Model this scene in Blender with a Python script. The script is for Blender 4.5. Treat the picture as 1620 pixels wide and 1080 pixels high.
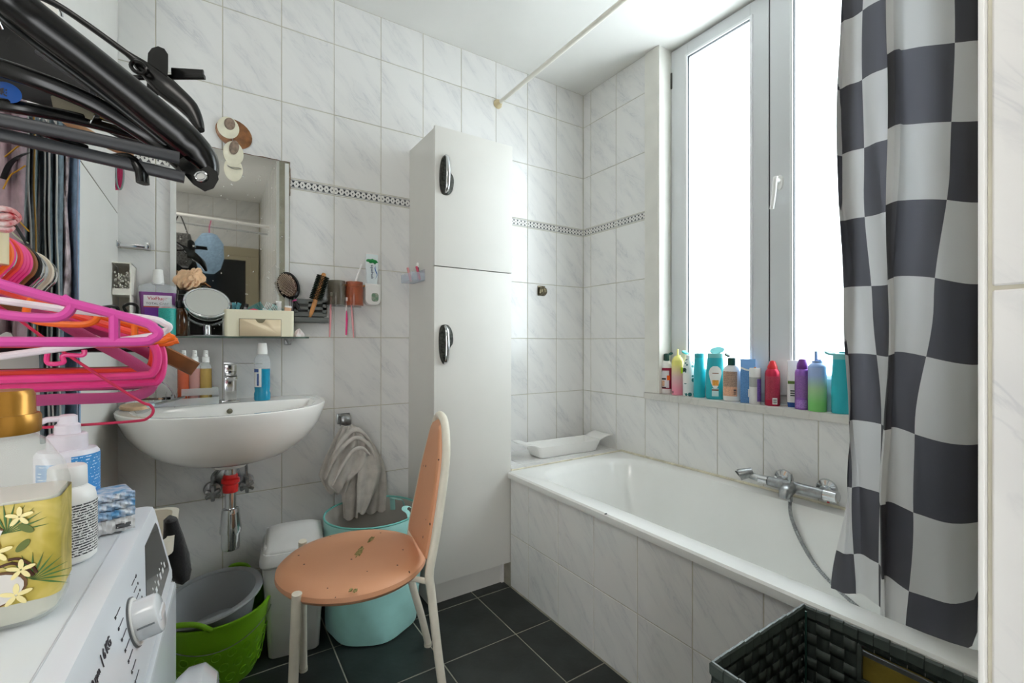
import bpy, bmesh, math, random
from math import sin, cos, pi, tan, atan2, radians, sqrt, floor
from mathutils import Vector, Matrix, Euler
random.seed(7)
sc = bpy.context.scene
C = sc.collection
for o in list(bpy.data.objects): bpy.data.objects.remove(o)

# ------------------------------------------------------------------ camera
A = radians(33.2); FOC = 733.0; CX, CY, HC = 810.0, 542.0, 1.11
FX, FY, RX, RY = sin(A), cos(A), cos(A), -sin(A)
cam = bpy.data.cameras.new('camera'); co = bpy.data.objects.new('camera', cam); C.objects.link(co)
co.location = (0, 0, HC); co.rotation_euler = (pi/2, 0, -A)
cam.sensor_width = 36; cam.lens = FOC/1620*36; cam.shift_y = 2/1620; cam.clip_start = 0.02
sc.camera = co

# ------------------------------------------------------------------ daylight, added fill lights, exposure
w = bpy.data.worlds.new('sky'); sc.world = w; w.use_nodes = True
w.node_tree.nodes['Background'].inputs[0].default_value = (0.93, 0.97, 1.0, 1)
w.node_tree.nodes['Background'].inputs[1].default_value = 4.6
def area(name, loc, rot, sx, sy, power, col):
    l = bpy.data.lights.new(name, 'AREA'); l.shape = 'RECTANGLE'; l.size = sx; l.size_y = sy
    l.energy = power; l.color = col
    o = bpy.data.objects.new(name, l); C.objects.link(o); o.location = loc; o.rotation_euler = rot; return o
p_ = area('window_daylight', (2.25, 1.03, 1.75), (0, pi/2, 0), 1.6, 1.0, 32, (0.95, 0.98, 1.0))
area('overhead_fill_light', (-0.42, -0.05, 2.50), (0, 0, 0), 0.55, 0.55, 4.5, (1.0, 0.955, 0.9))  # added fill from above, under the unseen lamp fixture
area('rear_fill_light', (-0.74, -1.415, 1.05), (pi/2, 0, 0), 0.66, 1.9, 5.5, (1.0, 0.97, 0.93))  # made-up hall light, added as soft fill from behind the camera
sc.view_settings.view_transform = 'Standard'; sc.view_settings.look = 'None'
sc.view_settings.gamma = 1; sc.view_settings.use_curve_mapping = False
sc.view_settings.exposure = 0.36
try:
    sc.cycles.use_denoising = True; sc.cycles.max_bounces = 12; sc.cycles.diffuse_bounces = 6
    sc.cycles.transparent_max_bounces = 16; sc.cycles.transmission_bounces = 10
    sc.cycles.sample_clamp_indirect = 6; sc.cycles.caustics_reflective = False; sc.cycles.caustics_refractive = False
except Exception: pass

# ------------------------------------------------------------------ pixel rays (design aids: photo pixel -> point on a real plane)
def ray(u, v):
    s = (u-CX)/FOC
    return Vector((FX+s*RX, FY+s*RY, -(v-CY)/FOC))
O = Vector((0, 0, HC))
def PY(u, v, Y): r = ray(u, v); return O + r*(Y/r.y)
def PX(u, v, X): r = ray(u, v); return O + r*(X/r.x)
def PZ(u, v, Z): r = ray(u, v); return O + r*((Z-HC)/r.z)
def PD(u, v, d): return O + ray(u, v)*d
def dep(p): return p[0]*FX + p[1]*FY
def facing(p): return atan2(-p[0], p[1])

# ------------------------------------------------------------------ materials
def hexc(h):
    h = h.lstrip('#'); c = [int(h[i:i+2], 16)/255 for i in (0, 2, 4)]
    return tuple(((x+0.055)/1.055)**2.4 if x > 0.04045 else x/12.92 for x in c) + (1,)
MC = {}
def mat(name, col='#cccccc', rough=0.5, metal=0, trans=0, coat=0, ior=1.45, var=0, vscale=30, bump=0, bscale=200, alpha=1, sheen=0, spec=0.5, col2=None):
    if name in MC: return MC[name]
    m = bpy.data.materials.new(name); m.use_nodes = True; N = m.node_tree.nodes; L = m.node_tree.links
    b = N['Principled BSDF']; c = hexc(col)
    b.inputs['Base Color'].default_value = c; b.inputs['Roughness'].default_value = rough
    b.inputs['Metallic'].default_value = metal; b.inputs['Transmission Weight'].default_value = trans
    b.inputs['Coat Weight'].default_value = coat; b.inputs['IOR'].default_value = ior
    b.inputs['Alpha'].default_value = alpha; b.inputs['Sheen Weight'].default_value = sheen
    b.inputs['Specular IOR Level'].default_value = spec
    if var or bump or col2:
        tc = N.new('ShaderNodeTexCoord')
        if var or col2:
            n = N.new('ShaderNodeTexNoise'); n.inputs['Scale'].default_value = vscale; n.inputs['Detail'].default_value = 6
            L.new(tc.outputs['Object'], n.inputs['Vector'])
            r = N.new('ShaderNodeValToRGB'); r.color_ramp.elements[0].position = 0.35; r.color_ramp.elements[1].position = 0.65
            if col2: e0, e1 = c, hexc(col2)
            else: e0 = tuple(x*(1-var) for x in c[:3])+(1,); e1 = tuple(min(1, x*(1+var*0.6)) for x in c[:3])+(1,)
            r.color_ramp.elements[0].color = e0; r.color_ramp.elements[1].color = e1
            L.new(n.outputs['Fac'], r.inputs['Fac']); L.new(r.outputs['Color'], b.inputs['Base Color'])
        if bump:
            n2 = N.new('ShaderNodeTexNoise'); n2.inputs['Scale'].default_value = bscale; n2.inputs['Detail'].default_value = 3
            L.new(tc.outputs['Object'], n2.inputs['Vector'])
            bp = N.new('ShaderNodeBump'); bp.inputs['Strength'].default_value = bump; bp.inputs['Distance'].default_value = 0.002
            L.new(n2.outputs['Fac'], bp.inputs['Height']); L.new(bp.outputs['Normal'], b.inputs['Normal'])
    MC[name] = m; return m
def nn(m, t, **kw):
    n = m.node_tree.nodes.new(t)
    for k, v in kw.items(): setattr(n, k, v)
    return n
def mth(m, op, a, b=None, clamp=False):
    n = nn(m, 'ShaderNodeMath', operation=op); n.use_clamp = clamp
    for i, x in enumerate((a, b)):
        if x is None: continue
        if isinstance(x, (int, float)): n.inputs[i].default_value = x
        else: m.node_tree.links.new(x, n.inputs[i])
    return n.outputs[0]
def mixc(m, fac, a, b):
    n = nn(m, 'ShaderNodeMix', data_type='RGBA'); L = m.node_tree.links
    for i, x in ((0, fac), (6, a), (7, b)):
        if isinstance(x, (int, float)): n.inputs[i].default_value = x
        elif isinstance(x, tuple): n.inputs[i].default_value = x
        else: L.new(x, n.inputs[i])
    return n.outputs[2]
def objco(m):
    tc = nn(m, 'ShaderNodeTexCoord'); sx = nn(m, 'ShaderNodeSeparateXYZ'); m.node_tree.links.new(tc.outputs['Object'], sx.inputs[0])
    return tc.outputs['Object'], sx.outputs
def marble(name, base, vein, rough=0.24, scale=2.1, ang=0.75, coat=0.3):
    m = mat(name, base, rough, coat=coat); L = m.node_tree.links; b = m.node_tree.nodes['Principled BSDF']
    tc = nn(m, 'ShaderNodeTexCoord'); oi = nn(m, 'ShaderNodeObjectInfo')
    cm = nn(m, 'ShaderNodeCombineXYZ')
    r = mth(m, 'MULTIPLY', oi.outputs['Random'], 37.0)
    for i in range(3): L.new(r, cm.inputs[i])
    mp = nn(m, 'ShaderNodeMapping'); mp.vector_type = 'TEXTURE'; mp.inputs['Rotation'].default_value = (0, ang, 0); mp.inputs['Scale'].default_value = (1/(15*scale), 1/(15*scale), 1/(3.6*scale))
    L.new(tc.outputs['Object'], mp.inputs['Vector'])
    ad = nn(m, 'ShaderNodeVectorMath', operation='ADD'); L.new(mp.outputs[0], ad.inputs[0]); L.new(cm.outputs[0], ad.inputs[1])
    n = nn(m, 'ShaderNodeTexNoise'); n.inputs['Scale'].default_value = 1.1; n.inputs['Detail'].default_value = 7; n.inputs['Distortion'].default_value = 0.9
    L.new(ad.outputs[0], n.inputs['Vector'])
    # veins where the noise passes 0.5
    d = mth(m, 'ABSOLUTE', mth(m, 'SUBTRACT', n.outputs['Fac'], 0.5))
    v = mth(m, 'SUBTRACT', 1.0, mth(m, 'MULTIPLY', d, 22.0), True)
    n2 = nn(m, 'ShaderNodeTexNoise'); n2.inputs['Scale'].default_value = 0.6; L.new(ad.outputs[0], n2.inputs['Vector'])
    v = mth(m, 'MULTIPLY', v, mth(m, 'MULTIPLY', mth(m, 'SUBTRACT', n2.outputs['Fac'], 0.42, True), 3.2, True))
    cl = mth(m, 'MULTIPLY', mth(m, 'SUBTRACT', n2.outputs['Fac'], 0.45, True), 0.7, True)
    f = mth(m, 'ADD', mth(m, 'MULTIPLY', v, 0.34), cl, True)
    L.new(mixc(m, f, hexc(base), hexc(vein)), b.inputs['Base Color'])
    return m
M_TILE = marble('marbled_white_tile', '#e3e2e0', '#b2b4ba')
M_GROUT = mat('grout', '#bdb8a8', 0.9, var=0.15, vscale=12)
M_FTILE = mat('slate_floor_tile', '#2b302e', 0.42, var=0.35, vscale=9, bump=0.25, bscale=60)
M_FGROUT = mat('floor_grout', '#a5a294', 0.9, var=0.2, vscale=15)
M_SILL = marble('marble_sill', '#d2cfc9', '#9a9894', rough=0.3, scale=0.8, coat=0.1)
M_CEIL = mat('ceiling_paint', '#e4e3df', 0.85, var=0.03, vscale=3)
M_PAINT = mat('wall_paint', '#dcdad5', 0.8, var=0.03, vscale=3)
M_PVC = mat('window_plastic', '#d5d7d9', 0.35)
M_WOODW = mat('painted_board', '#dedcd5', 0.45, var=0.05, vscale=8)
M_CAB = mat('cabinet_laminate', '#d9d7d1', 0.4, var=0.02, vscale=4)
M_CABEDGE = mat('cabinet_edge', '#b9a890', 0.6)
M_CHROME = mat('chrome', '#d8dadc', 0.1, metal=1, var=0.05, vscale=40)
M_CHROMED = mat('worn_chrome', '#a3a5a6', 0.28, metal=1, var=0.25, vscale=60)
M_CERAM = mat('sanitary_ceramic', '#eeece8', 0.08, coat=0.5)
M_ENAM = mat('tub_enamel', '#ebebe8', 0.16, coat=0.3, var=0.02, vscale=5)
M_BLACK = mat('black_plastic', '#070808', 0.25)
M_BLACKM = mat('matte_black', '#0c0d0d', 0.6)
M_GREYBAR = mat('dark_grey_bar', '#35373a', 0.4)
M_WHITE = mat('white_plastic', '#ecebe8', 0.35)
M_CREAM = mat('cream_plastic', '#e6e0c6', 0.4)
M_BEIGE = mat('beige_plastic', '#e3cfae', 0.45)
M_GLASS = mat('clear_glass', '#f4fbf9', 0.02, trans=1, ior=1.45)
M_GGLASS = mat('green_edge_glass', '#a9cdbf', 0.05, trans=0.9, ior=1.45)
def clear(name, col, a=0.25, rough=0.08):
    return mat(name, col, rough, alpha=a, coat=0.2)
M_CLEAR = clear('clear_plastic', '#e4ebee', 0.28)

# ------------------------------------------------------------------ mesh helpers
def newbm(): return bmesh.new()
def bx(bm, x0, x1, y0, y1, z0, z1, bev=0.0, seg=2):
    vs = [bm.verts.new((x, y, z)) for x in (x0, x1) for y in (y0, y1) for z in (z0, z1)]
    fs = [bm.faces.new([vs[i] for i in f]) for f in ((0,1,3,2),(4,6,7,5),(0,4,5,1),(2,3,7,6),(0,2,6,4),(1,5,7,3))]
    if bev > 0:
        es = list({e for f in fs for e in f.edges})
        bmesh.ops.bevel(bm, geom=es, offset=bev, segments=seg, affect='EDGES', profile=0.6)
    return bm
def box(x0, x1, y0, y1, z0, z1, bev=0.0, seg=2): return bx(newbm(), min(x0,x1), max(x0,x1), min(y0,y1), max(y0,y1), min(z0,z1), max(z0,z1), bev, seg)
def loft(bm, loops, cap0=True, cap1=True, closed=False):
    rs = [[bm.verts.new(p) for p in lp] for lp in loops]
    n = len(rs[0]); k = len(rs)
    for i in range(k if closed else k-1):
        a, b = rs[i], rs[(i+1) % k]
        for j in range(n):
            try: bm.faces.new((a[j], a[(j+1) % n], b[(j+1) % n], b[j]))
            except ValueError: pass
    if not closed:
        if cap0: bm.faces.new(list(reversed(rs[0])))
        if cap1: bm.faces.new(rs[-1])
    bmesh.ops.recalc_face_normals(bm, faces=bm.faces)
    return bm
def ell(r, z, n=24, sx=1, sy=1, cx=0, cy=0, p=1.0):
    out = []
    for i in range(n):
        a = 2*pi*i/n; c, s = cos(a), sin(a)
        out.append((cx + r*sx*abs(c)**p*(1 if c >= 0 else -1), cy + r*sy*abs(s)**p*(1 if s >= 0 else -1), z))
    return out
def rrect(cx, cy, hx, hy, r, z, k=5):
    out = []; r = min(r, hx*0.999, hy*0.999)
    for q, (sx, sy) in enumerate(((1, 1), (-1, 1), (-1, -1), (1, -1))):
        for i in range(k+1):
            a = q*pi/2 + (pi/2)*i/k
            out.append((cx+sx*(hx-r)+r*cos(a), cy+sy*(hy-r)+r*sin(a), z))
    return out
def lathe(prof, n=24, sx=1, sy=1, p=1.0, bm=None, cx=0, cy=0, caps=(True, True)):
    bm = bm or newbm()
    return loft(bm, [ell(max(r, 1e-4), z, n, sx, sy, cx, cy, p) for r, z in prof], caps[0], caps[1])
def cups(prof, t=0.002, n=28, **k):      # open vessel: outer profile then inner wall back down
    inner = [(max(r-t, 1e-3), z+(t if i == 0 else 0)) for i, (r, z) in enumerate(prof)]
    return lathe(list(prof)+[(inner[-1][0], prof[-1][1])]+list(reversed(inner)), n, **k)
def smooth_path(pts, k=6, closed=False):
    P = [Vector(p) for p in pts]; n = len(P); out = []
    rng = range(n) if closed else range(n-1)
    for i in rng:
        if closed: p0, p1, p2, p3 = P[(i-1) % n], P[i], P[(i+1) % n], P[(i+2) % n]
        else: p0, p1, p2, p3 = P[max(i-1, 0)], P[i], P[i+1], P[min(i+2, n-1)]
        for j in range(k):
            t = j/k
            out.append(0.5*((2*p1)+(p2-p0)*t+(2*p0-5*p1+4*p2-p3)*t*t+(3*p1-p0-3*p2+p3)*t**3))
    if not closed: out.append(P[-1])
    return out
def sweep(bm, path, rw, rh=None, n=8, closed=False, up=(0, 0, 1), sq=1.0):
    """tube along path; rw along side axis, rh along the normal; scalars or lists"""
    P = [Vector(p) for p in path]; k = len(P); loops = []
    prev = None; upv = Vector(up)
    for i in range(k):
        if closed: t = (P[(i+1) % k]-P[(i-1) % k])
        else: t = P[min(i+1, k-1)]-P[max(i-1, 0)]
        t.normalize()
        if prev is None:
            s = t.cross(upv)
            if s.length < 1e-4: s = t.cross(Vector((0, 1, 0.01)))
            s.normalize()
        else:
            s = prev - t*prev.dot(t)
            if s.length < 1e-5: s = t.cross(upv)
            s.normalize()
        prev = s; nrm = s.cross(t)
        a = rw[i] if isinstance(rw, (list, tuple)) else rw
        b = a if rh is None else (rh[i] if isinstance(rh, (list, tuple)) else rh)
        lp = []
        for j in range(n):
            th = 2*pi*j/n; c_, s_ = cos(th), sin(th)
            c_ = abs(c_)**sq*(1 if c_ >= 0 else -1); s_ = abs(s_)**sq*(1 if s_ >= 0 else -1)
            lp.append(P[i]+s*(a*c_)+nrm*(b*s_))
        loops.append(lp)
    return loft(bm, loops, closed=closed)
def tube(path, r, n=8, closed=False, bm=None, **k): return sweep(bm or newbm(), path, r, None, n, closed, **k)
def merge(*bms):
    me = bpy.data.meshes.new('tmp'); out = bms[0]
    for b in bms[1:]:
        b.to_mesh(me); out.from_mesh(me); b.free()
    bpy.data.meshes.remove(me); return out
def xf(bm, m): bmesh.ops.transform(bm, matrix=m, verts=bm.verts); return bm
def TR(x=0, y=0, z=0, rx=0, ry=0, rz=0): return Matrix.Translation((x, y, z)) @ Euler((rx, ry, rz)).to_matrix().to_4x4()
def grid(f, nu, nv, bm=None, uv=None):
    bm = bm or newbm(); V = [[bm.verts.new(f(i/nu, j/nv)) for j in range(nv+1)] for i in range(nu+1)]
    ul = bm.loops.layers.uv.verify() if uv else None
    for i in range(nu):
        for j in range(nv):
            fc = bm.faces.new((V[i][j], V[i+1][j], V[i+1][j+1], V[i][j+1]))
            if uv:
                for lp, (a, b) in zip(fc.loops, ((i, j), (i+1, j), (i+1, j+1), (i, j+1))): lp[ul].uv = uv(a/nu, b/nv)
    return bm
def patch(r, z0, z1, a0, a1, sx=1, sy=1, n=12, off=0.0006, prof=None, nz=4, p=1.0):
    """curved label wrapped on a bottle; angle 0 = local -y (towards the viewer)"""
    def f(u, v):
        a = a0+(a1-a0)*u - pi/2; z = z0+(z1-z0)*v
        rr = (prof(z) if prof else r)
        c, s = cos(a), sin(a)
        c = abs(c)**p*(1 if c >= 0 else -1); s = abs(s)**p*(1 if s >= 0 else -1)
        return ((rr*sx+off)*c, (rr*sy+off)*s, z)
    return grid(f, n, nz)
def pfun(prof):
    pr = sorted([(z, r) for r, z in prof])
    def f(z):
        for (z0, r0), (z1, r1) in zip(pr, pr[1:]):
            if z0 <= z <= z1: return r0+(r1-r0)*(z-z0)/max(z1-z0, 1e-6)
        return pr[-1][1]
    return f
def me_of(name, bm, m, sm=True):
    me = bpy.data.meshes.new(name); bm.to_mesh(me); bm.free()
    ms = m if isinstance(m, (list, tuple)) else [m]
    for x in ms: me.materials.append(x)
    if sm is True:
        me.polygons.foreach_set('use_smooth', [True]*len(me.polygons))
        try: me.set_sharp_from_angle(angle=radians(38))
        except Exception: pass
    return me
def link(name, me, parent=None, label=None, loc=None, rot=None):
    o = bpy.data.objects.new(name, me); C.objects.link(o)
    if parent is not None: o.parent = parent
    if loc is not None: o.location = loc
    if rot is not None: o.rotation_euler = rot
    if label: o['label'] = label
    return o
def part(name, bm, m, parent, label=None, loc=None, rot=None, sm=True, solid=0, sub=0):
    o = link(name, me_of(name, bm, m, sm), parent, label, loc, rot)
    if solid:
        md = o.modifiers.new('solid', 'SOLIDIFY'); md.thickness = solid; md.offset = 0
    if sub:
        md = o.modifiers.new('sub', 'SUBSURF'); md.levels = sub; md.render_levels = sub
    return o
def thing(name, label, cat, loc=(0, 0, 0), rz=0, group=None, rot=None):
    o = bpy.data.objects.new(name, None); C.objects.link(o); o.empty_display_size = 0.05
    o.location = loc; o.rotation_euler = rot if rot else (0, 0, rz)
    o['label'] = label; o['category'] = cat
    if group: o['group'] = group
    return o
def one(name, bm, m, label, cat, loc=(0, 0, 0), rz=0, group=None, rot=None, **k):
    o = part(name, bm, m, None, None, loc, rot if rot else (0, 0, rz), **k)
    o['label'] = label; o['category'] = cat
    if group: o['group'] = group
    return o
def struct(name, bm, m, sm=False, label=None):
    o = part(name, bm, m, None, label, sm=sm); o['kind'] = 'structure'; return o
def text(name, s, size, m, parent, loc, rot, ext=0.0003, sxx=1.0, align='CENTER', bold=0.0, label=None):
    cu = bpy.data.curves.new(name, 'FONT'); cu.body = s; cu.size = size; cu.extrude = ext; cu.offset = bold
    cu.align_x = align; cu.align_y = 'CENTER'; cu.resolution_u = 2
    t = bpy.data.objects.new('tmp', cu); C.objects.link(t); bpy.context.view_layer.update()
    me = bpy.data.meshes.new_from_object(t.evaluated_get(bpy.context.evaluated_depsgraph_get()))
    bpy.data.objects.remove(t); me.materials.clear(); me.materials.append(m)
    o = link(name, me, parent, label, loc, rot); o.scale = (sxx, 1, 1); return o
def wraptext(name, s, size, m, parent, r, z, a0=0.0, sxx=1.0, syr=1.0, off=0.0012, sx=1, sy=1):
    """lettering bent round a bottle, facing local -y"""
    o = text(name, s, size, m, parent, (0, 0, 0), (0, 0, 0), 0.0, 1.0)
    for v in o.data.vertices:
        a = a0 + v.co.x*sxx/(r*sx) - pi/2
        zz = v.co.y
        v.co = ((r*sx+off)*cos(a), (r*sy+off)*sin(a), z+zz)
    return o
# ================================================================== ROOM
YB, XR, ZC = 2.08, 1.869, 2.584
TW, TH = 0.2028, 0.3048
ZROWS = [0.0, 0.2185, 0.5234, 0.8282, 1.133, 1.438, 1.7405, 1.7835, 2.0870, 2.3900, ZC]
TCACHE = {}
def tile_mesh(kind, a, b, m, t=0.008, g=0.003):
    key = (kind, round(a, 4), round(b, 4), m.name)
    if key in TCACHE: return TCACHE[key]
    bm = bx(newbm(), -a/2+g/2, a/2-g/2, -t, 0, -b/2+g/2, b/2-g/2, 0.0012, 1)
    me = me_of('tile', bm, m, sm=False); TCACHE[key] = me; return me
def tile_wall(parent, us, zs, place, rz, m=M_TILE, skip=None, border=None):
    """local tile: front face at local +y=0 looking +y; place(u) gives x,y of the tile centre"""
    for i in range(len(us)-1):
        for j in range(len(zs)-1):
            u0, u1, z0, z1 = us[i], us[i+1], zs[j], zs[j+1]
            if skip and skip((u0+u1)/2, (z0+z1)/2): continue
            isb = border is not None and abs(z0-border) < 1e-4
            x, y = place((u0+u1)/2)
            me = tile_mesh('b' if isb else 't', abs(u1-u0), z1-z0, M_BORDER if isb else m)
            jit = random.uniform(-0.0003, 0.0003)
            dx, dy = -sin(rz)*jit, cos(rz)*jit
            o = link('border_tile' if isb else 'tile', me, parent, None, (x+dx, y+dy, (z0+z1)/2), (0, 0, rz))
# decorative border tile: white with dark hourglasses and lozenges between two thin lines
M_BORDER = mat('border_tile_glaze', '#dddcd8', 0.2)
def _border():
    m = M_BORDER; L = m.node_tree.links; b = m.node_tree.nodes['Principled BSDF']; _, s = objco(m)
    P = 0.0235
    fx = mth(m, 'ABSOLUTE', mth(m, 'SUBTRACT', mth(m, 'FRACT', mth(m, 'ADD', mth(m, 'DIVIDE', s[0], P), 100.5)), 0.5))   # 0..0.5
    gx = mth(m, 'SUBTRACT', 0.5, fx)
    az = mth(m, 'DIVIDE', mth(m, 'ABSOLUTE', s[2]), P)
    loz = mth(m, 'LESS_THAN', mth(m, 'ADD', mth(m, 'MULTIPLY', fx, 1.5), az), 0.20)
    tri = mth(m, 'LESS_THAN', mth(m, 'SUBTRACT', mth(m, 'MULTIPLY', gx, 1.7), mth(m, 'SUBTRACT', az, 0.06)), 0.02)
    tri = mth(m, 'MULTIPLY', tri, mth(m, 'LESS_THAN', az, 0.54))
    ln = mth(m, 'MULTIPLY', mth(m, 'GREATER_THAN', az, 0.62), mth(m, 'LESS_THAN', az, 0.70))
    f = mth(m, 'MAXIMUM', mth(m, 'MAXIMUM', loz, tri), ln)
    L.new(mixc(m, f, hexc('#dcdbd7'), hexc('#3d3f45')), b.inputs['Base Color'])
_border()

# floor
fl = struct('floor', box(-1.25, 2.2, -1.5, 2.2, -0.12, -0.0015), M_FGROUT)
xs = [0.98+0.3*k for k in range(-8, 4)]; ys = [1.471+0.3005*k for k in range(-10, 3)]
def floor_tile(x0, x1, y0, y1):
    key = ('f', round(x1-x0, 3), round(y1-y0, 3))
    if key not in TCACHE:
        a, b = x1-x0, y1-y0
        TCACHE[key] = me_of('tile', bx(newbm(), -a/2+.002, a/2-.002, -b/2+.002, b/2-.002, -0.008, 0, 0.0012, 1), M_FTILE, sm=False)
    link('tile', TCACHE[key], fl, None, ((x0+x1)/2, (y0+y1)/2, random.uniform(-.0004, 0)))
for a, b in zip(xs, xs[1:]):
    for c, d in zip(ys, ys[1:]):
        a2, b2, c2, d2 = max(a, -1.15), min(b, 1.15), max(c, -1.42), min(d, YB)
        if b2-a2 > .02 and d2-c2 > .02: floor_tile(a2, b2, c2, d2)
struct('ceiling', box(-1.25, 2.2, -1.5, 2.2, ZC, ZC+0.1), M_CEIL)

# back wall
wb = struct('wall_back', box(-1.25, 2.1, YB+0.0015, YB+0.12, 0, ZC), M_GROUT)
cols = [XR-TW*k for k in range(11, -1, -1)]
tile_wall(wb, cols, ZROWS, lambda u: (u, YB), pi, border=1.7405)
# right wall with the window opening (y .50-1.526, z above the sill)
WY0, WY1, SZ = 0.50, 1.526, 0.857
wr = struct('wall_right', merge(box(XR+0.0015, XR+0.22, -0.02, YB, 0, SZ-0.03), box(XR+0.0015, XR+0.22, WY1, YB, SZ-0.03, ZC),
            box(XR+0.0015, XR+0.22, -0.02, WY0, SZ-0.03, ZC)), M_GROUT)
ycols = [YB, 2.015]+[2.015-0.2015*k for k in range(1, 10)]+[0.10]
ycols = sorted(ycols)
def skr(u, z): return (z > SZ-0.03 and 0.42 < u < 1.61)
tile_wall(wr, ycols, ZROWS, lambda u: (XR, u), pi/2, skip=skr, border=1.7405)
# front wall behind the camera (seen in the mirror)
wf = struct('wall_front', merge(box(-0.38, 0.6, -1.54, -1.4215, 0, ZC), box(-1.25, -0.38, -1.54, -1.4215, 2.06, ZC), box(-1.25, -1.10, -1.54, -1.4215, 0, 2.06)), M_GROUT)
struct('trim_5', merge(box(-0.415, -0.38, -1.53, -1.40, 0, 2.06, .002), box(-1.10, -1.065, -1.53, -1.40, 0, 2.06, .002), box(-1.065, -0.415, -1.53, -1.40, 2.025, 2.06, .002)), M_WOODW, label='white frame added round the fill light behind the viewer')  # made-up doorway: wall opening and frame added to hold the rear fill
tile_wall(wf, [-0.375+0.205*k for k in range(5)], ZROWS, lambda u: (u, -1.42), 0,
          skip=lambda u, z: z < 2.1 and z > 0.95, border=1.7405)
struct('wall_left', box(-1.27, -1.15, -1.5, YB, 0, ZC), M_PAINT)
# near right wall (the corner that frames the view on the right)
wn = struct('wall_near_right', box(0.4515, 2.1, -1.5, 0.088, 0, ZC), M_GROUT)
zn = [0, 0.2325, 0.5375, 0.8425, 1.1475, 1.4525, 1.7575, 2.0625, 2.3675, ZC]
tile_wall(wn, [0.0874-0.2028*k for k in range(7, -1, -1)], zn, lambda u: (0.45, u), pi/2)
struct('trim_1', box(0.4440, 0.4640, 0.0882, 0.0916, 0, ZC-0.001, 0.001), M_WHITE)

# window
M_FILM = bpy.data.materials.new('frosted_film_glass'); M_FILM.use_nodes = True
def _film():
    N = M_FILM.node_tree.nodes; L = M_FILM.node_tree.links; N.clear()
    o = N.new('ShaderNodeOutputMaterial'); a = N.new('ShaderNodeBsdfTranslucent'); t = N.new('ShaderNodeBsdfTransparent')
    g = N.new('ShaderNodeBsdfGlossy'); g.inputs['Roughness'].default_value = 0.35
    a.inputs[0].default_value = (0.93, 0.97, 0.98, 1); t.inputs[0].default_value = (0.93, 0.96, 0.97, 1)
    m1 = N.new('ShaderNodeMixShader'); m1.inputs[0].default_value = 0.45; L.new(a.outputs[0], m1.inputs[1]); L.new(t.outputs[0], m1.inputs[2])
    m2 = N.new('ShaderNodeMixShader'); m2.inputs[0].default_value = 0.05; L.new(m1.outputs[0], m2.inputs[1]); L.new(g.outputs[0], m2.inputs[2])
    L.new(m2.outputs[0], o.inputs[0])
_film()
M_SWIRL = mat('etched_swirl', '#c9cfd3', 0.6, alpha=0.86)
M_GASKET = mat('window_gasket', '#3a3d40', 0.7)
XW = 1.955
def wframe(y0, y1, z0, z1, x0, x1, w0, w1, wb_, wt):   # mitred-looking rectangular frame
    return merge(box(x0, x1, y0, y0+w0, z0, z1, .002), box(x0, x1, y1-w1, y1, z0, z1, .002),
                 box(x0, x1, y0+w0, y1-w1, z0, z0+wb_, .002), box(x0, x1, y0+w0, y1-w1, z1-wt, z1, .002))
win = struct('window_1', wframe(0.502, 1.5255, SZ+0.001, 2.583, XW+0.012, XW+0.07, 0.03, 0.03, 0.04, 0.012), M_PVC)
for (a, b, g0, g1, nm) in ((1.032, 1.518, 1.11, 1.4225, 'far'), (0.518, 1.026, 0.63, 0.934, 'near')):
    s_ = part('sash', wframe(a, b, 0.897, 2.575, XW, XW+0.05, g0-a, b-g1, 0.088, 0.068), M_PVC, win, sm=False)
    part('glazing_bead', wframe(g0-0.012, g1+0.012, 0.973, 2.519, XW-0.006, XW+0.01, 0.012, 0.012, 0.012, 0.012), mat('bead_white', '#e9ebec', 0.35), s_, sm=False)
    part('glazing_gasket', wframe(g0-0.0005, g1+0.0005, 0.9845, 2.5075, XW-0.001, XW+0.012, 0.003, 0.003, 0.003, 0.003), M_GASKET, s_, sm=False)
    part('pane', box(XW+0.016, XW+0.022, g0-0.01, g1+0.01, 0.975, 2.517), M_FILM, win, sm=False)
part('sash_gap', box(XW+0.004, XW+0.03, 1.0255, 1.0325, 0.90, 2.57), M_GASKET, win, sm=False)
part('hinge', box(XW-0.004, XW+0.004, 1.512, 1.5225, 2.39, 2.47, .002), mat('dark_hinge', '#54534e', 0.4, metal=0.6), win)
# lever handle on the near sash
hd = part('window_handle', merge(xf(lathe([(0.001, 0.009), (0.011, 0.009), (0.0135, 0.006), (0.014, 0)], 20, 1, 2.2), TR(XW, 0.985, 1.765, 0, -pi/2, 0) @ Euler((0, 0, pi/2)).to_matrix().to_4x4()),
     tube([(XW, 0.985, 1.77), (XW-0.035, 0.985, 1.77)], 0.008, 12)), M_WHITE, win, 'white window lever handle')
part('lever', sweep(newbm(), smooth_path([(XW-0.034, 0.985, 1.782), (XW-0.038, 0.986, 1.765), (XW-0.037, 0.990, 1.72), (XW-0.036, 0.996, 1.68), (XW-0.036, 1.0, 1.655)]), 0.0095, 0.006, 10), M_WHITE, hd)
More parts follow.
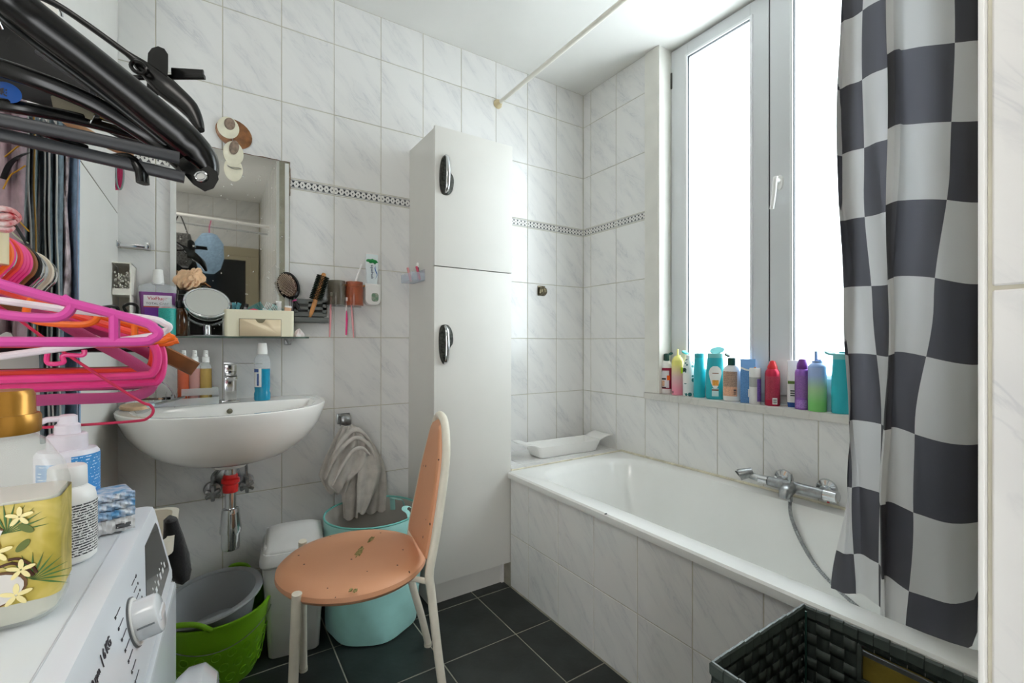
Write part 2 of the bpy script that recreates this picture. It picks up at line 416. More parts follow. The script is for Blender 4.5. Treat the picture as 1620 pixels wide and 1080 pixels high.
# etched curls on the film of the far pane and small ones at the foot of the near pane
def spiral(cy, cz, r0, a0, turns, rr=0.0013, sgn=1):
    pts = []
    for i in range(34):
        t = i/33; a = a0+sgn*turns*2*pi*t; r = r0*(1-t*0.85)
        pts.append((XW+0.0155, cy+r*cos(a), cz+r*sin(a)))
    return tube(pts, rr, 4)
sp = []
for cy, cz, r, a, tn, sg in ((1.375, 1.47, 0.05, 3.6, 1.2, 1), (1.22, 1.42, 0.06, 0.4, 1.3, -1), (1.17, 1.60, 0.05, 5.0, 1.1, 1), (1.35, 1.30, 0.045, 1.8, 1.2, -1), (1.2, 1.22, 0.055, 3.0, 1.3, 1),
                             (1.38, 1.13, 0.05, 0.0, 1.2, -1), (1.25, 1.08, 0.04, 4.0, 1.1, 1), (1.16, 1.06, 0.04, 2.0, 1.2, -1), (1.31, 1.60, 0.03, 1.0, 1.0, 1)):
    sp.append(spiral(cy, cz, r, a, tn, sgn=sg))
for pts in ([(1.40, 1.02), (1.33, 1.14), (1.27, 1.22), (1.24, 1.34), (1.26, 1.45), (1.22, 1.55), (1.18, 1.66)], [(1.41, 1.22), (1.37, 1.33), (1.36, 1.42), (1.40, 1.50)], [(1.30, 1.18), (1.22, 1.14), (1.14, 1.10)],
            [(1.27, 1.22), (1.18, 1.30), (1.13, 1.36)]):
    sp.append(tube(smooth_path([(XW+0.0155, y, z) for y, z in pts]), 0.0013, 4))
part('etched_scroll', merge(*sp), M_SWIRL, win, 'faint curling vine pattern on the frosted film')
# sill and boards around the opening
struct('window_sill', box(XR-0.012, XW+0.03, WY0-0.01, 1.612, SZ-0.032, SZ, .004), M_SILL)
struct('trim_2', merge(box(XR-0.006, XR+0.012, WY1, 1.610, SZ+0.0005, ZC-0.001, .002), box(XR-0.004, XW+0.012, WY1-0.006, WY1+0.002, SZ+0.0005, ZC-0.001, .001)), M_WOODW, label='white painted board beside the window')
struct('trim_3', merge(box(XR-0.006, XR+0.012, 0.425, WY0, SZ+0.0005, ZC-0.001, .002)), M_WOODW)
# window behind the camera (dark pane in a beige frame), seen in the mirror
M_BFR = mat('beige_frame', '#a99f86', 0.5)
w2 = struct('window_2',
    merge(box(-0.37, 0.44, -1.42, -1.37, 2.0, 2.09, .003), box(-0.37, 0.44, -1.42, -1.37, 0.96, 1.05, .003), box(-0.37, -0.30, -1.42, -1.37, 1.05, 2.0, .003), box(0.36, 0.44, -1.42, -1.37, 1.05, 2.0, .003)), M_BFR)
part('pane', box(-0.31, 0.37, -1.41, -1.40, 1.04, 2.01), mat('dark_glossy_glass', '#0b0c0b', 0.12), w2, sm=False)
part('glazing_bead', merge(box(-0.30, 0.36, -1.40, -1.378, 1.96, 2.0), box(-0.30, 0.36, -1.40, -1.378, 1.05, 1.09), box(-0.30, -0.26, -1.40, -1.378, 1.09, 1.96), box(0.32, 0.36, -1.40, -1.378, 1.09, 1.96)), M_BFR, w2, sm=False)
# unseen ceiling lamp above the camera, added to brighten the room
t = thing('overhead_fill_lamp', 'square white flush fill lamp added out of view above the viewer', 'lamp', (-0.42, -0.05, ZC))
part('lamp_base', box(-0.2, 0.2, -0.2, 0.2, -0.03, 0, .004), M_WHITE, t)
me_ = bpy.data.materials.new('fill_lamp_glow'); me_.use_nodes = True
me_.node_tree.nodes['Principled BSDF'].inputs['Emission Color'].default_value = (1, 0.95, 0.88, 1)
me_.node_tree.nodes['Principled BSDF'].inputs['Emission Strength'].default_value = 2.0
part('diffuser', box(-0.185, 0.185, -0.185, 0.185, -0.07, -0.03, .01), me_, t)

# ================================================================== BATHTUB, PANEL, LEDGE
XP = 1.153; TY0, TY1, RZ = 0.095, 1.777, 0.524
pn = struct('tub_panel_wall', box(XP+0.0015, XP+0.05, TY0, 1.775, 0, RZ-0.03), M_GROUT)
pc = [1.634-0.2025*k for k in range(0, 8)]
pc = sorted([1.775]+pc+[TY0+0.002])
tile_wall(pn, pc, [0.0, 0.238, RZ-0.030], lambda u: (XP, u), pi/2)
cx, cy = (1.135+XR)/2, (TY0+TY1)/2; hx, hy = (XR-1.135)/2-0.0005, (TY1-TY0)/2
bm = newbm()
def tl(cx_, cy_, hx_, hy_, r, z): return rrect(cx_, cy_, hx_, hy_, r, z, 8)
ic = 0.012
loops = [tl(cx, cy, hx-0.002, hy, 0.006, RZ-0.028), tl(cx, cy, hx, hy, 0.008, RZ-0.02), tl(cx, cy, hx-0.0005, hy, 0.008, RZ-0.006), tl(cx, cy, hx-0.006, hy-0.004, 0.008, RZ),
         tl(cx+ic, cy, hx-0.062, hy-0.058, 0.17, RZ), tl(cx+ic, cy, hx-0.072, hy-0.070, 0.165, RZ-0.006), tl(cx+ic, cy-0.01, hx-0.080, hy-0.085, 0.16, RZ-0.03),
         tl(cx+ic, cy-0.02, hx-0.095, hy-0.125, 0.155, RZ-0.16), tl(cx+ic, cy-0.035, hx-0.112, hy-0.18, 0.14, RZ-0.32), tl(cx+ic, cy-0.04, hx-0.14, hy-0.22, 0.12, RZ-0.385), tl(cx+ic, cy-0.04, hx-0.2, hy-0.29, 0.1, RZ-0.405)]
loft(bm, loops, cap0=False)
tub = thing('bathtub', 'long white built-in bathtub behind the tiled panel', 'bathtub', (0, 0, 0))
part('tub_body', bm, M_ENAM, tub)
part('drain', lathe([(0.001, 0.003), (0.026, 0.003), (0.03, 0)], 24), M_CHROME, tub, loc=(cx+ic, 0.55, RZ-0.404))
part('enamel_chip', lathe([(0.001, 0.0006), (0.006, 0.0003), (0.0065, -0.001)], 7, 1, 0.6), M_BLACKM, tub, 'dark chip in the enamel of the rim', loc=(1.139, 1.153, RZ+0.0003))
struct('trim_4', merge(tube([(XR-0.003, TY0, RZ+0.003), (XR-0.003, TY1, RZ+0.003)], 0.006, 8), tube([(1.16, TY1, RZ+0.002), (XR, TY1, RZ+0.002)], 0.004, 8)), mat('sealant', '#d8d2bd', 0.5, var=0.2, vscale=20), label='yellowed sealant strip around the tub')
# tiled ledge at the far end
lg = struct('ledge', box(1.175, XR, TY1+0.003, YB, 0, RZ+0.001), M_GROUT)
me = bpy.data.meshes.new('x')
for a, b in zip([1.175, 1.258, 1.4606, 1.664], [1.258, 1.4606, 1.664, XR]):
    key = ('lt', round(b-a, 3))
    for (c, d) in ((TY1+0.004, TY1+0.06), (TY1+0.06, YB)):
        bm = bx(newbm(), -(b-a)/2+.0015, (b-a)/2-.0015, -(d-c)/2+.0015, (d-c)/2-.0015, -0.006, 0.001, .001, 1)
        link('tile', me_of('tile', bm, M_TILE, sm=False), lg, None, ((a+b)/2, (c+d)/2, RZ+0.002))

# bath tray on the ledge
tr = newbm()
tl2 = lambda hx_, hy_, r, z: rrect(0, 0, hx_, hy_, r, z, 4)
loft(tr, [tl2(.115, .047, .01, 0), tl2(.122, .052, .012, .004), tl2(.135, .066, .014, .045), tl2(.138, .069, .014, .046), tl2(.137, .068, .014, .0485), tl2(.132, .063, .013, .047), tl2(.119, .049, .01, .006), tl2(.112, .044, .01, .0045)])
c = (1.575, 1.905)
t = thing('bath_tray', 'white plastic bath caddy tray with two flared lips, on the ledge', 'tray', (c[0], c[1], RZ+0.0035), radians(-3))
t.scale = (1.5, 1.0, 1.3)
part('tray', tr, M_WHITE, t, sm=True)
for sx in (-1, 1):
    part('lip', grid(lambda u, v: (sx*(0.130+0.055*u), (-0.066+0.132*v)*(1+0.12*u), 0.047+0.018*sin(u*pi*0.5)*(1-0.15*u)-0.004*u*sin(v*pi)), 8, 8), M_WHITE, t, solid=0.003)

# ================================================================== TALL CABINET
cb = thing('tall_cabinet', 'tall narrow white laminate cabinet between sink wall and bathtub', 'cabinet', (0.778, 1.799, 0), rot=(0, radians(0.25), 0))
CW, CD = 0.378, 0.278
part('body', merge(box(0, CW, 0, CD, 0.105, 2.008, .001)), M_CAB, cb, sm=False)
part('plinth', box(0.0, CW-0.004, 0.03, CD, 0.0, 0.105), M_CAB, cb, sm=False)
part('plinth_trim', box(CW-0.022, CW-0.010, 0.022, 0.03, 0.0, 0.104), M_WHITE, cb, sm=False)
M_CABDARK = mat('cabinet_gap', '#6e675c', 0.8)
part('door_gap', box(0.002, CW-0.002, -0.003, 0.0005, 0.11, 2.005), M_CABDARK, cb, sm=False)
d1 = part('door', box(-0.003, CW+0.002, -0.020, -0.003, 1.431, 2.012, .001), M_CAB, cb, 'upper cabinet door')
d2 = part('door', box(-0.003, CW+0.000, -0.020, -0.003, 0.108, 1.427, .001), M_CAB, cb, 'long lower cabinet door')
def handle(parent, z, flip):
    p = thing('handle', '', '', (0, 0, 0)); bpy.data.objects.remove(p)
    bpts = [(0, 0.078), (0.010, 0.07), (0.016, 0.04), (0.019, 0.012), (0.029, -0.006), (0.031, -0.03), (0.026, -0.06), (0.014, -0.08), (0, -0.084), (-0.013, -0.078), (-0.02, -0.05), (-0.021, 0), (-0.017, 0.045), (-0.009, 0.07)]
    if flip: bpts = [(x*1.0, -y) for x, y in bpts][::-1]
    P2 = smooth_path([(x, 0, y) for x, y in bpts], 3, True)
    b = newbm(); loft(b, [[(p.x*k, yy, p.z*k) for p in P2] for k, yy in ((1, 0), (1, -0.004), (0.93, -0.009), (0.6, -0.012))])
    bmesh.ops.scale(b, vec=(1.25, 1, 1.03), verts=b.verts)
    h = part('handle', b, mat('black_filigree', '#1b1c18', 0.35, metal=0.5, var=0.9, vscale=90, bump=0.8, bscale=150, col2='#4a4b45'), parent, 'ornate black backplate with a chrome bow', loc=(0.043, -0.020, z))
    part('bow', sweep(newbm(), smooth_path([(0.0, -0.008, 0.080), (0, -0.026, 0.06), (0, -0.032, 0), (0, -0.026, -0.06), (0, -0.008, -0.076)], 5), [0.006+0.0035*sin(pi*i/20) for i in range(21)], 0.004, 10), M_CHROME, h)
handle(d1, 1.815, False); handle(d2, 1.10, True)
# ================================================================== WHITE CLOSET AT THE LEFT
cl = thing('closet', 'tall white closet left of the sink behind the washing machine', 'closet', (0, 0, 0))
part('body', merge(box(-1.145, -0.262, 1.325, 2.078, 0, 1.552, .001), box(-1.145, -0.262, 1.325, 2.078, 1.556, ZC-0.002, .001)), mat('closet_white', '#dfddd8', 0.45, var=0.03, vscale=5), cl, sm=False)
part('seam', box(-1.14, -0.263, 1.328, 2.07, 1.551, 1.557), M_CABDARK, cl, sm=False)

# ================================================================== SHOWER ROD AND CURTAIN
t = thing('shower_rod', 'cream white shower curtain rod from back wall across the tub', 'rod', (1.27, YB, 2.363))
part('rod', tube([(0, 0, 0), (0, -1.988, 0)], 0.0105, 16), mat('cream_rod', '#e6e3d8', 0.3), t)
part('flange', xf(lathe([(0.024, 0), (0.024, 0.008), (0.017, 0.018), (0.013, 0.03), (0.011, 0.034)], 24), TR(0, 0, 0, pi/2, 0, 0)), mat('yellowed_flange', '#cdbd96', 0.4), t)

M_CURT = bpy.data.materials.new('checked_curtain_cloth'); M_CURT.use_nodes = True
def _curt():
    m = M_CURT; N = m.node_tree.nodes; L = m.node_tree.links; b = N['Principled BSDF']; out = N['Material Output']
    uv = nn(m, 'ShaderNodeUVMap'); s = nn(m, 'ShaderNodeSeparateXYZ'); L.new(uv.outputs[0], s.inputs[0])
    f = mth(m, 'MODULO', mth(m, 'ADD', mth(m, 'FLOOR', s.outputs[0]), mth(m, 'FLOOR', s.outputs[1])), 2.0)
    f = mth(m, 'ABSOLUTE', f)
    c = mixc(m, f, hexc('#262327'), hexc('#d9d8d6'))
    L.new(c, b.inputs['Base Color']); b.inputs['Roughness'].default_value = 0.55
    tr = nn(m, 'ShaderNodeBsdfTranslucent'); L.new(mixc(m, f, hexc('#7e7d85'), hexc('#d2d3d6')), tr.inputs[0])
    mx = nn(m, 'ShaderNodeMixShader'); mx.inputs[0].default_value = 0.26
    L.new(b.outputs[0], mx.inputs[1]); L.new(tr.outputs[0], mx.inputs[2]); L.new(mx.outputs[0], out.inputs[0])
_curt()
ROW = 0.17
levels = {   # height: (column, pixel u, depth)
 2.34: [(-1, 1350, 1.20), (0, 1330, 1.19), (1, 1368, 1.145), (2, 1410, 1.083), (2.06, 1404, 1.05), (2.12, 1417, 1.035), (3, 1510, 1.005), (4, 1600, 0.97), (5, 1680, 0.93)],
 1.50: [(-1, 1350, 1.20), (0, 1325, 1.187), (1, 1364, 1.143), (2, 1409, 1.083), (2.06, 1403, 1.05), (2.12, 1414, 1.035), (3, 1506, 1.005), (4, 1600, 0.97), (5, 1680, 0.93)],
 1.20: [(-1, 1352, 1.20), (0, 1335, 1.187), (1, 1383, 1.143), (2, 1407, 1.083), (2.04, 1403, 1.05), (2.08, 1407, 1.04), (3, 1475, 1.005), (4, 1575, 0.98), (5, 1670, 0.93)],
 0.92: [(-1, 1352, 1.205), (0, 1341, 1.187), (1, 1392, 1.14), (2, 1399, 1.08), (2.02, 1399, 1.06), (2.04, 1400, 1.05), (3, 1449, 1.01), (4, 1560, 0.99), (5, 1660, 0.94)],
 0.74: [(-1, 1338, 1.205), (0, 1348, 1.187), (1, 1393, 1.14), (2, 1394, 1.08), (2.02, 1395, 1.06), (2.04, 1396, 1.05), (3, 1443, 1.01), (4, 1556, 1.0), (5, 1660, 0.95)],
 0.47: [(-1, 1316, 1.205), (0, 1356, 1.18), (1, 1389, 1.13), (2, 1390, 1.09), (2.02, 1391, 1.07), (2.04, 1392, 1.06), (3, 1433, 1.01), (4, 1548, 1.0), (5, 1650, 0.96)]}
for _z in levels: levels[_z] += [(6, 1600, 1.03), (7, 1500, 1.085), (8, 1445, 1.12), (9, 1500, 1.15), (10, 1600, 1.10)]  # hidden extra folds, added behind the front panel to block window light
LZ = sorted(levels)
def curt_pt(s, z):
    def at(zl):
        L_ = levels[zl]; P = [(c_, O + ray(u_, 542)*d_) for c_, u_, d_ in L_]
        i = 0
        while i < len(P)-2 and s > P[i+1][0]: i += 1
        p0 = P[max(i-1, 0)][1]; p1 = P[i][1]; p2 = P[i+1][1]; p3 = P[min(i+2, len(P)-1)][1]
        t = (s-P[i][0])/(P[i+1][0]-P[i][0])
        lin = p1.lerp(p2, t)
        if 1.9 < s < 2.3: return lin
        # gentle belly in each square
        n = Vector((FX, FY, 0)); return lin + n*((0 if s < 0 else 0.016)*sin(pi*t)*(1 if i % 2 else -1))
    z = max(min(z, LZ[-1]), LZ[0]); j = 0
    while j < len(LZ)-2 and z > LZ[j+1]: j += 1
    a, b = at(LZ[j]), at(LZ[j+1]); t = (z-LZ[j])/(LZ[j+1]-LZ[j]); t = t*t*(3-2*t)
    p = a.lerp(b, t); return Vector((p.x+0.0035*sin(7*z+9*s), p.y+0.003*cos(11*z+5*s), z))
SS = [-1+k*0.125 for k in range(0, 24)] + [2.0, 2.03, 2.06, 2.09, 2.12] + [2.2+0.1*k for k in range(0, 79)]
nz = 90; bm = newbm(); ul = bm.loops.layers.uv.verify()
# hem and rows rise and fall a little across the width
def wob(s): return 0.010*sin((s-2)*pi)*(1 if s > 2 else 0.3) - (0.012*(s-3) if 3 < s < 4 else (-.012 if s >= 4 else 0))
zz = [0.470+(2.335-0.470)*k/nz for k in range(nz+1)]
V = [[bm.verts.new((lambda p: (p.x, p.y, z+wob(s)*(1 if z < 2.2 else 0)))(curt_pt(s, z))) for z in zz] for s in SS]
for i in range(len(SS)-1):
    for j in range(nz):
        f = bm.faces.new((V[i][j], V[i+1][j], V[i+1][j+1], V[i][j+1]))
        for lp, (a, b) in zip(f.loops, ((i, j), (i+1, j), (i+1, j+1), (i, j+1))): lp[ul].uv = (SS[a]+10, (zz[b]-1.25)/ROW+10)
o = one('shower_curtain', bm, M_CURT, 'black and white checked shower curtain bunched at near end of tub', 'curtain')
for k in range(0):
    p = curt_pt(-0.8+k*0.8, 2.34)
    rg = one('curtain_ring', tube([(0.019*cos(a), 0, 0.019*sin(a)) for a in [2*pi*i/20 for i in range(20)]], 0.0018, 6, True), M_WHITE,
        'white ring holding the checked curtain on the rod', 'ring', (1.27, min(max(p.y, 0.13), 0.6)+0.0*k, 2.355), group='curtain rings on the shower rod')

# ================================================================== BATH MIXER
mx = thing('bath_mixer', 'chrome thermostatic bath mixer on the tiles above the tub', 'tap', (XR, 0.852, 0.577))
for dy in (0.0745, -0.0745):
    part('wall_rosette', xf(lathe([(0.001, 0.030), (0.014, 0.028), (0.016, 0.012), (0.033, 0.008), (0.036, 0.0)], 28), TR(0, dy, 0.006, 0, -pi/2, 0)), M_CHROME, mx)
    part('inlet', tube([(-0.02, dy, 0.006), (-0.06, dy, 0.0)], 0.011, 14), M_CHROMED, mx)
part('mixer_body', sweep(newbm(), [(-0.06, y, 0) for y in (-0.09, -0.06, -0.02, 0.0, 0.02, 0.06, 0.10)], [0.0195, 0.0195, 0.0195, 0.021, 0.0195, 0.0185, 0.0185], None, 20), M_CHROMED, mx)
part('temperature_knob', sweep(newbm(), [(-0.06, y, 0) for y in (-0.135, -0.132, -0.092)], [0.016, 0.0205, 0.0205], None, 16, sq=0.8), M_CHROME, mx)
part('red_dot', lathe([(0.0045, 0), (0.0045, 0.004), (0.001, 0.0045)], 10), mat('red_plastic', '#c22327', 0.3), mx, 'small red mark under the knob', loc=(-0.064, -0.105, -0.0235))
part('flow_knob', sweep(newbm(), [(-0.06, y, 0) for y in (0.102, 0.138, 0.141)], [0.0185, 0.0175, 0.012], None, 16), M_CHROME, mx)
part('diverter', merge(tube([(-0.085, 0.012, 0.01), (-0.085, 0.012, 0.035)], 0.004, 10), tube([(-0.085, 0.012, 0.03), (-0.085, 0.012, 0.052)], 0.008, 8)), M_CHROMED, mx)
part('spout', sweep(newbm(), smooth_path([(-0.06, 0.012, 0), (-0.09, 0.012, -0.002), (-0.118, 0.012, -0.012), (-0.122, 0.012, -0.028)]), [0.020]*6+[0.023]*7+[0.020]*6, None, 16), M_CHROMED, mx)
part('hose_coupling', tube([(-0.085, 0.012, -0.012), (-0.085, 0.012, -0.048)], 0.009, 10), M_CHROMED, mx)
# hose in ribs
hp = smooth_path([(-0.085, 0.012, -0.045), (-0.086, 0.008, -0.10), (-0.088, -0.022, -0.17), (-0.09, -0.07, -0.24), (-0.092, -0.125, -0.285), (-0.094, -0.185, -0.32), (-0.095, -0.25, -0.345), (-0.09, -0.32, -0.36)], 26)
part('hose', tube(hp, [0.0068 if i % 2 else 0.0054 for i in range(len(hp))], 8), M_CHROMED, mx, 'ribbed metal shower hose')
# hand shower head resting beyond the knob
hs = part('shower_head_holder', merge(tube([(-0.06, 0.14, 0.0), (-0.075, 0.185, 0.012)], 0.014, 14), sweep(newbm(), [(-0.062, 0.165, 0.02), (-0.088, 0.195, 0.008), (-0.094, 0.202, 0.004)], [0.017, 0.022, 0.022], None, 18)), M_CHROMED, mx)
part('spray_face', xf(lathe([(0.001, 0.003), (0.018, 0.003), (0.021, 0)], 18), TR(-0.0945, 0.2025, 0.0035, 0.9, 0.0, 0.9)), M_BLACKM, mx)

# brass coloured hook beside the cabinet
p = PY(856, 460, YB)
t = thing('wall_hook', 'small bronze double hook on the tiles above the tub ledge', 'hook', (p.x, YB, p.z))
part('plate', box(-0.0255, 0.0255, -0.006, 0, -0.028, 0.028, .004), mat('aged_bronze', '#7d7460', 0.3, metal=1, var=0.3, vscale=50), t)
for dx in (-0.012, 0.012):
    part('prong', sweep(newbm(), smooth_path([(dx, -0.004, 0.02), (dx, -0.022, 0.010), (dx, -0.028, -0.008), (dx, -0.018, -0.02), (dx*1.3, -0.006, -0.024)]), 0.010, 0.004, 10), MC['aged_bronze'], t)
# ================================================================== WASHBASIN
BX, BZ = 0.062, 0.895
wbn = thing('washbasin', 'white oval wall-hung washbasin under the mirror', 'sink', (BX, YB, BZ))
def dloop(a, b, y0, cy, z, e=1.0, n=40):
    """D shaped loop: straight back at y=-y0, curved front reaching -b; e squares the curve"""
    pts = []
    for i in range(n+1):
        t = pi*i/n; c, s = cos(t), sin(t)
        pts.append((a*abs(c)**e*(1 if c >= 0 else -1), -(cy+(b-cy)*abs(s)**e), z))
    m = 8
    for i in range(1, m): pts.append((-a+2*a*i/m, -y0, z))
    # straight side bits
    return [(x, y, z) for x, y, z in [(a, -y0, z)]+pts[:n+1]+[(-a, -y0, z)]+pts[n+1:]]
ol = []
def outl(s, z, back=0.001):   # outer shell shrinking towards the waste
    return dloop(0.315*s, 0.24+(0.485-0.24)*s**0.9, back+(1-s)*0.06, 0.115+(1-s)*0.09, z, 0.86)
for s, z in ((0.30, -0.183), (0.42, -0.18), (0.58, -0.166), (0.72, -0.142), (0.84, -0.108), (0.93, -0.068), (0.98, -0.030), (1.0, -0.010), (0.998, -0.003), (0.985, 0.0)): ol.append(outl(s, z))
bm = newbm()
def inn(a, b, y0, cy, z): return dloop(a, b, y0, cy, z, 0.9)
ol += [inn(0.270, 0.462, 0.140, 0.20, -0.001), inn(0.262, 0.455, 0.146, 0.205, -0.008), inn(0.250, 0.44, 0.152, 0.21, -0.04), inn(0.215, 0.41, 0.165, 0.22, -0.085), inn(0.14, 0.35, 0.20, 0.24, -0.125), inn(0.05, 0.29, 0.235, 0.255, -0.135)]
loft(bm, ol)
part('basin', bm, M_CERAM, wbn)
part('overflow', xf(lathe([(0.001, 0.002), (0.008, 0.002), (0.0095, 0.0)], 16), TR(0, -0.1545, -0.028, pi/2+0.15, 0, 0)), mat('overflow_brass', '#85806f', 0.3, metal=0.8), wbn)
# square tap
tp = thing('basin_tap', 'square chrome basin tap with a thin flat lever', 'tap', (BX+0.004, 1.972, BZ))
part('tap_base', box(-0.028, 0.028, -0.024, 0.024, 0.0, 0.007, .0015), M_CHROME, tp)
part('tap_body', box(-0.0185, 0.0185, -0.018, 0.018, 0.007, 0.088, .0015), M_CHROME, tp)
part('collar', box(-0.0205, 0.0205, -0.020, 0.020, 0.088, 0.094, .001), M_CHROMED, tp)
part('tap_head', box(-0.0185, 0.0185, -0.019, 0.019, 0.094, 0.135, .002), M_CHROME, tp)
part('spout', xf(box(-0.016, 0.016, -0.125, 0, -0.006, 0.006, .002), TR(0, -0.012, 0.108, 0.12, 0, 0)), M_CHROME, tp)
part('lever', xf(box(-0.022, 0.10, -0.02, 0.012, 0, 0.004, .001), TR(0, 0, 0.139, 0, 0.03, 0)), M_CHROME, tp)
# trap and valves
tz = thing('bottle_trap', 'chrome bottle trap with red tape hanging under the basin', 'pipe', (BX, 1.85, 0))
part('waste_collar', lathe([(0.05, 0.712), (0.05, 0.695), (0.046, 0.688), (0.02, 0.686)], 24), M_WHITE, tz)
part('pipe', lathe([(0.017, 0.688), (0.017, 0.53)], 20), M_CHROME, tz)
part('tape', lathe([(0.020, 0.662), (0.023, 0.656), (0.0225, 0.650), (0.027, 0.646), (0.028, 0.635), (0.022, 0.628), (0.024, 0.622), (0.0225, 0.602), (0.017, 0.600)], 20), mat('red_tape', '#d8201f', 0.35, var=0.2, vscale=60), tz, 'red tape wound round the pipe')
part('trap_nut', lathe([(0.018, 0.548), (0.025, 0.545), (0.028, 0.535), (0.028, 0.53), (0.031, 0.49), (0.033, 0.475), (0.033, 0.465), (0.028, 0.463)], 20), M_CHROME, tz)
part('trap_cup', lathe([(0.028, 0.465), (0.028, 0.418), (0.026, 0.408), (0.015, 0.402), (0.001, 0.402)], 24), M_CHROME, tz)
part('outlet_pipe', tube(smooth_path([(0, 0, 0.60), (0.0, 0.03, 0.60), (0, 0.12, 0.602), (0, 0.228, 0.602)]), 0.016, 12), M_CHROMED, tz)
part('outlet_rosette', xf(lathe([(0.018, 0.02), (0.036, 0.014), (0.042, 0)], 24), TR(0, 0.229, 0.602, pi/2, 0, 0)), M_CHROMED, tz)
for sx, lb in ((-1, 'left corner valve under the basin with bent pipe'), (1, 'right corner valve under the basin with straight pipe')):
    v = thing('corner_valve', lb, 'valve', (BX+(.058 if sx > 0 else -.050), YB, 0.572 if sx > 0 else .560))
    part('rosette', xf(lathe([(0.012, 0.016), (0.026, 0.01), (0.03, 0)], 20), TR(0, -0.001, 0, pi/2, 0, 0)), M_CHROMED, v)
    part('valve_body', merge(tube([(0, -0.005, 0), (0, -0.06, 0)], 0.013, 12), tube([(0, -0.045, -0.005), (0, -0.045, 0.03)], 0.010, 10)), M_CHROMED, v)
    part('valve_knob', merge(*[xf(box(-0.006, 0.006, -0.012, 0.012, -0.026, 0.026, .004), TR(0, -0.072, 0, 0, k*pi/3, 0)) for k in range(3)]), M_CHROMED, v)
    part('supply_pipe', tube(smooth_path([(0, -0.045, 0.028), (0, -0.045, 0.06), (-sx*0.004 if sx > 0 else 0.02, -0.06, 0.09), (-sx*0.012 if sx > 0 else 0.03, -0.10, 0.15)]), 0.0055, 8), M_CHROMED, v)

# ================================================================== MIRROR AND GLASS SHELF
mr = thing('mirror', 'rectangular wall mirror above the basin with corroded brown upper edge', 'mirror', (0.0795, YB, 1.49), rot=(0, 0, 0))
M_MIR = mat('silvered_glass', '#c9c9c4', 0.02, metal=1)
def _mir():
    m = M_MIR; L = m.node_tree.links; b = m.node_tree.nodes['Principled BSDF']; tc = nn(m, 'ShaderNodeTexCoord')
    n = nn(m, 'ShaderNodeTexNoise'); n.inputs['Scale'].default_value = 70; n.inputs['Detail'].default_value = 2; L.new(tc.outputs['Object'], n.inputs['Vector'])
    f = mth(m, 'MULTIPLY', mth(m, 'GREATER_THAN', n.outputs['Fac'], 0.72), 0.5)
    L.new(mth(m, 'ADD', f, 0.02), b.inputs['Roughness'])
_mir()
part('mirror_glass', box(-0.196, 0.196, -0.008, -0.003, -0.352, 0.352), M_MIR, mr, sm=False)
part('mirror_backing', box(-0.197, 0.197, -0.003, -0.0005, -0.353, 0.353), M_WHITE, mr, sm=False)
part('side_strip', box(-0.197, -0.178, -0.0095, -0.0005, -0.352, 0.352, .001), mat('strip_white', '#d9dad6', 0.25), mr, sm=False)
part('side_strip', box(0.178, 0.193, -0.0095, -0.0005, -0.352, 0.346, .001), MC['strip_white'], mr, sm=False)
edge = [(-0.19+0.386*i/24, -0.0045, 0.353+random.uniform(-.0015, .0015)) for i in range(25)]+[(0.196+random.uniform(-.001, .001), -0.0045, 0.35-0.012*i) for i in range(1, 12)]
part('brown_edge', tube(edge, [0.0028+random.uniform(-.001, .0012) for _ in edge], 6), mat('corroded_edge', '#6b4f3d', 0.8, var=0.5, vscale=60), mr, 'brown crumbling strip along the edge')
SHZ = 1.133
sh = thing('glass_shelf', 'clear green-edged glass shelf below the mirror', 'shelf', (0.045, YB, SHZ))
part('shelf_glass', box(-0.28, 0.282, -0.137, -0.012, -0.006, 0.0, .001), M_GGLASS, sh, sm=False)
for x in (-0.172, 0.222):
    part('bracket', merge(box(x-0.012, x+0.012, -0.03, -0.0005, -0.032, 0.006, .004), loft(newbm(), [rrect(x, -0.06, 0.013, 0.03, .006, -0.0065), rrect(x, -0.052, 0.009, 0.022, .006, -0.016), rrect(x, -0.045, 0.003, 0.012, .003, -0.027)])), M_CHROMED, sh)

# ---------- generic pieces for bottles
def lines_mat(name, base, ink, rows=220.0, dens=0.45, rough=0.45, band=0.5, cols=420.0):
    """printed small text: rows of broken dark marks"""
    m = mat(name, base, rough); L = m.node_tree.links; b = m.node_tree.nodes['Principled BSDF']; co_, s = objco(m)
    r = mth(m, 'LESS_THAN', mth(m, 'FRACT', mth(m, 'MULTIPLY', mth(m, 'ADD', s[2], 1.0), rows)), band)
    k = nn(m, 'ShaderNodeTexNoise'); k.inputs['Scale'].default_value = cols; k.inputs['Detail'].default_value = 1
    L.new(co_, k.inputs['Vector'])
    f = mth(m, 'MULTIPLY', r, mth(m, 'GREATER_THAN', k.outputs['Fac'], dens))
    L.new(mixc(m, f, hexc(base), hexc(ink)), b.inputs['Base Color']); return m
def grad_mat(name, z0, z1, c0, c1, rough=0.3, metal=0, c15=None):
    m = mat(name, c0, rough, metal); L = m.node_tree.links; b = m.node_tree.nodes['Principled BSDF']; _, s = objco(m)
    f = mth(m, 'DIVIDE', mth(m, 'SUBTRACT', s[2], z0), z1-z0, True)
    r = nn(m, 'ShaderNodeValToRGB'); L.new(f, r.inputs[0]); r.color_ramp.elements[0].color = hexc(c0); r.color_ramp.elements[1].color = hexc(c1)
    if c15: e = r.color_ramp.elements.new(0.5); e.color = hexc(c15)
    L.new(r.outputs[0], b.inputs['Base Color']); return m
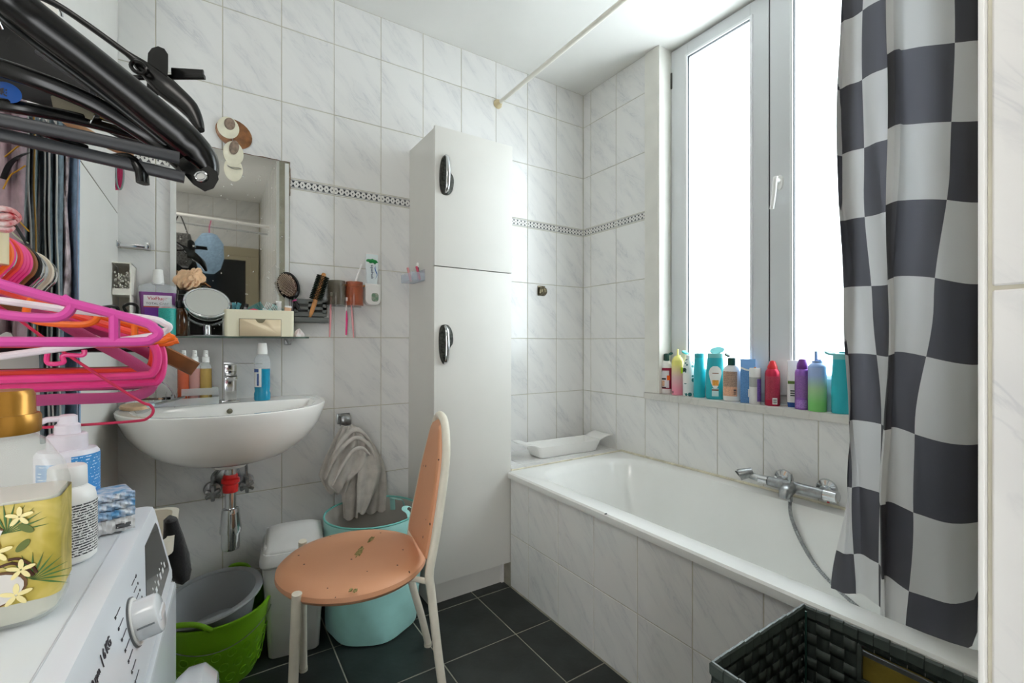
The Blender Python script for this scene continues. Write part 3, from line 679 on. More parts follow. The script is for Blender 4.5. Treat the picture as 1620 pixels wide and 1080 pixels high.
def barcode(parent, r, z0, z1, a0, a1, sx=1, sy=1, prof=None):
    q = part('barcode', patch(r, z0, z1, a0, a1, sx, sy, 6, 0.0009), mat('label_white', '#eeeeea', 0.5), parent)
    bs = []
    k = 5
    for i in range(k):
        zz0 = z0+(z1-z0)*(0.12+0.78*i/k); bs.append(patch(r, zz0, zz0+(z1-z0)*0.78/k*(0.35+0.3*(i % 2)), a0+(a1-a0)*.15, a1-(a1-a0)*.15, sx, sy, 4, 0.0013, nz=1))
    part('bars', merge(*bs), mat('ink_black', '#26262a', 0.6), q)
    return q
def flipcap(parent, m, z, r, side, ang=0.25, lift=0.012, ln=0.02, label=None):
    """open flip lid hinged at the cap and sticking out sideways (side -1 left, +1 right)"""
    f = part('flip_lid', xf(lathe([(0.001, 0.004), (ln*0.75, 0.004), (ln, 0.0), (ln*0.9, -0.003), (0.001, -0.002)], 18, 1, 0.75), TR(side*(r+ln*0.55), 0.004, z+lift, 0.5, -side*ang, 0)), m, parent, label)
    return f

# ================================================================== BOTTLES ON THE SILL
SX_ = 1.908
def sill(u, y_off=0.0, x=SX_):
    r = ray(u, 542); k = x/r.x; return Vector((x, r.y*k, SZ))
def wpx(px, p): return px*dep(p)/FOC
def hv(v, p): return HC-(v-CY)*dep(p)/FOC - SZ
GS = 'toiletry bottles on the window sill'
def sbt(name, label, u, cat='bottle', x=SX_, dz=0):
    p = sill(u, x=x); return thing(name, label, cat, p, facing(p)+dz, GS), p
# 1 white bottle with dark red label and green cap
t, p = sbt('lotion_bottle', 'white bottle with dark red label, orange price sticker and dark green cap', 1054.5)
H = hv(570, p); R = wpx(16, p)/2
prof = [(R*.8, 0), (R*.97, .003), (R, .012), (R, H*.80), (R*.9, H*.92), (R*.55, H)]
part('body', lathe(prof, 28, 1, .75), M_WHITE, t); pf = pfun(prof)
part('label', patch(R, .025, H*.78, -1.25, 1.25, 1, .75), mat('dark_red_label', '#9c2445', 0.45), t)
q = part('label', patch(R, .03, H*.70, -1.1, .5, 1, .75, off=.0011), mat('pale_label', '#e4e2e6', 0.5), t)
part('print', merge(patch(R, .07, .078, -1.1, -.1, 1, .75, off=.0015), patch(R, .03, .035, -1.1, -.1, 1, .75, off=.0015), patch(R, H*.66, H*.74, -1.25, -.9, 1, .75, off=.0015)), MC['ink_black'] if 'ink_black' in MC else mat('ink_black', '#26262a', 0.6), q)
part('fruit_print', patch(R, .037, .066, -1.1, -.35, 1, .75, off=.0014), mat('peach_print', '#e3b79a', 0.5, var=.3, vscale=200), q)
part('price_sticker', patch(R, .068, .092, .05, .65, 1, .75, off=.0018, nz=1), mat('orange_sticker', '#ff6a1f', 0.4), t, 'orange price sticker')
part('cap', lathe([(R*.5, H-.002), (R*.52, H+.0), (R*.5, hv(560, p)), (R*.3, hv(559, p))], 20), mat('dark_green_cap', '#14473c', 0.35), t)
flipcap(t, MC['dark_green_cap'], hv(560, p), R*.5, 1, .35, .002, .012)
# 2 yellow to pink can
t, p = sbt('mousse_can', 'yellow to pink graded can with yellow nozzle and a lime sticker', 1072)
H = hv(567, p); R = wpx(18, p)/2
prof = [(R*.9, 0), (R, .003), (R, H*.9), (R*.93, H*.95)]
part('body', lathe(prof, 28), grad_mat('yellow_pink_grad', .02, H*.85, '#e890a4', '#e3dc7c', .35, 0, '#d8b2b4'), t)
part('cap', lathe([(R*.95, H*.95), (R*.75, H+.004), (R*.5, H+.010), (R*.42, H+.013)], 24), mat('butter_cap', '#e9e07e', .4), t)
part('nozzle', merge(tube([(0, 0, H+.008), (.001, 0, hv(552, p))], [.0055, .004], 10), tube([(0, 0, H+.012), (.012, -.006, H+.014)], .004, 8)), mat('nozzle_yellow', '#f3e88e', .4), t)
part('sticker', patch(R, H*.60, H*.76, .55, 1.15, nz=2), mat('lime_sticker', '#c3e02a', .4), t, 'lime green sticker')
part('print', patch(R, .008, .02, -1.0, -.75), MC['ink_black'], t)
# 3 white bottle with teal leaves
t, p = sbt('leaf_bottle', 'white bottle printed with dark teal leaves, open turquoise lid', 1089.5, x=1.915)
H = hv(568, p); R = wpx(17.5, p)/2
prof = [(R*.95, 0), (R, .004), (R, H*.75), (R*.85, H*.9), (R*.5, H)]
M_LEAF = mat('teal_leaf_print', '#e6ebe9', .45)
def _leaf():
    m = M_LEAF; L = m.node_tree.links; b = m.node_tree.nodes['Principled BSDF']; co_, s = objco(m)
    n = nn(m, 'ShaderNodeTexVoronoi'); n.inputs['Scale'].default_value = 42; L.new(co_, n.inputs['Vector'])
    n2 = nn(m, 'ShaderNodeTexNoise'); n2.inputs['Scale'].default_value = 35; L.new(co_, n2.inputs['Vector'])
    f = mth(m, 'MULTIPLY', mth(m, 'LESS_THAN', n.outputs['Distance'], .42), mth(m, 'GREATER_THAN', n2.outputs['Fac'], .47))
    L.new(mixc(m, f, hexc('#e6ebe9'), hexc('#1f6b6a')), b.inputs['Base Color'])
_leaf()
part('body', lathe(prof, 28, 1, .8), M_LEAF, t)
part('label', patch(R, H*.35, H*.62, -1.2, .2, 1, .8), mat('label_white', '#eeeeea', .5), t)
part('brand_patch', patch(R, H*.66, H*.76, -1.3, -.5, 1, .8), mat('ink_green', '#17302f', .5), t)
part('cap', lathe([(R*.5, H), (R*.5, hv(562, p)), (R*.4, hv(561, p))], 20), M_WHITE, t)
flipcap(t, mat('turquoise_cap', '#3fb9bd', .35), hv(560, p), R*.25, -1, .35, .008, .017)
# shampoo shape
def shampoo(t, p, vtop, vbase_w, capm, bodym, ovy=.62, flip=None, H=None):
    H = hv(vtop, p); R = wpx(vbase_w, p)/2
    hc = H-.022
    prof = [(R*.9, 0), (R, .004), (R*1.0, H*.35), (R*.97, H*.6), (R*.84, hc+.001)]
    part('body', lathe(prof, 32, 1, ovy), bodym, t)
    part('cap', lathe([(R*.84, hc), (R*.84, H-.004), (R*.80, H-.001), (R*.3, H)], 32, 1, ovy), capm, t)
    return H, R
M_TEAL = mat('teal_shampoo', '#22aebb', .3, coat=.2); M_TEALC = mat('teal_cap', '#74bfc0', .35)
t, p = sbt('shampoo_bottle', 'plain teal shampoo bottle with slim shoulders, third from window edge in turquoise group', 1106.5)
t['label'] = 'plain slim teal shampoo bottle beside the leaf-printed white bottle'
H, R = shampoo(t, p, 558.5, 17.5, mat('teal_cap_dark', '#2c9ba6', .35), M_TEAL, .8)
t, p = sbt('shampoo_bottle', 'wide teal shampoo bottle with drop-shaped white label and orange fruit', 1131.5)
H, R = shampoo(t, p, 558.5, 27.5, M_TEALC, M_TEAL, .55)
def drop(u, v):   # drop shaped label on the front
    a = (u-.5)*2; z = H*.22+(H*.50)*v
    wv = .95*(1-abs(v-.68)/.68)**.55 if v < .68 else .95*(1-((v-.68)/.34)**2)**.5
    an = a*wv*.75 - pi/2
    return ((R+.001)*cos(an), (R*.55+.001)*sin(an), z)
part('label', grid(drop, 8, 12), mat('label_white', '#eeeeea', .5), t, 'drop-shaped white label')
part('fruit_print', patch(R, H*.30, H*.42, -.3, .35, 1, .55, off=.0016), mat('orange_fruit', '#eca545', .45, var=.25, vscale=200), t)
part('label_foot', patch(R, H*.07, H*.24, -.35, .35, 1, .55, off=.0012), mat('pale_teal_label', '#bfe0e2', .5), t)
part('print', merge(patch(R, H*.19, H*.22, -.35, .35, 1, .55, off=.0016), patch(R, H*.56, H*.575, -.3, .35, 1, .55, off=.0016)), mat('brown_ink', '#8a5a3c', .5), t)
part('flip_lid', xf(lathe([(.001, .004), (R*.75, .004), (R*.8, 0), (R*.7, -.003), (.001, -.002)], 24, 1, .6), TR(.008, .012, H+.012, .9, -.15, 0)), M_TEALC, t)
# 6 white bottle with beige back label
t, p = sbt('lotion_bottle', 'white bottle with beige small-print label and open dark green lid', 1157.5)
H = hv(577, p); R = wpx(25, p)/2
prof = [(R*.85, 0), (R*.98, .004), (R, .012), (R, H*.82), (R*.85, H*.93), (R*.45, H)]
part('body', lathe(prof, 32, 1, .62), M_WHITE, t)
q = part('label', patch(R, H*.14, H*.82, -1.3, .65, 1, .62), lines_mat('beige_print', '#c7a58c', '#6d5850', 260, .45), t)
part('label_foot', patch(R, H*.14, H*.40, -1.3, .65, 1, .62, off=.001), mat('peach_label', '#e6b08f', .5, var=.15, vscale=150), t)
barcode(t, R, H*.17, H*.38, .15, .6, 1, .62)
part('cap', lathe([(R*.45, H-.001), (R*.47, H+.001), (R*.47, hv(566, p)), (R*.3, hv(565.5, p))], 20), MC['dark_green_cap'], t)
flipcap(t, MC['dark_green_cap'], hv(563, p), R*.3, -1, .5, .004, .013)
# 7 blue carton
t, p = sbt('blue_carton', 'light blue cardboard carton with white swoosh and barcode', 1183, 'box')
H = hv(568, p); W = wpx(21, p)
part('carton', box(-W/2, W/2, -.017, .017, 0, H, .001, 1), lines_mat('blue_print', '#5f93c9', '#3f6da6', 230, .52), t, sm=False)
part('top_band', box(-W/2-.0003, W/2+.0003, -.0173, .0173, H*.76, H+.0003), mat('sky_blue_print', '#78a8dd', .45), t, sm=False)
part('swoosh', sweep(newbm(), smooth_path([(-W/2, -.0176, H*.81), (-.004, -.0176, H*.76), (W/2, -.0176, H*.73)]), .0004, .004, 6), M_WHITE, t)
part('barcode', box(-.002+W*.05, W*.42, -.0178, -.017, H*.14, H*.32), MC['label_white'], t, sm=False)
part('bars', merge(*[box(W*.09, W*.38, -.0181, -.0175, H*(.155+.032*i), H*(.17+.032*i)) for i in range(5)]), MC['ink_black'], t, sm=False)
# 8 small white bottle with purple label
t, p = sbt('small_white_bottle', 'small white bottle with grey band, purple side label and orange tip', 1194.5, x=1.893)
H = hv(582, p); R = wpx(16.5, p)/2
part('body', lathe([(R*.95, 0), (R, .002), (R, H*.74)], 24), mat('white_milky', '#e2e0de', .35), t)
part('clear_band', lathe([(R*1.002, H*.48), (R*1.002, H*.76)], 24, caps=(False, False)), mat('grey_band', '#a9aaa8', .3), t)
part('cap', lathe([(R*1.01, H*.75), (R*1.02, H*.95), (R*.95, H)], 24), M_WHITE, t)
part('label', patch(R, H*.08, H*.70, .35, 1.5), mat('purple_label', '#7a5fb5', .45, var=.3, vscale=300), t)
part('tip', lathe([(.004, H-.001), (.004, H+.003), (.002, H+.004)], 12), mat('orange_tip', '#e08a35', .4), t)
# 9 red spray can
t, p = sbt('spray_can', 'metallic red spray can with rounded red cap and barcode', 1222)
H = hv(583, p); R = wpx(21.5, p)/2
prof = [(R*.95, 0), (R, .003), (R, H*.86), (R*.93, H*.93), (R*.72, H*.99)]
part('can', lathe(prof, 32), mat('metallic_red', '#b92a45', .28, metal=.55), t)
part('cap', lathe([(R*.68, H*.97), (R*.68, H+.006), (R*.6, H+.013), (R*.35, hv(571, p)), (.001, hv(570, p))], 24), mat('cap_red', '#c8232a', .3), t)
part('print', patch(R, H*.16, H*.80, -1.0, 1.0), lines_mat('red_print', '#b23a52', '#8b2338', 330, .5, .3), t)
barcode(t, R, H*.05, H*.22, .0, .65)
# 10 white tube with green and blue
t, p = sbt('standing_tube', 'white tube with green top mark and dark blue foot behind purple can', 1258, 'tube', x=1.930)
H = hv(570, p); R = wpx(22, p)/2
part('body', loft(newbm(), [rrect(0, 0, R*.9, .014, .012, 0), rrect(0, 0, R, .014, .012, .018), rrect(0, 0, R, .010, .009, H*.6), rrect(0, 0, R*1.02, .002, .0015, H)]), M_WHITE, t)
part('blue_foot', loft(newbm(), [rrect(0, 0, R*.905, .0145, .012, 0.0), rrect(0, 0, R*1.008, .0145, .012, .019)]), mat('navy_blue', '#1f4c94', .4), t)
part('green_mark', merge(box(-R*.9, R*.5, -.0135, -.008, H*.50, H*.56), box(-R*.1, R*.6, -.013, -.008, H*.38, H*.49)), mat('olive_green', '#5f7d33', .5), t)
part('print', merge(*[box(-R*.6, R*.3, -.0150, -.012, H*(.24+.05*i), H*(.262+.05*i)) for i in range(3)]), MC['ink_green'], t)
# 11 purple deodorant
t, p = sbt('spray_can', 'metallic purple deodorant can with domed purple cap', 1269.5, x=1.895)
H = hv(584, p); R = wpx(21, p)/2
part('can', lathe([(R*.95, 0), (R, .003), (R, H*.92), (R*.9, H*.98), (R*.8, H)], 32), mat('metallic_purple', '#8f5fb0', .28, metal=.5), t)
part('cap', lathe([(R*.76, H), (R*.76, H+.012), (R*.7, H+.022), (R*.45, hv(568, p)), (.001, hv(567, p))], 28), mat('cap_purple', '#6d2c86', .3), t)
part('print', patch(R, H*.30, H*.85, -1.0, 1.0), lines_mat('purple_print', '#9266a8', '#754b8c', 330, .5, .3), t)
part('label_foot', patch(R, H*.04, H*.24, -1.1, .6), lines_mat('lilac_print', '#b083cf', '#6d4191', 300, .5, .3), t)
barcode(t, R, H*.04, H*.24, .75, 1.15)
# 12 blue to green mousse
t, p = sbt('mousse_can', 'pale blue to green graded mousse can with upright nozzle', 1293, x=1.888)
H = hv(579, p); R = wpx(25.5, p)/2
part('body', lathe([(R*.93, 0), (R, .003), (R, H*.97)], 32), grad_mat('blue_green_grad', .03, H*.8, '#82cf74', '#9fb4dd', .35, 0, '#a9cd9a'), t)
part('cap', lathe([(R*1.0, H*.97), (R*.97, H), (R*.7, H+.010), (R*.58, H+.012), (R*.58, H+.020), (R*.3, H+.0205)], 32), mat('pale_blue_cap', '#8fa9d8', .4), t)
part('nozzle', merge(tube([(-.004, 0, H+.018), (-.004, 0, hv(555, p))], [.0055, .0045], 10), tube([(.0, 0, H+.023), (.012, -.004, H+.023)], .003, 8)), MC['pale_blue_cap'], t)
# 13 teal at the curtain
t, p = sbt('shampoo_bottle', 'tall teal shampoo bottle with open lid, half hidden by the curtain', 1330, x=1.892)
H, R = shampoo(t, p, 559, 25, M_TEALC, M_TEAL, .7)
flipcap(t, M_TEALC, H-.004, R*.75, -1, .22, .006, .019)
t, p = sbt('shampoo_bottle', 'teal bottle behind the open-lidded one beside the curtain', 1337, x=1.925)
H, R = shampoo(t, p, 556, 20, mat('teal_cap_dark', '#2c9ba6', .35), M_TEAL, .7)
# clear empty bottle seen between the green can and the curtain
t, p = sbt('clear_bottle', 'low pale blue see-through container beside the curtain', 1314, x=1.928)
H = hv(600, p); R = wpx(19, p)/2
part('body', lathe([(R*.95, 0), (R, .004), (R, H*.95), (R*1.05, H)], 24, 1, .7), clear('pale_blue_clear', '#bcdde6', .55), t)

# ================================================================== THINGS ON THE GLASS SHELF
def shp(u, y): r = ray(u, 542); k = y/r.y; return Vector((r.x*k, y, SHZ))
def sH(v, p): return HC-(v-CY)*dep(p)/FOC - SHZ
def sht(name, label, cat, u, y, dz=0):
    p = shp(u, y); return thing(name, label, cat, p, facing(p)*.7+dz), p
# purple mouthwash
t, p = sht('mouthwash_bottle', 'purple mouthwash bottle with white cap on the glass shelf', 'bottle', 250, 2.02)
hw = wpx(49, p)/2; H = sH(452, p)
part('liquid', loft(newbm(), [rrect(0, 0, hw*.72, .021, .01, .001), rrect(0, 0, hw*.76, .022, .01, .006), rrect(0, 0, hw*.86, .022, .01, H*.45), rrect(0, 0, hw*.96, .022, .01, sH(463, p))]), mat('purple_liquid', '#8d4f97', .15, trans=.25), t)
part('bottle_neck', loft(newbm(), [rrect(0, 0, hw*.965, .022, .01, sH(463, p)), rrect(0, 0, hw, .022, .01, H-.004), rrect(0, 0, hw*.9, .02, .01, H), rrect(0, 0, hw*.45, .014, .012, H+.008), rrect(0, 0, .011, .011, .01, H+.014)], False, False), M_CLEAR, t)
part('cap', lathe([(.0165, H+.004), (.0170, H+.008), (.0140, sH(427, p)), (.012, sH(426.5, p))], 24), M_WHITE, t)
lb = part('label', box(-hw*.72, hw*.72, -.0235, -.0222, sH(485, p), sH(468, p)), mat('label_pale', '#e7e2e6', .4), t, sm=False)
part('label', box(-hw*.66, hw*.70, -.0235, -.0222, sH(501, p), sH(486, p)), mat('label_violet', '#71309a', .4), t, sm=False)
part('label_stripe', box(-hw*.70, hw*.70, -.0238, -.0225, sH(487, p), sH(485.5, p)), mat('label_orange', '#d9562f', .4), t, sm=False)
part('label', box(-hw*.62, hw*.66, -.0235, -.0222, sH(522, p), sH(502, p)), mat('label_lilac', '#a989b8', .4), t, sm=False)
text('lettering', 'VioFluor', .0155, mat('ink_red', '#b2273f', .5), lb, (-hw*.02, -.0237, sH(473, p)), (pi/2, 0, 0), bold=.0002)
text('lettering', 'TOTAL CARE', .0105, mat('ink_grey', '#3d3b42', .5), lb, (-hw*.02, -.0237, sH(481, p)), (pi/2, 0, 0))
part('print', merge(*[box(hw*.0, hw*.55, -.0238, -.0232, sH(489+2.6*i, p)-.0006, sH(489+2.6*i, p)+.0008) for i in range(4)]), MC['label_lilac'], t, sm=False)
part('bars', merge(*[box(hw*(.38+.06*i), hw*(.405+.06*i), -.0238, -.0232, sH(514, p), sH(504, p)) for i in range(5)]), MC['ink_grey'], t, sm=False)
# teal spray bottle
t, p = sht('spray_bottle', 'small bottle with turquoise label and clear top', 'bottle', 265, 1.965)
R = wpx(22.5, p)/2
part('body', lathe([(R*.95, 0), (R, .003), (R, sH(487, p)), (R*.9, sH(484, p)), (R*.5, sH(480, p))], 24), M_CLEAR, t)
part('label', patch(R, .003, sH(488, p), -1.5, 1.5), lines_mat('turquoise_print', '#2fa79c', '#1c7d77', 260, .55), t)
part('cap', lathe([(R*.48, sH(480, p)), (R*.5, sH(472, p)), (R*.3, sH(471, p))], 20), M_CLEAR, t)
# brown dropper
t, p = sht('amber_bottle', 'amber glass bottle with black ribbed cap', 'bottle', 285.5, 1.975)
R = wpx(19, p)/2
part('body', lathe([(R*.9, 0), (R, .003), (R, sH(494, p)), (R*.85, sH(489, p)), (R*.5, sH(486.5, p))], 24), mat('amber_glass', '#4e2c10', .08, trans=.35, coat=.5), t)
part('cap', lathe([(R*.62, sH(486.5, p)), (R*.64, sH(486, p)), (R*.62, sH(476, p)), (R*.5, sH(475, p))], 20), M_BLACK, t)
# small clear jar
t, p = sht('glass_jar', 'small clear glass jar at the left end of the shelf', 'jar', 222, 1.99)
part('jar', cups([(.021, 0), (.026, .004), (.026, .03), (.023, .034)]), M_CLEAR, t)
part('lid', lathe([(.025, .034), (.026, .036), (.026, .043), (.022, .046)], 20), M_CLEAR, t)
# small chrome clip beside the jar  / round make-up mirror
t, p = sht('makeup_mirror', 'round tilted make-up mirror on a short chrome foot', 'mirror', 328, 1.985)
part('base', lathe([(.044, 0), (.044, .004), (.03, .006), (.001, .006)], 28, 1, .7), M_CLEAR, t)
part('stem', lathe([(.012, .006), (.012, .034), (.010, .040)], 20), M_CHROME, t)
cz = sH(479, p)
part('yoke', tube([( .078*cos(a), 0, cz-.004+.075*sin(a)) for a in [pi+pi*i/20 for i in range(21)]], .0035, 8), M_CLEAR, t)
Mx = TR(0, -.004, cz, pi/2-.68, .15, 0)
part('mirror_disc', xf(lathe([(.064, .0022), (.064, .003)], 40), Mx), mat('small_mirror', '#dfe0dc', .06, metal=1), t)
part('rim', xf(merge(tube([(.0675*cos(a), .0675*sin(a), 0.002) for a in [2*pi*i/40 for i in range(40)]], .0045, 8, True), lathe([(.066, -.003), (.066, .002)], 40)), Mx), M_CHROME, t)
for s in (-1, 1): part('pivot', tube([(s*.066, 0, cz), (s*.082, 0, cz)], .005, 10), M_CHROMED, t)
# rose
p = PY(301, 441, 2.035)
t = thing('fabric_rose', 'cream fabric rose hanging at the left of the mirror', 'flower', p, 0)
rb = []
for k in range(26):
    g = k*2.399; rr = .004+.030*sqrt(k/26); sz = .010+.010*k/26
    nb = lathe([(.001, 0), (sz*.7, .001), (sz, .006), (sz*.92, .010), (sz*.5, .0085)], 8)
    rb.append(xf(nb, TR(rr*cos(g), -.018+.012*k/26, rr*sin(g)*.95, pi/2+rr*sin(g)*18, rr*cos(g)*18, g)))
part('petals', merge(*rb), mat('rose_cream', '#ecc59d', .8, sheen=.3, var=.12, vscale=60), t)
part('stem', tube(smooth_path([(.0, .005, 0), (.035, -.006, -.008), (.062, -.004, -.026)]), .0022, 6), mat('rose_stem', '#a36a3a', .7), t)
part('rose_leaf', lathe([(.001, .001), (.012, 0), (.001, -.001)], 12, 1, .6), M_WHITE, t, loc=(.046, -.01, -.024))
# organizer with drawer and contents
t, p = sht('organizer_box', 'cream plastic organizer box with a beige drawer', 'box', 411, 1.99)
W = wpx(95, p)/2; H = sH(491.5, p)
bm = newbm(); D = .05
loft(bm, [rrect(0, 0, W*.985, D, .012, 0), rrect(0, 0, W, D, .012, .004), rrect(0, 0, W, D, .012, H-.001), rrect(0, 0, W-.001, D-.001, .012, H), rrect(0, 0, W-.003, D-.003, .010, H-.001), rrect(0, 0, W-.003, D-.003, .010, .045)])
part('case', bm, M_CREAM, t)
dx0, dx1 = -W*.58, W*.60; dz = sH(506, p)
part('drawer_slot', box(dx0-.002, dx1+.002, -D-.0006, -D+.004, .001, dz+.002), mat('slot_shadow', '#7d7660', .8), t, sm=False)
dr = newbm(); nd = 24
fr = [dr.verts.new((dx0, -D-.004, .002)), dr.verts.new((dx1, -D-.004, .002))]
top = []
for i in range(nd+1):
    x = dx1+(dx0-dx1)*i/nd; c = (dx0+dx1)/2; q_ = abs(x-c)/.0165
    top.append(dr.verts.new((x, -D-.004, dz-(.0135*(1-q_**3) if q_ < 1 else 0))))
dr.faces.new(fr+top)
part('drawer', dr, M_BEIGE, t, solid=.003)
random.seed(3)
def shc(name, label, cat, dx, dy, dz_, rot, group=None): return thing(name, label, cat, (p.x+dx, p.y+dy, p.z+dz_+.009), rot=rot, group=group)
def comb(t_, m, n, ln, tl_, step):
    part('comb_back', xf(box(-ln/2, ln/2, -.0015, .0015, 0, .007, .001), TR()), m, t_)
    part('teeth', merge(*[box(-ln/2+.003+step*i, -ln/2+.0048+step*i, -.001, .001, .006, tl_) for i in range(n)]), m, t_)
t1 = shc('comb', 'teal wide-toothed comb standing in the organizer', 'comb', -.005, .0, H-.018, (0, -.55, .1)); comb(t1, mat('teal_comb', '#2a9c9c', .35), 12, .062, .035, .0049)
t2 = shc('comb', 'white wide-toothed comb leaning in the organizer', 'comb', .035, -.012, H-.016, (0, .38, -.1)); comb(t2, mat('white_comb', '#d9e5e3', .35), 11, .06, .034, .0052)
t3 = shc('comb', 'light turquoise comb behind the white comb in organizer', 'comb', .052, .012, H-.017, (0, .5, .05)); comb(t3, mat('mint_comb', '#6fc1bb', .35), 9, .05, .03, .0052)
o1 = one('pink_puff', lathe([(.001, 0), (.014, .003), (.018, .010), (.015, .018), (.001, .022)], 18), mat('hot_pink_puff', '#e83a6a', .7), 'hot pink round puff peeking out of the organizer', 'sponge', (p.x-.022, p.y-.025, p.z+H-.016))
t4 = shc('lipstick', 'small silver lipstick tube in the organizer', 'lipstick', -.052, -.02, H-.02, (0.1, .25, 0)); part('case', lathe([(.006, 0), (.006, .022)], 14), M_CHROMED, t4); part('cap', lathe([(.0065, .022), (.0065, .034), (.005, .035)], 14), M_BLACK, t4)
t5 = shc('hair_clip', 'bunch of teal hair clips at the left of organizer', 'clip', -.08, .0, H-.018, (0, 0, 0))
part('clip', merge(*[xf(box(-.0035, .0035, -.002, .002, 0, .036, .001), TR(random.uniform(-.014, .016), random.uniform(-.012, .012), 0, random.uniform(-.2, .2), random.uniform(-.5, .5), 0)) for _ in range(6)]), mat('clip_teal', '#5aa6b4', .3, var=.5, vscale=60), t5)
t6 = shc('small_carton', 'small peach paper packet at the right of organizer', 'packet', .093, -.01, H-.02, (0, .1, .1)); part('packet', box(-.012, .012, -.005, .005, 0, .032, .001), mat('peach_paper', '#dfb391', .6), t6); part('flap', box(-.012, .012, -.0055, .0055, .026, .033, .001), M_WHITE, t6)
t7 = shc('cosmetic_tube', 'white cosmetic tube upright in the organizer near the mirror edge', 'tube', .070, .015, H-.02, (0, -.08, .0)); part('tube_body', lathe([(.008, 0), (.008, .03), (.0095, .048)], 14, 1, .8), M_WHITE, t7); part('crimp', box(-.010, .010, -.001, .001, .046, .052), M_WHITE, t7)
# soap bag
t, p = sht('soap_packet', 'crumpled pink and white packet at shelf right end', 'packet', 471, 2.0)
def crump(u, v):
    a = 2*pi*u; r = (1-v)**.7; n_ = .85+.22*sin(a*3+v*5)+.12*sin(a*7+2)
    return (.024*r*cos(a)*n_+.006*v, .015*r*sin(a)*n_, .034*v**.9)
part('packet', grid(crump, 24, 10), mat('pink_white_foil', '#e9d2d2', .35, col2='#ece9e6', vscale=45), t)

# ================================================================== HAIR TOOLS, BRUSHES, DISPENSERS ON THE WALL
YW = YB
p = PY(487, 493, YB)
hb = thing('brush_holder', 'dark grey wall-mounted plastic holder with slots', 'holder', (p.x, YB, p.z))
sc_ = dep(p)/FOC
W = 24*sc_; Hh = 18*sc_
M_HOLD = mat('charcoal_plastic', '#626562', .4)
part('back_plate', box(-W, W, -.003, -.0005, -Hh, Hh+.004, .001), M_HOLD, hb)
part('front_grid', merge(box(-W, W, -.055, -.052, Hh*.62, Hh), box(-W, W, -.055, -.052, Hh*.12, Hh*.35), box(-W, W, -.055, -.052, -Hh*.45, -Hh*.12), box(-W, -W*.72, -.055, -.052, -Hh*.2, Hh*.8), box(-W*.12, W*.18, -.055, -.052, -Hh*.2, Hh*.8), box(W*.75, W, -.055, -.052, -Hh*.2, Hh*.8)), M_HOLD, hb, sm=False)
part('side', box(-W, -W+.003, -.055, -.003, -Hh*.45, Hh), M_HOLD, hb, sm=False); part('side', box(W-.003, W, -.055, -.003, -Hh*.45, Hh), M_HOLD, hb, sm=False)
part('front_lip', box(-W*.95, W*1.1, -.066, -.062, -Hh, -Hh*.55, .001), M_HOLD, hb); part('bottom', box(-W*.95, W*1.05, -.066, -.002, -Hh, -Hh+.003), M_HOLD, hb, sm=False)
# paddle brush
pb = PY(455, 451, 2.035)
t = thing('paddle_brush', 'black oval paddle hairbrush with brown cushion, leaning in the holder', 'brush', (pb.x, pb.y, pb.z), rot=(0.0, radians(-22), radians(-25)))
part('brush_back', xf(lathe([(.001, .0), (.040, .0), (.045, .004), (.044, .009), (.036, .013), (.001, .014)], 36, .88, 1.28), TR(0, 0.012, 0, pi/2, 0, 0) @ Matrix.Scale(-1, 4, (0, 0, 1))), M_BLACK, t)
part('cushion', xf(lathe([(.001, .007), (.024, .006), (.034, .003), (.037, 0)], 32, .88, 1.28), TR(0, 0, 0, pi/2, 0, 0)), mat('brown_cushion', '#4c2e1e', .55), t)
pins = []
for i in range(-6, 7):
    for j in range(-8, 9):
        x, z = i*.0052+(j % 2)*.0026, j*.0052
        if (x/.030)**2+(z/.043)**2 < 1: pins.append(tube([(x, -.004, z), (x*1.12, -.016, z*1.1)], [.0008, .0015], 4))
part('pins', merge(*pins), mat('pin_pale', '#e0cfba', .4), t)
part('handle', sweep(newbm(), smooth_path([(0.0, .008, -.052), (.0, .008, -.075), (.0, .008, -.105)]), [.010, .008, .0075, .0075, .0075, .0075, .008, .008, .009, .009, .009, .008, .007], None, 10), M_BLACK, t)
part('band', tube([(0, .008, -.064), (0, .008, -.068)], .0098, 12), mat('pink_band', '#e8489a', .4), t, 'pink ring on the handle')
# round brush
pr_ = PY(505, 456, 2.030)
t = thing('round_brush', 'green-black round bristle brush with light wooden core in holder', 'brush', (pr_.x, pr_.y, pr_.z), rot=(0, radians(17), 0))
part('handle', lathe([(.006, -.125), (.009, -.11), (.010, -.06), (.0095, .058), (.007, .066), (.001, .068)], 14), mat('light_wood', '#c98d52', .5, var=.2, vscale=40), t)
br = []
for k in range(15):
    z = -.048+k*.007
    for a in range(14):
        an = 2*pi*a/14+k*.2; br.append(tube([(.009*cos(an), .009*sin(an), z), (.0255*cos(an), .0255*sin(an), z+.001)], [.0022, .0017], 4))
part('bristles', merge(*br), mat('bristle_green_black', '#12211a', .5), t)
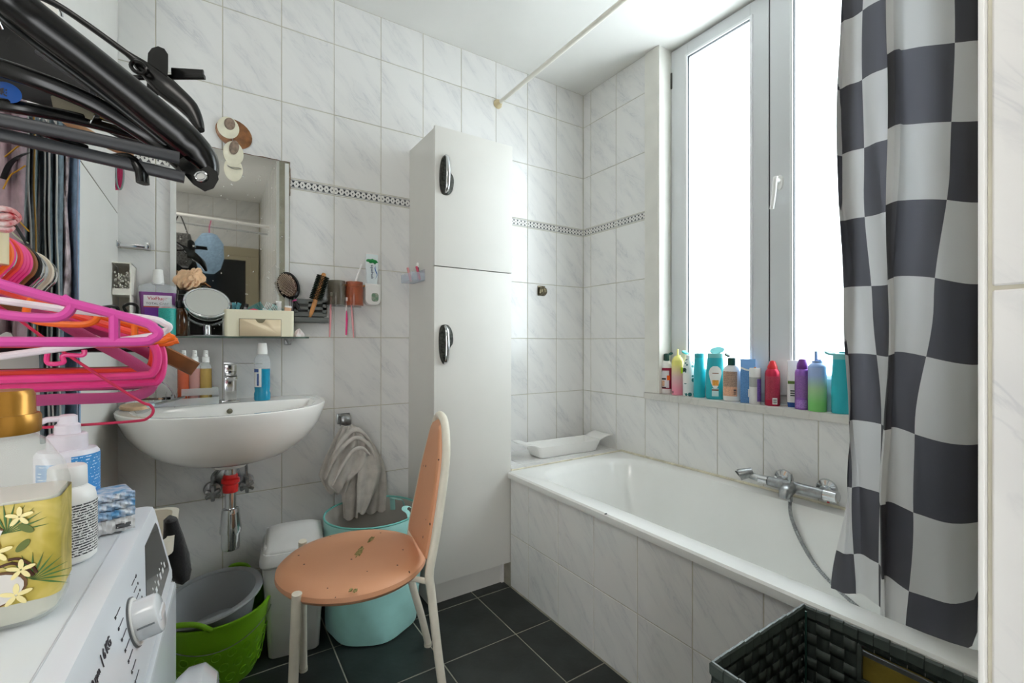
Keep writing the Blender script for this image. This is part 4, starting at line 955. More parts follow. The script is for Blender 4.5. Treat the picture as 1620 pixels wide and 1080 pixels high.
# cup holder with two cups hanging upside down
pc_ = PY(543, 466, YB)
t = thing('toothbrush_cup_holder', 'wall rack with white base holding two see-through cups', 'holder', (pc_.x, YB, pc_.z))
sc_ = dep(pc_)/FOC
part('rack', merge(box(-27*sc_, 27*sc_, -.012, -.0005, -20*sc_, -17*sc_, .002), box(-26*sc_, 26*sc_, -.006, -.0005, -19*sc_, 17*sc_, .002)), M_CLEAR, t)
part('top_bar', box(-3*sc_, 30*sc_, -.045, -.002, 13*sc_, 15*sc_, .001), mat('gold_bar', '#a8742f', .35, metal=.7), t)
for dx, m, lb in ((-14, clear('smoky_cup', '#6b6355', .48), 'smoky bronze see-through cup upside down in the wall rack'), (13, clear('copper_cup', '#b5603f', .52), 'copper see-through cup upside down in the wall rack')):
    c_ = thing('tooth_cup', lb, 'cup', (pc_.x+dx*sc_, YB-.045, pc_.z-18*sc_))
    part('cup_wall', cups([(12.8*sc_, 37*sc_), (13.2*sc_, 34*sc_), (13.6*sc_, 0)][::-1], .0018), m, c_)
    part('cup_end', lathe([(13*sc_, 35*sc_), (13*sc_, 36.5*sc_)], 24), m, c_)
def tbrush(label, u0, v0, u1, v1, y, m, m2=None, group=None):
    a = PY(u0, v0, y); b = PY(u1, v1, y); d = b-a
    t_ = thing('toothbrush', label, 'toothbrush', a, group=group)
    n_ = d.normalized(); L_ = d.length
    part('handle', sweep(newbm(), smooth_path([Vector((0, 0, 0)), d*.3, d*.65+Vector((0, -.002, 0)), d], 5), [.0028+.0018*sin(pi*i/15)**2*(.4+i/15) for i in range(16)], None, 8), m, t_)
    part('brush_head', sweep(newbm(), [n_*(-.022), n_*(-.018), n_*0.0], [.003, .0055, .003], .002, 8), m, t_)
    part('bristles', xf(box(-.004, .004, -.011, -.001, -.008, .008, .001), Matrix.Translation(n_*(-.012))), M_WHITE, t_)
    if m2: part('grip', sweep(newbm(), [d*.25+Vector((0, -.002, 0)), d*.5+Vector((.001, -.003, 0)), d*.98+Vector((0, -.002, 0))], [.002, .0048, .0035], None, 8), m2, t_)
M_PINKC = mat('pale_pink_plastic', '#e9a0a4', .3); M_HPINK = mat('hot_pink_plastic', '#e0317c', .3)
tbrush('pale pink toothbrush hanging under the smoky cup', 523.5, 470, 521.5, 533, YB-.045, M_PINKC)
tbrush('hot pink and white toothbrush hanging under the copper cup', 548, 478, 547.5, 531, YB-.05, M_WHITE, M_HPINK)
tbrush('pale pink toothbrush hanging at right under copper cup', 555.5, 478, 559.5, 534, YB-.04, M_PINKC)
# white children's toothpaste standing in the copper cup rack
a = PY(561, 449, YB-.03); b = PY(572.5, 418, YB-.03); d = b-a
t = thing('slim_tube', 'slim white tube with purple print leaning above the copper cup', 'tube', a)
part('tube_body', sweep(newbm(), [Vector((0, 0, 0)), d*.15, d*.85], [.004, .0075, .0095], [.004, .005, .003], 12), M_WHITE, t)
part('cap', sweep(newbm(), [d*.85, d], [.0100, .0095], [.004, .004], 12), M_WHITE, t)
part('print', sweep(newbm(), [d*.2+Vector((0, -.004, 0)), d*.5+Vector((0, -.004, 0)), d*.7+Vector((0, -.003, 0))], [.003, .0045, .002], .0015, 6), mat('violet_print', '#6a52a3', .5, var=.5, vscale=200), t)
# toothpaste in dispenser
pd_ = PY(586.5, 467, YB)
t = thing('paste_dispenser', 'white wall toothpaste dispenser with small oval window', 'dispenser', (pd_.x, YB, pd_.z)); sc_ = dep(pd_)/FOC
part('housing', xf(loft(newbm(), [rrect(0, 0, 12.5*sc_, 16.5*sc_, 9*sc_, 0), rrect(0, 0, 12.5*sc_, 16.5*sc_, 9*sc_, .030), rrect(0, 0, 11.3*sc_, 15.3*sc_, 8*sc_, .036)]), TR(0, -.001, 0, pi/2, 0, 0)), M_WHITE, t)
part('top_block', box(-12.3*sc_, 12.3*sc_, -.034, -.001, 4*sc_, 17*sc_, .003), M_WHITE, t)
part('view_window', xf(loft(newbm(), [rrect(0, 0, 5.6*sc_, 6.8*sc_, 4*sc_, 0), rrect(0, 0, 5.2*sc_, 6.4*sc_, 4*sc_, .0015)]), TR(3*sc_, -.0365, -4*sc_, pi/2, 0, 0)), mat('mint_window', '#5d8a6e', .2, col2='#a2a698', vscale=70), t)
t = thing('toothpaste_tube', 'white and green toothpaste tube upside down in the dispenser', 'tube', (pd_.x, YB-.020, pd_.z+17*sc_)); Ht = 47*sc_
part('tube_body', loft(newbm(), [rrect(0, 0, 7.5*sc_, .010, .008, 0), rrect(0, 0, 8.8*sc_, .011, .008, Ht*.15), rrect(0, 0, 9.8*sc_, .007, .005, Ht*.6), rrect(0, 0, 9.7*sc_, .0025, .002, Ht)]), mat('tube_white', '#dfe8ea', .35), t)
part('crimp', box(-9.8*sc_, 9.8*sc_, -.0026, .0026, Ht*.86, Ht*1.02, .0005), mat('crimp_pinkish', '#e9e3e2', .4), t)
gs = [(-9.5, 37), (-7, 38.5), (-3, 38.3), (0, 39.5), (2, 38.3), (6, 37.5), (9, 34), (6, 33), (4, 30.5), (1, 33), (-4, 32), (-6, 34), (-9.5, 34.5)]
b_ = newbm(); b_.faces.new([b_.verts.new((x*sc_, -.0062, z*sc_)) for x, z in gs][::-1])
part('green_splash', b_, mat('leaf_green', '#1f8a45', .4), t, 'green leaf splash', solid=.0012)
text('lettering', 'aquafresh', 5.6*sc_, mat('ink_navy', '#2b3a5a', .5), t, (-1.0*sc_, -.0108, 18.5*sc_), (pi/2, pi/2, 0), bold=.0001)
part('wave', merge(tube(smooth_path([(4.5*sc_, -.009, 29*sc_), (3.6*sc_, -.010, 24*sc_), (6.6*sc_, -.0105, 15*sc_), (4.2*sc_, -.0115, 8*sc_)]), [.0004]*3+[.0008, .0012, .0016, .0018, .0020, .0022, .002, .0018, .0016, .0013, .001, .0008, .0006, .0005, .0005, .0004], 6)), mat('wave_blue', '#2468b0', .4), t)
# clear small holder by the cabinet
pc2 = PY(648, 441, 1.99)
t = thing('clear_holder', 'small clear plastic cup fixed to the cabinet side', 'holder', (0.7830, 1.93, pc2.z-.018))
part('cup_shell', merge(box(-.058, -.056, -.045, .09, 0, .036), box(-.002, -.0005, -.045, .09, 0, .05), box(-.058, -.0005, -.045, -.043, 0, .036), box(-.058, -.0005, .088, .09, 0, .036), box(-.058, -.0005, -.045, .09, 0, .002)), clear('clear_blueish', '#cfd8e6', .33), t, sm=False)
for (lb, cat_, x, y, dz_, ml, hgt) in (('pale pink stick leaning in the clear cup', 'stick', -.035, .03, -.25, M_PINKC, .058), ('dark purple tube in the clear cup', 'tube', -.02, -.02, -.05, mat('plum_plastic', '#5e3a58', .4), .072), ('rose pink toothbrush in the clear cup', 'toothbrush', -.016, -.03, -.28, mat('rose_pink', '#cf4a67', .35), .058)):
    q = thing('slim_stick' if cat_ == 'stick' else ('slim_tube' if cat_ == 'tube' else 'toothbrush'), lb, cat_, (0.783+x, 1.93+y, pc2.z-.0155), rot=(0, dz_, 0))
    part('shaft', lathe([(.004, 0), (.0055, .01), (.0055, hgt*.8), (.004, hgt)], 10), ml, q)
    part('tip', lathe([(.0056, hgt*.78), (.005, hgt*1.05), (.001, hgt*1.08)], 10), M_WHITE if cat_ == 'tube' else ml, q)
# shell ornament above the mirror
q0 = PY(368, 235, YB-.006)
t = thing('shell_ornament', 'dangling ornament of brown and cream shell discs above mirror', 'ornament', (q0.x, YB, q0.z)); sc_ = dep(q0)/FOC
M_SB = mat('brown_shell', '#8a5a34', .3, var=.35, vscale=40, coat=.3); M_SC = mat('cream_shell', '#e4dfc8', .25, var=.06, vscale=30, coat=.3); M_SD = mat('grey_shell', '#8c7868', .4, var=.3, vscale=90)
def disc(name, u, v, ru, rv, y, m, rot=0):
    part(name, xf(lathe([(.001, .0015), (.9, .0012), (1.0, 0), (.9, -.0008), (.001, -.0008)], 26, ru*sc_, rv*sc_) if False else loft(newbm(), [[(cos(a)*ru*sc_*k, sin(a)*rv*sc_*k, z) for a in [2*pi*i/26 for i in range(26)]] for k, z in ((.4, .0018), (.9, .0013), (1.0, 0), (.9, -.0008))]), TR((u-368)*sc_, y, (235-v)*sc_, pi/2, rot, 0)), m, t)
disc('shell_disc', 370, 211, 26, 22, -.006, M_SB, .5); disc('shell_disc', 362, 204, 15, 17, -.010, M_SC); disc('shell_disc', 369, 243, 14, 19, -.011, M_SC); disc('shell_disc', 369, 268, 13, 19, -.009, M_SC)
disc('shell_chip', 364, 198, 7.5, 9.5, -.013, M_SD, .1); disc('shell_chip', 370, 234, 6.5, 11.5, -.0145, M_SD, .2)
part('wire', tube(smooth_path([((u-368)*sc_, -.014, (235-v)*sc_) for u, v in ((360, 263), (366, 266), (374, 265), (380, 266), (370, 268), (361, 265))], 4), .0009, 5), M_CHROMED, t)
part('wire', tube([(0, -.008, 30*sc_), (0, -.012, -15*sc_)], .0008, 5), M_CHROMED, t)

# chrome rail and white drawers between closet and mirror
a = PY(185, 386, YB-.03); b = PY(238, 390, YB-.03)
t = thing('towel_rail', 'short chrome rail with two square brackets left of mirror', 'rail', (a.x, YB, a.z))
part('bar', box(-.02, b.x-a.x, -.034, -.028, -.006, .004, .001), M_CHROME, t)
for x in (0.0, b.x-a.x-.008): part('bracket', box(x-.007, x+.007, -.040, -.0005, -.009, .013, .002), M_CHROME, t)
t = thing('cotton_bud_rack', 'small white two-tier rack of cotton buds beside the closet', 'rack', (-.2605, YB, 1.16))
zt = PY(205, 420, 2.02).z-1.16
part('rack', merge(box(.001, .048, -.13, -.128+.0, 0, .003), box(.001, .048, -.13, -.002, 0, .003), box(.001, .048, -.13, -.002, zt*.5, zt*.5+.003), box(.001, .048, -.13, -.002, zt-.003, zt), box(.044, .048, -.13, -.002, 0, zt), box(.001, .048, -.004, -.002, 0, zt), box(.001, .048, -.131, -.129, 0, .02), box(.001, .048, -.131, -.129, zt*.5, zt*.5+.02)), mat('rack_white', '#f0ebe0', .4), t, sm=False)
random.seed(5)
part('cotton_bud_ends', merge(*[lathe([(.001, -.003), (.0028, 0), (.001, .003)], 6, cx=random.uniform(.005, .042), cy=random.uniform(-.125, -.11)) if False else xf(lathe([(.001, -.0035), (.003, 0), (.001, .0035)], 6), TR(random.uniform(.005, .042), -.127+random.uniform(0, .01), zt*.5+.007+random.uniform(0, zt*.33))) for _ in range(60)]
     + [xf(lathe([(.001, -.0035), (.003, 0), (.001, .0035)], 6), TR(random.uniform(.005, .042), -.127+random.uniform(0, .01), .007+random.uniform(0, zt*.06))) for _ in range(16)]), mat('cotton', '#cfc9bf', .9, var=.3, vscale=200), t)['kind'] = 'stuff'
# pink hair bands on the wall beside the closet
q = PY(184, 262, 2.03)
t = thing('hair_bands', 'bundle of pink and grey hair bands hanging beside the closet', 'hair bands', (q.x, q.y, q.z+.03))
part('wall_peg', tube([(0, .05, .0), (0, -.012, .0)], .004, 8), M_WHITE, t)
for k in range(5):
    part('hair_band', tube([((-.012+.006*k)+.006*sin(a*2), -.004*k+.002*sin(a), -.055+.052*cos(a)) if False else ((-.012+.0055*k)+.010*sin(a), -.003*(k-2), -.055+.055*cos(a)) for a in [2*pi*i/24 for i in range(24)]], .0028, 6, True), mat('pink_cloth', '#d6376e', .8) if k < 4 else mat('grey_band_cloth', '#8d8f92', .8), t)

# ================================================================== ON THE BASIN
def bst(name, label, cat, u, y, dz=0, **k):
    r = ray(u, 542); kk = y/r.y; p_ = Vector((r.x*kk, y, BZ)); return thing(name, label, cat, p_, facing(p_)*.6+dz, **k), p_
def bH(v, p): return HC-(v-CY)*dep(p)/FOC-BZ
t, p = bst('mouthwash_bottle', 'blue mouthwash bottle with white cap standing on the basin', 'bottle', 415, 1.965)
R = wpx(24, p)/2
part('liquid', lathe([(R*.9, .001), (R*.97, .004), (R*.97, bH(622, p)), (R*.88, bH(618, p)), (R*.93, bH(610, p)), (R*.93, bH(583, p))], 28), mat('blue_liquid', '#2aa7cf', .08, trans=.35), t)
part('bottle_shell', lathe([(R*.94, bH(583, p)), (R*.96, bH(575, p)), (R*.9, bH(566, p)), (R*.6, bH(561, p)), (R*.55, bH(559, p))], 28, caps=(False, False)), M_CLEAR, t)
part('cap', lathe([(R*.62, bH(560, p)), (R*.62, bH(556, p)), (R*.52, bH(543, p)), (R*.48, bH(542.5, p))], 24), M_WHITE, t)
part('label', patch(R*.94, bH(611, p), bH(582, p), -1.5, -.15), MC['label_white'], t)
part('print', merge(patch(R*.94, bH(609, p), bH(590, p), -.75, -.45, off=.001), patch(R*.94, bH(588, p), bH(583, p), -1.3, -.5, off=.001)), mat('print_blue', '#4a66a3', .5, var=.5, vscale=260), t)
for u, mm, lb in ((290.5, '#e2643a', 'orange-red'), (308, '#e3a7a0', 'pale pink'), (325.5, '#d8b45e', 'golden yellow')):
    t, p = bst('spray_bottle', 'clear pump spray bottle of %s liquid in tray organizer' % lb, 'bottle', u, 1.985, group='small pump bottles on the basin')
    t.location.z += .003; R = wpx(16.5, p)/2
    part('liquid', lathe([(R*.9, 0), (R, .004), (R, bH(584, p))], 20), mat('liquid_'+lb.replace(' ', '_').replace('-', '_'), mm, .1, trans=.2, alpha=.75), t)
    part('bottle_shell', lathe([(R, bH(584, p)), (R*.95, bH(580, p)), (R*.5, bH(575, p)), (R*.48, bH(574, p))], 20, caps=(False, False)), M_CLEAR, t)
    part('pump', lathe([(R*.62, bH(574, p)), (R*.6, bH(566, p)), (R*.42, bH(565, p)), (R*.36, bH(556, p)), (R*.3, bH(555.5, p))], 18), M_WHITE, t)
    part('spout', tube([(0, 0, bH(560, p)), (.004, -.012, bH(560, p))], .0022, 8), M_WHITE, t)
t, p = bst('clear_organizer', 'clear acrylic divided tray on the left of the basin', 'tray', 297, 1.965)
w0 = wpx(82, p)/2
part('tray', merge(box(-w0, w0, -.04, .045, 0, .0018), box(-w0, w0, -.04, -.0385, .0018, .025), *[box(-w0+.0+2*w0*k/6-.0007, -w0+2*w0*k/6+.0007, -.038, .045, .0018, .045) for k in range(7)]), clear('tray_acrylic', '#e6ecee', .30), t, sm=False)
part('rear_tier', merge(box(-w0*.2, w0, .0455, .047, 0, .055), box(-w0*.2, w0, -.002, -.0005, .03, .055)), MC['tray_acrylic'], t, sm=False)
# hair band and hoop on the left of the basin
t, p = bst('headband', 'shiny clear plastic headband lying on the left of the basin', 'headband', 240, 1.93)
part('band', sweep(newbm(), [(.062*cos(a), .0, .01+.082*sin(a)) for a in [-.15+(pi*.95)*i/22 for i in range(23)]], .009, .0022, 8), mat('pearly_plastic', '#c9c4cc', .12, metal=.5), t)
part('band_end', xf(lathe([(.010, -.004), (.010, .004)], 16), TR(.058, -.004, .032, 0.2, pi/2-.3, 0)), M_CHROMED, t)
t, p = bst('powder_compact', 'beige powder compact leaning at the left end of the basin', 'compact', 214, 1.90)
part('compact', xf(lathe([(.001, 0), (.038, .001), (.040, .006), (.038, .012), (.001, .013)], 28, 1, .8), TR(0, 0, .0045, .15, 0, 0)), mat('beige_powder', '#c8a783', .4, var=.2, vscale=50), t)
part('compact_lid', xf(lathe([(.001, 0), (.036, .0), (.038, .005), (.001, .006)], 28, 1, .8), TR(.01, .03, .012, 1.2, 0, 0)), M_CLEAR, t)
t, p = bst('hair_comb_silver', 'silver flat hair tool lying across the clear tray', 'hair tool', 262, 1.90)
part('blade', xf(box(-.055, .055, -.006, .006, 0, .006, .002), TR(0, 0, .018, 0, -.22, .2)), M_CHROMED, t); part('grip', xf(box(-.062, -.03, -.008, .008, -.001, .008, .002), TR(0, 0, .018, 0, -.22, .2)), mat('aqua_grip', '#b3d3d6', .3), t)
t, p = bst('makeup_pencil', 'dark brown makeup pencil lying on the compact', 'pencil', 232, 1.885)
part('pencil', tube([(-.035, 0, .036), (.03, 0, .033)], .0035, 8), mat('dark_brown_pencil', '#4b352b', .4), t); part('pencil_tip', tube([(.03, 0, .033), (.042, 0, .0325)], [.0035, .0008], 8), mat('pencil_wood', '#b88f6c', .6), t)
t, p = bst('small_pot', 'small amber pot with black lid on the left of the basin', 'pot', 263, 1.955)
part('pot', lathe([(.010, 0), (.012, .003), (.012, .020)], 18), mat('amber_pot', '#c07427', .25), t, loc=(0, 0, .0)); part('lid', lathe([(.0125, .020), (.0125, .030), (.010, .031)], 18), M_BLACK, t)
t, p = bst('nail_polish', 'yellow nail polish bottle with dark cap near headband', 'bottle', 228, 1.955)
part('bottle', lathe([(.012, 0), (.013, .004), (.013, .035), (.006, .040)], 16), mat('yellow_polish', '#d2c24a', .2), t); part('cap', lathe([(.008, .04), (.007, .075), (.005, .077)], 16), mat('grey_cap', '#4f5a5e', .3), t)
t, p = bst('lilac_tube', 'lilac and aqua tube lying in the clear tray', 'tube', 245, 1.935)
part('tube_body', sweep(newbm(), [(-.035, 0, .013), (-.03, 0, .012), (.04, .01, .009)], [.006, .010, .012], [.006, .009, .003], 12), mat('lilac', '#c4a6d6', .35, col2='#a6cfd3', vscale=18), t); part('tube_cap', tube([(-.048, -.002, .013), (-.034, 0, .013)], .007, 10), M_WHITE, t)
# ================================================================== CHAIR
M_CREAMM = mat('cream_painted_steel', '#e3dccb', .35, var=.06, vscale=25)
M_VINYL = mat('apricot_vinyl', '#d99d77', .42, coat=.1, bump=.12, bscale=350)
def _vinyl():   # small dark nicks
    m = M_VINYL; L = m.node_tree.links; b = m.node_tree.nodes['Principled BSDF']; co_, s = objco(m)
    v = nn(m, 'ShaderNodeTexVoronoi'); v.inputs['Scale'].default_value = 26; v.inputs['Randomness'].default_value = 1
    mp = nn(m, 'ShaderNodeMapping'); mp.inputs['Scale'].default_value = (1.4, 1, 1); L.new(co_, mp.inputs[0]); L.new(mp.outputs[0], v.inputs['Vector'])
    n = nn(m, 'ShaderNodeTexNoise'); n.inputs['Scale'].default_value = 14; L.new(co_, n.inputs['Vector'])
    f = mth(m, 'MULTIPLY', mth(m, 'LESS_THAN', v.outputs['Distance'], .10), mth(m, 'GREATER_THAN', n.outputs['Fac'], .50))
    n3 = nn(m, 'ShaderNodeTexNoise'); n3.inputs['Scale'].default_value = 6; L.new(co_, n3.inputs['Vector'])
    base = mixc(m, mth(m, 'MULTIPLY', n3.outputs['Fac'], .6), hexc('#dda27c'), hexc('#cf9069'))
    L.new(mixc(m, f, base, hexc('#5c3a22')), b.inputs['Base Color'])
_vinyl()
ch = thing('chair', 'round-seated chair with torn apricot vinyl and cream tube frame', 'chair', (0.36, 1.405, 0), 0)
def CP(p): return Vector((p[0]-0.36, p[1]-1.405, p[2]))
seat_prof = [(.001, .437), (.175, .437), (.196, .443), (.206, .455), (.205, .467), (.193, .478), (.165, .484), (.10, .487), (.001, .488)]
part('seat', lathe(seat_prof, 64, 1.02, 1.02), M_VINYL, ch)
part('seat_board', lathe([(.001, .429), (.17, .429), (.175, .438)], 40), M_BLACKM, ch)
M_TEAR = mat('torn_backing', '#b4a06b', .9, col2='#6f6a38', vscale=140, bump=.8, bscale=300)
def tear(cx_, cy_, ln, wd, rot, z=.4885):
    o_ = []
    n_ = 26
    for i in range(n_):
        a = 2*pi*i/n_; k = 1+random.uniform(-.28, .28)
        o_.append((ln*cos(a)*k, wd*sin(a)*k))
    b_ = newbm(); R_ = Matrix.Rotation(rot, 2)
    loft(b_, [[(cx_+(R_ @ Vector(p))[0]*s, cy_+(R_ @ Vector(p))[1]*s, z+dz) for p in o_] for s, dz in ((1, -.0022), (.9, .0006), (.5, .0012))])
    part('vinyl_tear', b_, M_TEAR, ch, 'torn patch showing yellowish backing')
random.seed(11)
a_ = PZ(569, 872, .488); tear(a_.x-.36, a_.y-1.405, .036, .0095, 1.0)
a_ = PZ(587, 853, .487); tear(a_.x-.36, a_.y-1.405, .024, .007, 1.0, .4875)
a_ = PZ(555, 934, .480); tear(a_.x-.36, a_.y-1.405, .008, .004, 1.0, .4825)
a_ = PZ(562, 935, .480); tear(a_.x-.36, a_.y-1.405, .008, .005, 1.0, .4825)
LR = .0125
legs = [('front_near', [(.187, 1.282, .474), (.184, 1.305, .3), (.180, 1.345, .012)]),
        ('front_far', [(.252, 1.612, .474), (.258, 1.65, .3), (.268, 1.70, .012)])]
for nm, pts in legs:
    part('leg', tube([CP(p) for p in smooth_path(pts)], LR, 14), M_CREAMM, ch)
    part('leg_cap', tube([CP(Vector(pts[2])+Vector((0, 0, .0))), CP(Vector(pts[2])-Vector((0, 0, .012)))], LR*1.1, 14), mat('cream_foot', '#cfc8b5', .6), ch)
part('seat_rail', merge(tube([CP(p) for p in smooth_path([(.187, 1.285, .43), (.20, 1.36, .42), (.21, 1.44, .42), (.225, 1.52, .42), (.252, 1.61, .43)])], .009, 10),
     tube([CP(p) for p in smooth_path([(.187, 1.285, .44), (.23, 1.345, .428), (.36, 1.35, .428), (.47, 1.30, .428), (.528, 1.228, .43)])], .008, 10), tube([CP(p) for p in smooth_path([(.252, 1.61, .44), (.29, 1.53, .428), (.40, 1.49, .428), (.50, 1.47, .428), (.56, 1.478, .43)])], .008, 10)), M_CREAMM, ch)
loop = [(.585, 1.245, .012), (.555, 1.235, .20), (.528, 1.225, .40), (.521, 1.222, .46), (.540, 1.225, .55), (.562, 1.232, .66), (.583, 1.245, .77), (.594, 1.27, .84), (.602, 1.30, .872),
        (.611, 1.345, .882), (.618, 1.385, .868), (.614, 1.415, .81), (.597, 1.435, .72), (.582, 1.452, .62), (.566, 1.466, .52), (.562, 1.475, .45), (.575, 1.512, .32), (.640, 1.565, .12), (.672, 1.59, .012)]
part('back_frame', tube([CP(p) for p in smooth_path(loop, 6)], LR, 14), M_CREAMM, ch, 'cream bent tube running over the back and down to both rear feet')
for p in (loop[0], loop[-1]): part('leg_cap', tube([CP(p), CP((p[0], p[1], 0))], LR*1.1, 14), MC['cream_foot'], ch)
# upholstered back: panel filling the loop, a little in front of it (towards -x)
def bp(u, v):
    z = .487+.379*v
    i = .5
    def edge(zz, side):   # y,x of the tube at height
        P_ = loop[3:9] if side == 0 else loop[9:16]
        P_ = sorted(P_, key=lambda q: q[2])
        for a, b in zip(P_, P_[1:]):
            if a[2] <= zz <= b[2]:
                t_ = (zz-a[2])/(b[2]-a[2]); return (a[0]+(b[0]-a[0])*t_, a[1]+(b[1]-a[1])*t_)
        return (P_[-1][0], P_[-1][1])
    e0 = edge(min(z, .874), 0); e1 = edge(min(z, .864), 1)
    k = 0.02+.96*u
    x_ = e0[0]+(e1[0]-e0[0])*k; y_ = e0[1]+(e1[1]-e0[1])*k
    if v > .9:
        s = sqrt(max(0, 1-((v-.9)/.1)**2)); mid = (e0[1]+e1[1])/2; y_ = mid+(y_-mid)*(.75+.25*s if v < .999 else .72)
    return (x_, y_, z)
def bpad(sgn):
    def f(u, v):
        x_, y_, z = bp(u, v); e = min(u, 1-u, v*1.5, (1-v)*1.5)
        d = .017*(1-(1-min(e/.12, 1))**2)**.5
        return CP((x_ - sgn*d - .003, y_, z))
    return f
b_ = merge(grid(bpad(1), 22, 36), grid(lambda u, v: bpad(-0.5)(1-u, v), 22, 36))
bmesh.ops.remove_doubles(b_, verts=b_.verts, dist=.0008); bmesh.ops.recalc_face_normals(b_, faces=b_.faces)
part('backrest', b_, M_VINYL, ch)

# ================================================================== GREEN BUCKET, GREY BOWL
M_GREEN = mat('lime_rubber', '#7cb51c', .4, var=.05, vscale=8)
bk = (0.018, 1.855)
t = thing('garden_trug', 'lime green flexible bucket with two handles on the floor under the sink', 'bucket', (bk[0], bk[1], 0))
def trug(z0, r0): return (r0, z0)
outer = [(.100, 0), (.118, .002), (.128, .02), (.150, .14), (.163, .225)]
bm = newbm(); N_ = 56
def rimz(a): return .016*(abs(cos(a-radians(-60)))**6)*0 + 0
lo = [[(r*cos(2*pi*i/N_), r*sin(2*pi*i/N_), z+(rimz(2*pi*i/N_) if z > .2 else 0)) for i in range(N_)] for r, z in outer]
lo.append([((.169)*cos(2*pi*i/N_), (.169)*sin(2*pi*i/N_), .228) for i in range(N_)])
lo.append([((.169)*cos(2*pi*i/N_), (.169)*sin(2*pi*i/N_), .234) for i in range(N_)])
lo.append([((.160)*cos(2*pi*i/N_), (.160)*sin(2*pi*i/N_), .234) for i in range(N_)])
lo += [[((r-.005)*cos(2*pi*i/N_), (r-.005)*sin(2*pi*i/N_), z+.004) for i in range(N_)] for r, z in reversed(outer[1:])]
loft(bm, lo); part('bucket', bm, M_GREEN, t)
for ang in (radians(-118), radians(62)):
    pts = [(.167*cos(ang+d), .167*sin(ang+d), .230+h) for d, h in ((-.42, 0), (-.32, .014), (-.15, .028 if ang < 0 else .05), (.15, .028 if ang < 0 else .05), (.32, .014), (.42, 0))]
    part('handle', sweep(newbm(), smooth_path(pts), .006, .008, 10), M_GREEN, t)
part('wire_bail', tube(smooth_path([(.170*cos(a), .170*sin(a), .205-.045*sin((a+pi)/(pi)*pi)**2) for a in [-pi*.98+(pi*.96)*i/12 for i in range(13)]]), .0016, 6), M_CHROMED, t, 'thin wire bail hanging against the side')
for i in range(14):   # raised rings on the side
    pass
rings = []
for k in range(3):
    for i in range(11):
        a = -pi*.95+pi*.9*(i+.5*(k % 2))/10; z = .05+.042*k; r = .134+(z-.02)*.183
        rings.append(xf(tube([(.013*cos(q), 0, .013*sin(q)) for q in [2*pi*j/14 for j in range(14)]], .0016, 5, True), TR(r*cos(a), r*sin(a), z, 0.15, 0, a+pi/2)))
part('embossed_rings', merge(*rings), M_GREEN, t)['kind'] = 'stuff'
t = thing('grey_basin', 'grey plastic washing-up bowl tilted inside the green bucket', 'bowl', (bk[0]+.004, bk[1], .143), rot=(radians(5), radians(-7), 0))
part('bowl', cups([(.095, 0), (.103, .003), (.132, .11), (.136, .125)], .003, 48), mat('grey_plastic', '#9b9ea0', .4), t)
part('rim', lathe([(.134, .118), (.152, .120), (.154, .124), (.152, .129), (.142, .131), (.132, .128)], 48, caps=(False, False)), MC['grey_plastic'], t)

# ================================================================== WHITE SWING BIN
t = thing('swing_bin', 'slim white swing-lid bin behind the chair', 'bin', (0.270, 1.915, 0), radians(-8))
part('bin_body', loft(newbm(), [rrect(0, 0, .080, .105, .02, 0), rrect(0, 0, .083, .108, .02, .004), rrect(0, 0, .102, .128, .025, .335), rrect(0, 0, .102, .128, .025, .34)]), mat('bin_white', '#dad9d6', .45, var=.04, vscale=10), t)
part('bin_collar', loft(newbm(), [rrect(0, 0, .104, .130, .026, .325), rrect(0, 0, .110, .138, .03, .335), rrect(0, -.0, .110, .138, .03, .352), rrect(0, 0, .100, .128, .03, .372), rrect(0, 0, .094, .12, .03, .372), rrect(0, 0, .094, .12, .03, .35)]), MC['bin_white'], t)
part('swing_lid', grid(lambda u, v: (-.092+.184*u, -.118+.236*v, .366+.062*sin(pi*v)**.8*(1-.25*(2*u-1)**4)), 14, 20), MC['bin_white'], t, solid=.003)
for sx in (-1, 1): part('lid_side', box(sx*.093-.004, sx*.093+.004, -.1, .1, .36, .395, .003), MC['bin_white'], t)

# ================================================================== TEAL LAUNDRY BASKET + TOWEL
lc = (0.552, 1.868); M_TEALF = mat('mint_canvas', '#a3dbd5', .8, var=.06, vscale=14, bump=.3, bscale=900, sheen=.2)
t = thing('laundry_basket', 'round mint green fabric laundry basket under the towel', 'basket', (lc[0], lc[1], 0))
N_ = 72
def lb_r(a, z): return .178+.012*sin(3*a+1+z*6)*min(1, (.44-z)*5)*.5+.004*sin(7*a+z*20)*(.44-z)*2+.006*min(1, z*4)
def lloop(z, dr=0, zz=None): return [((lb_r(2*pi*i/N_, z)+dr)*cos(2*pi*i/N_), (lb_r(2*pi*i/N_, z)+dr)*sin(2*pi*i/N_), (z if zz is None else zz)) for i in range(N_)]
bm = newbm(); loft(bm, [lloop(.0, -.012, 0)]+[lloop(.004, -.003)]+[lloop(.03+.40*k/14) for k in range(15)]+[lloop(.435, -.003), lloop(.43, -.005)], cap1=False)
part('canvas', bm, M_TEALF, t)
bm = newbm(); loft(bm, [lloop(.43, -.0055)]+[lloop(.40-.38*k/8, -.007) for k in range(9)], cap0=False)
part('lining', bm, mat('grey_lining', '#a8a49c', .85), t, 'grey inner lining')
part('rim_piping', tube(lloop(.433, -.002), .0038, 8, True), mat('mint_piping', '#6fb9b0', .7), t)
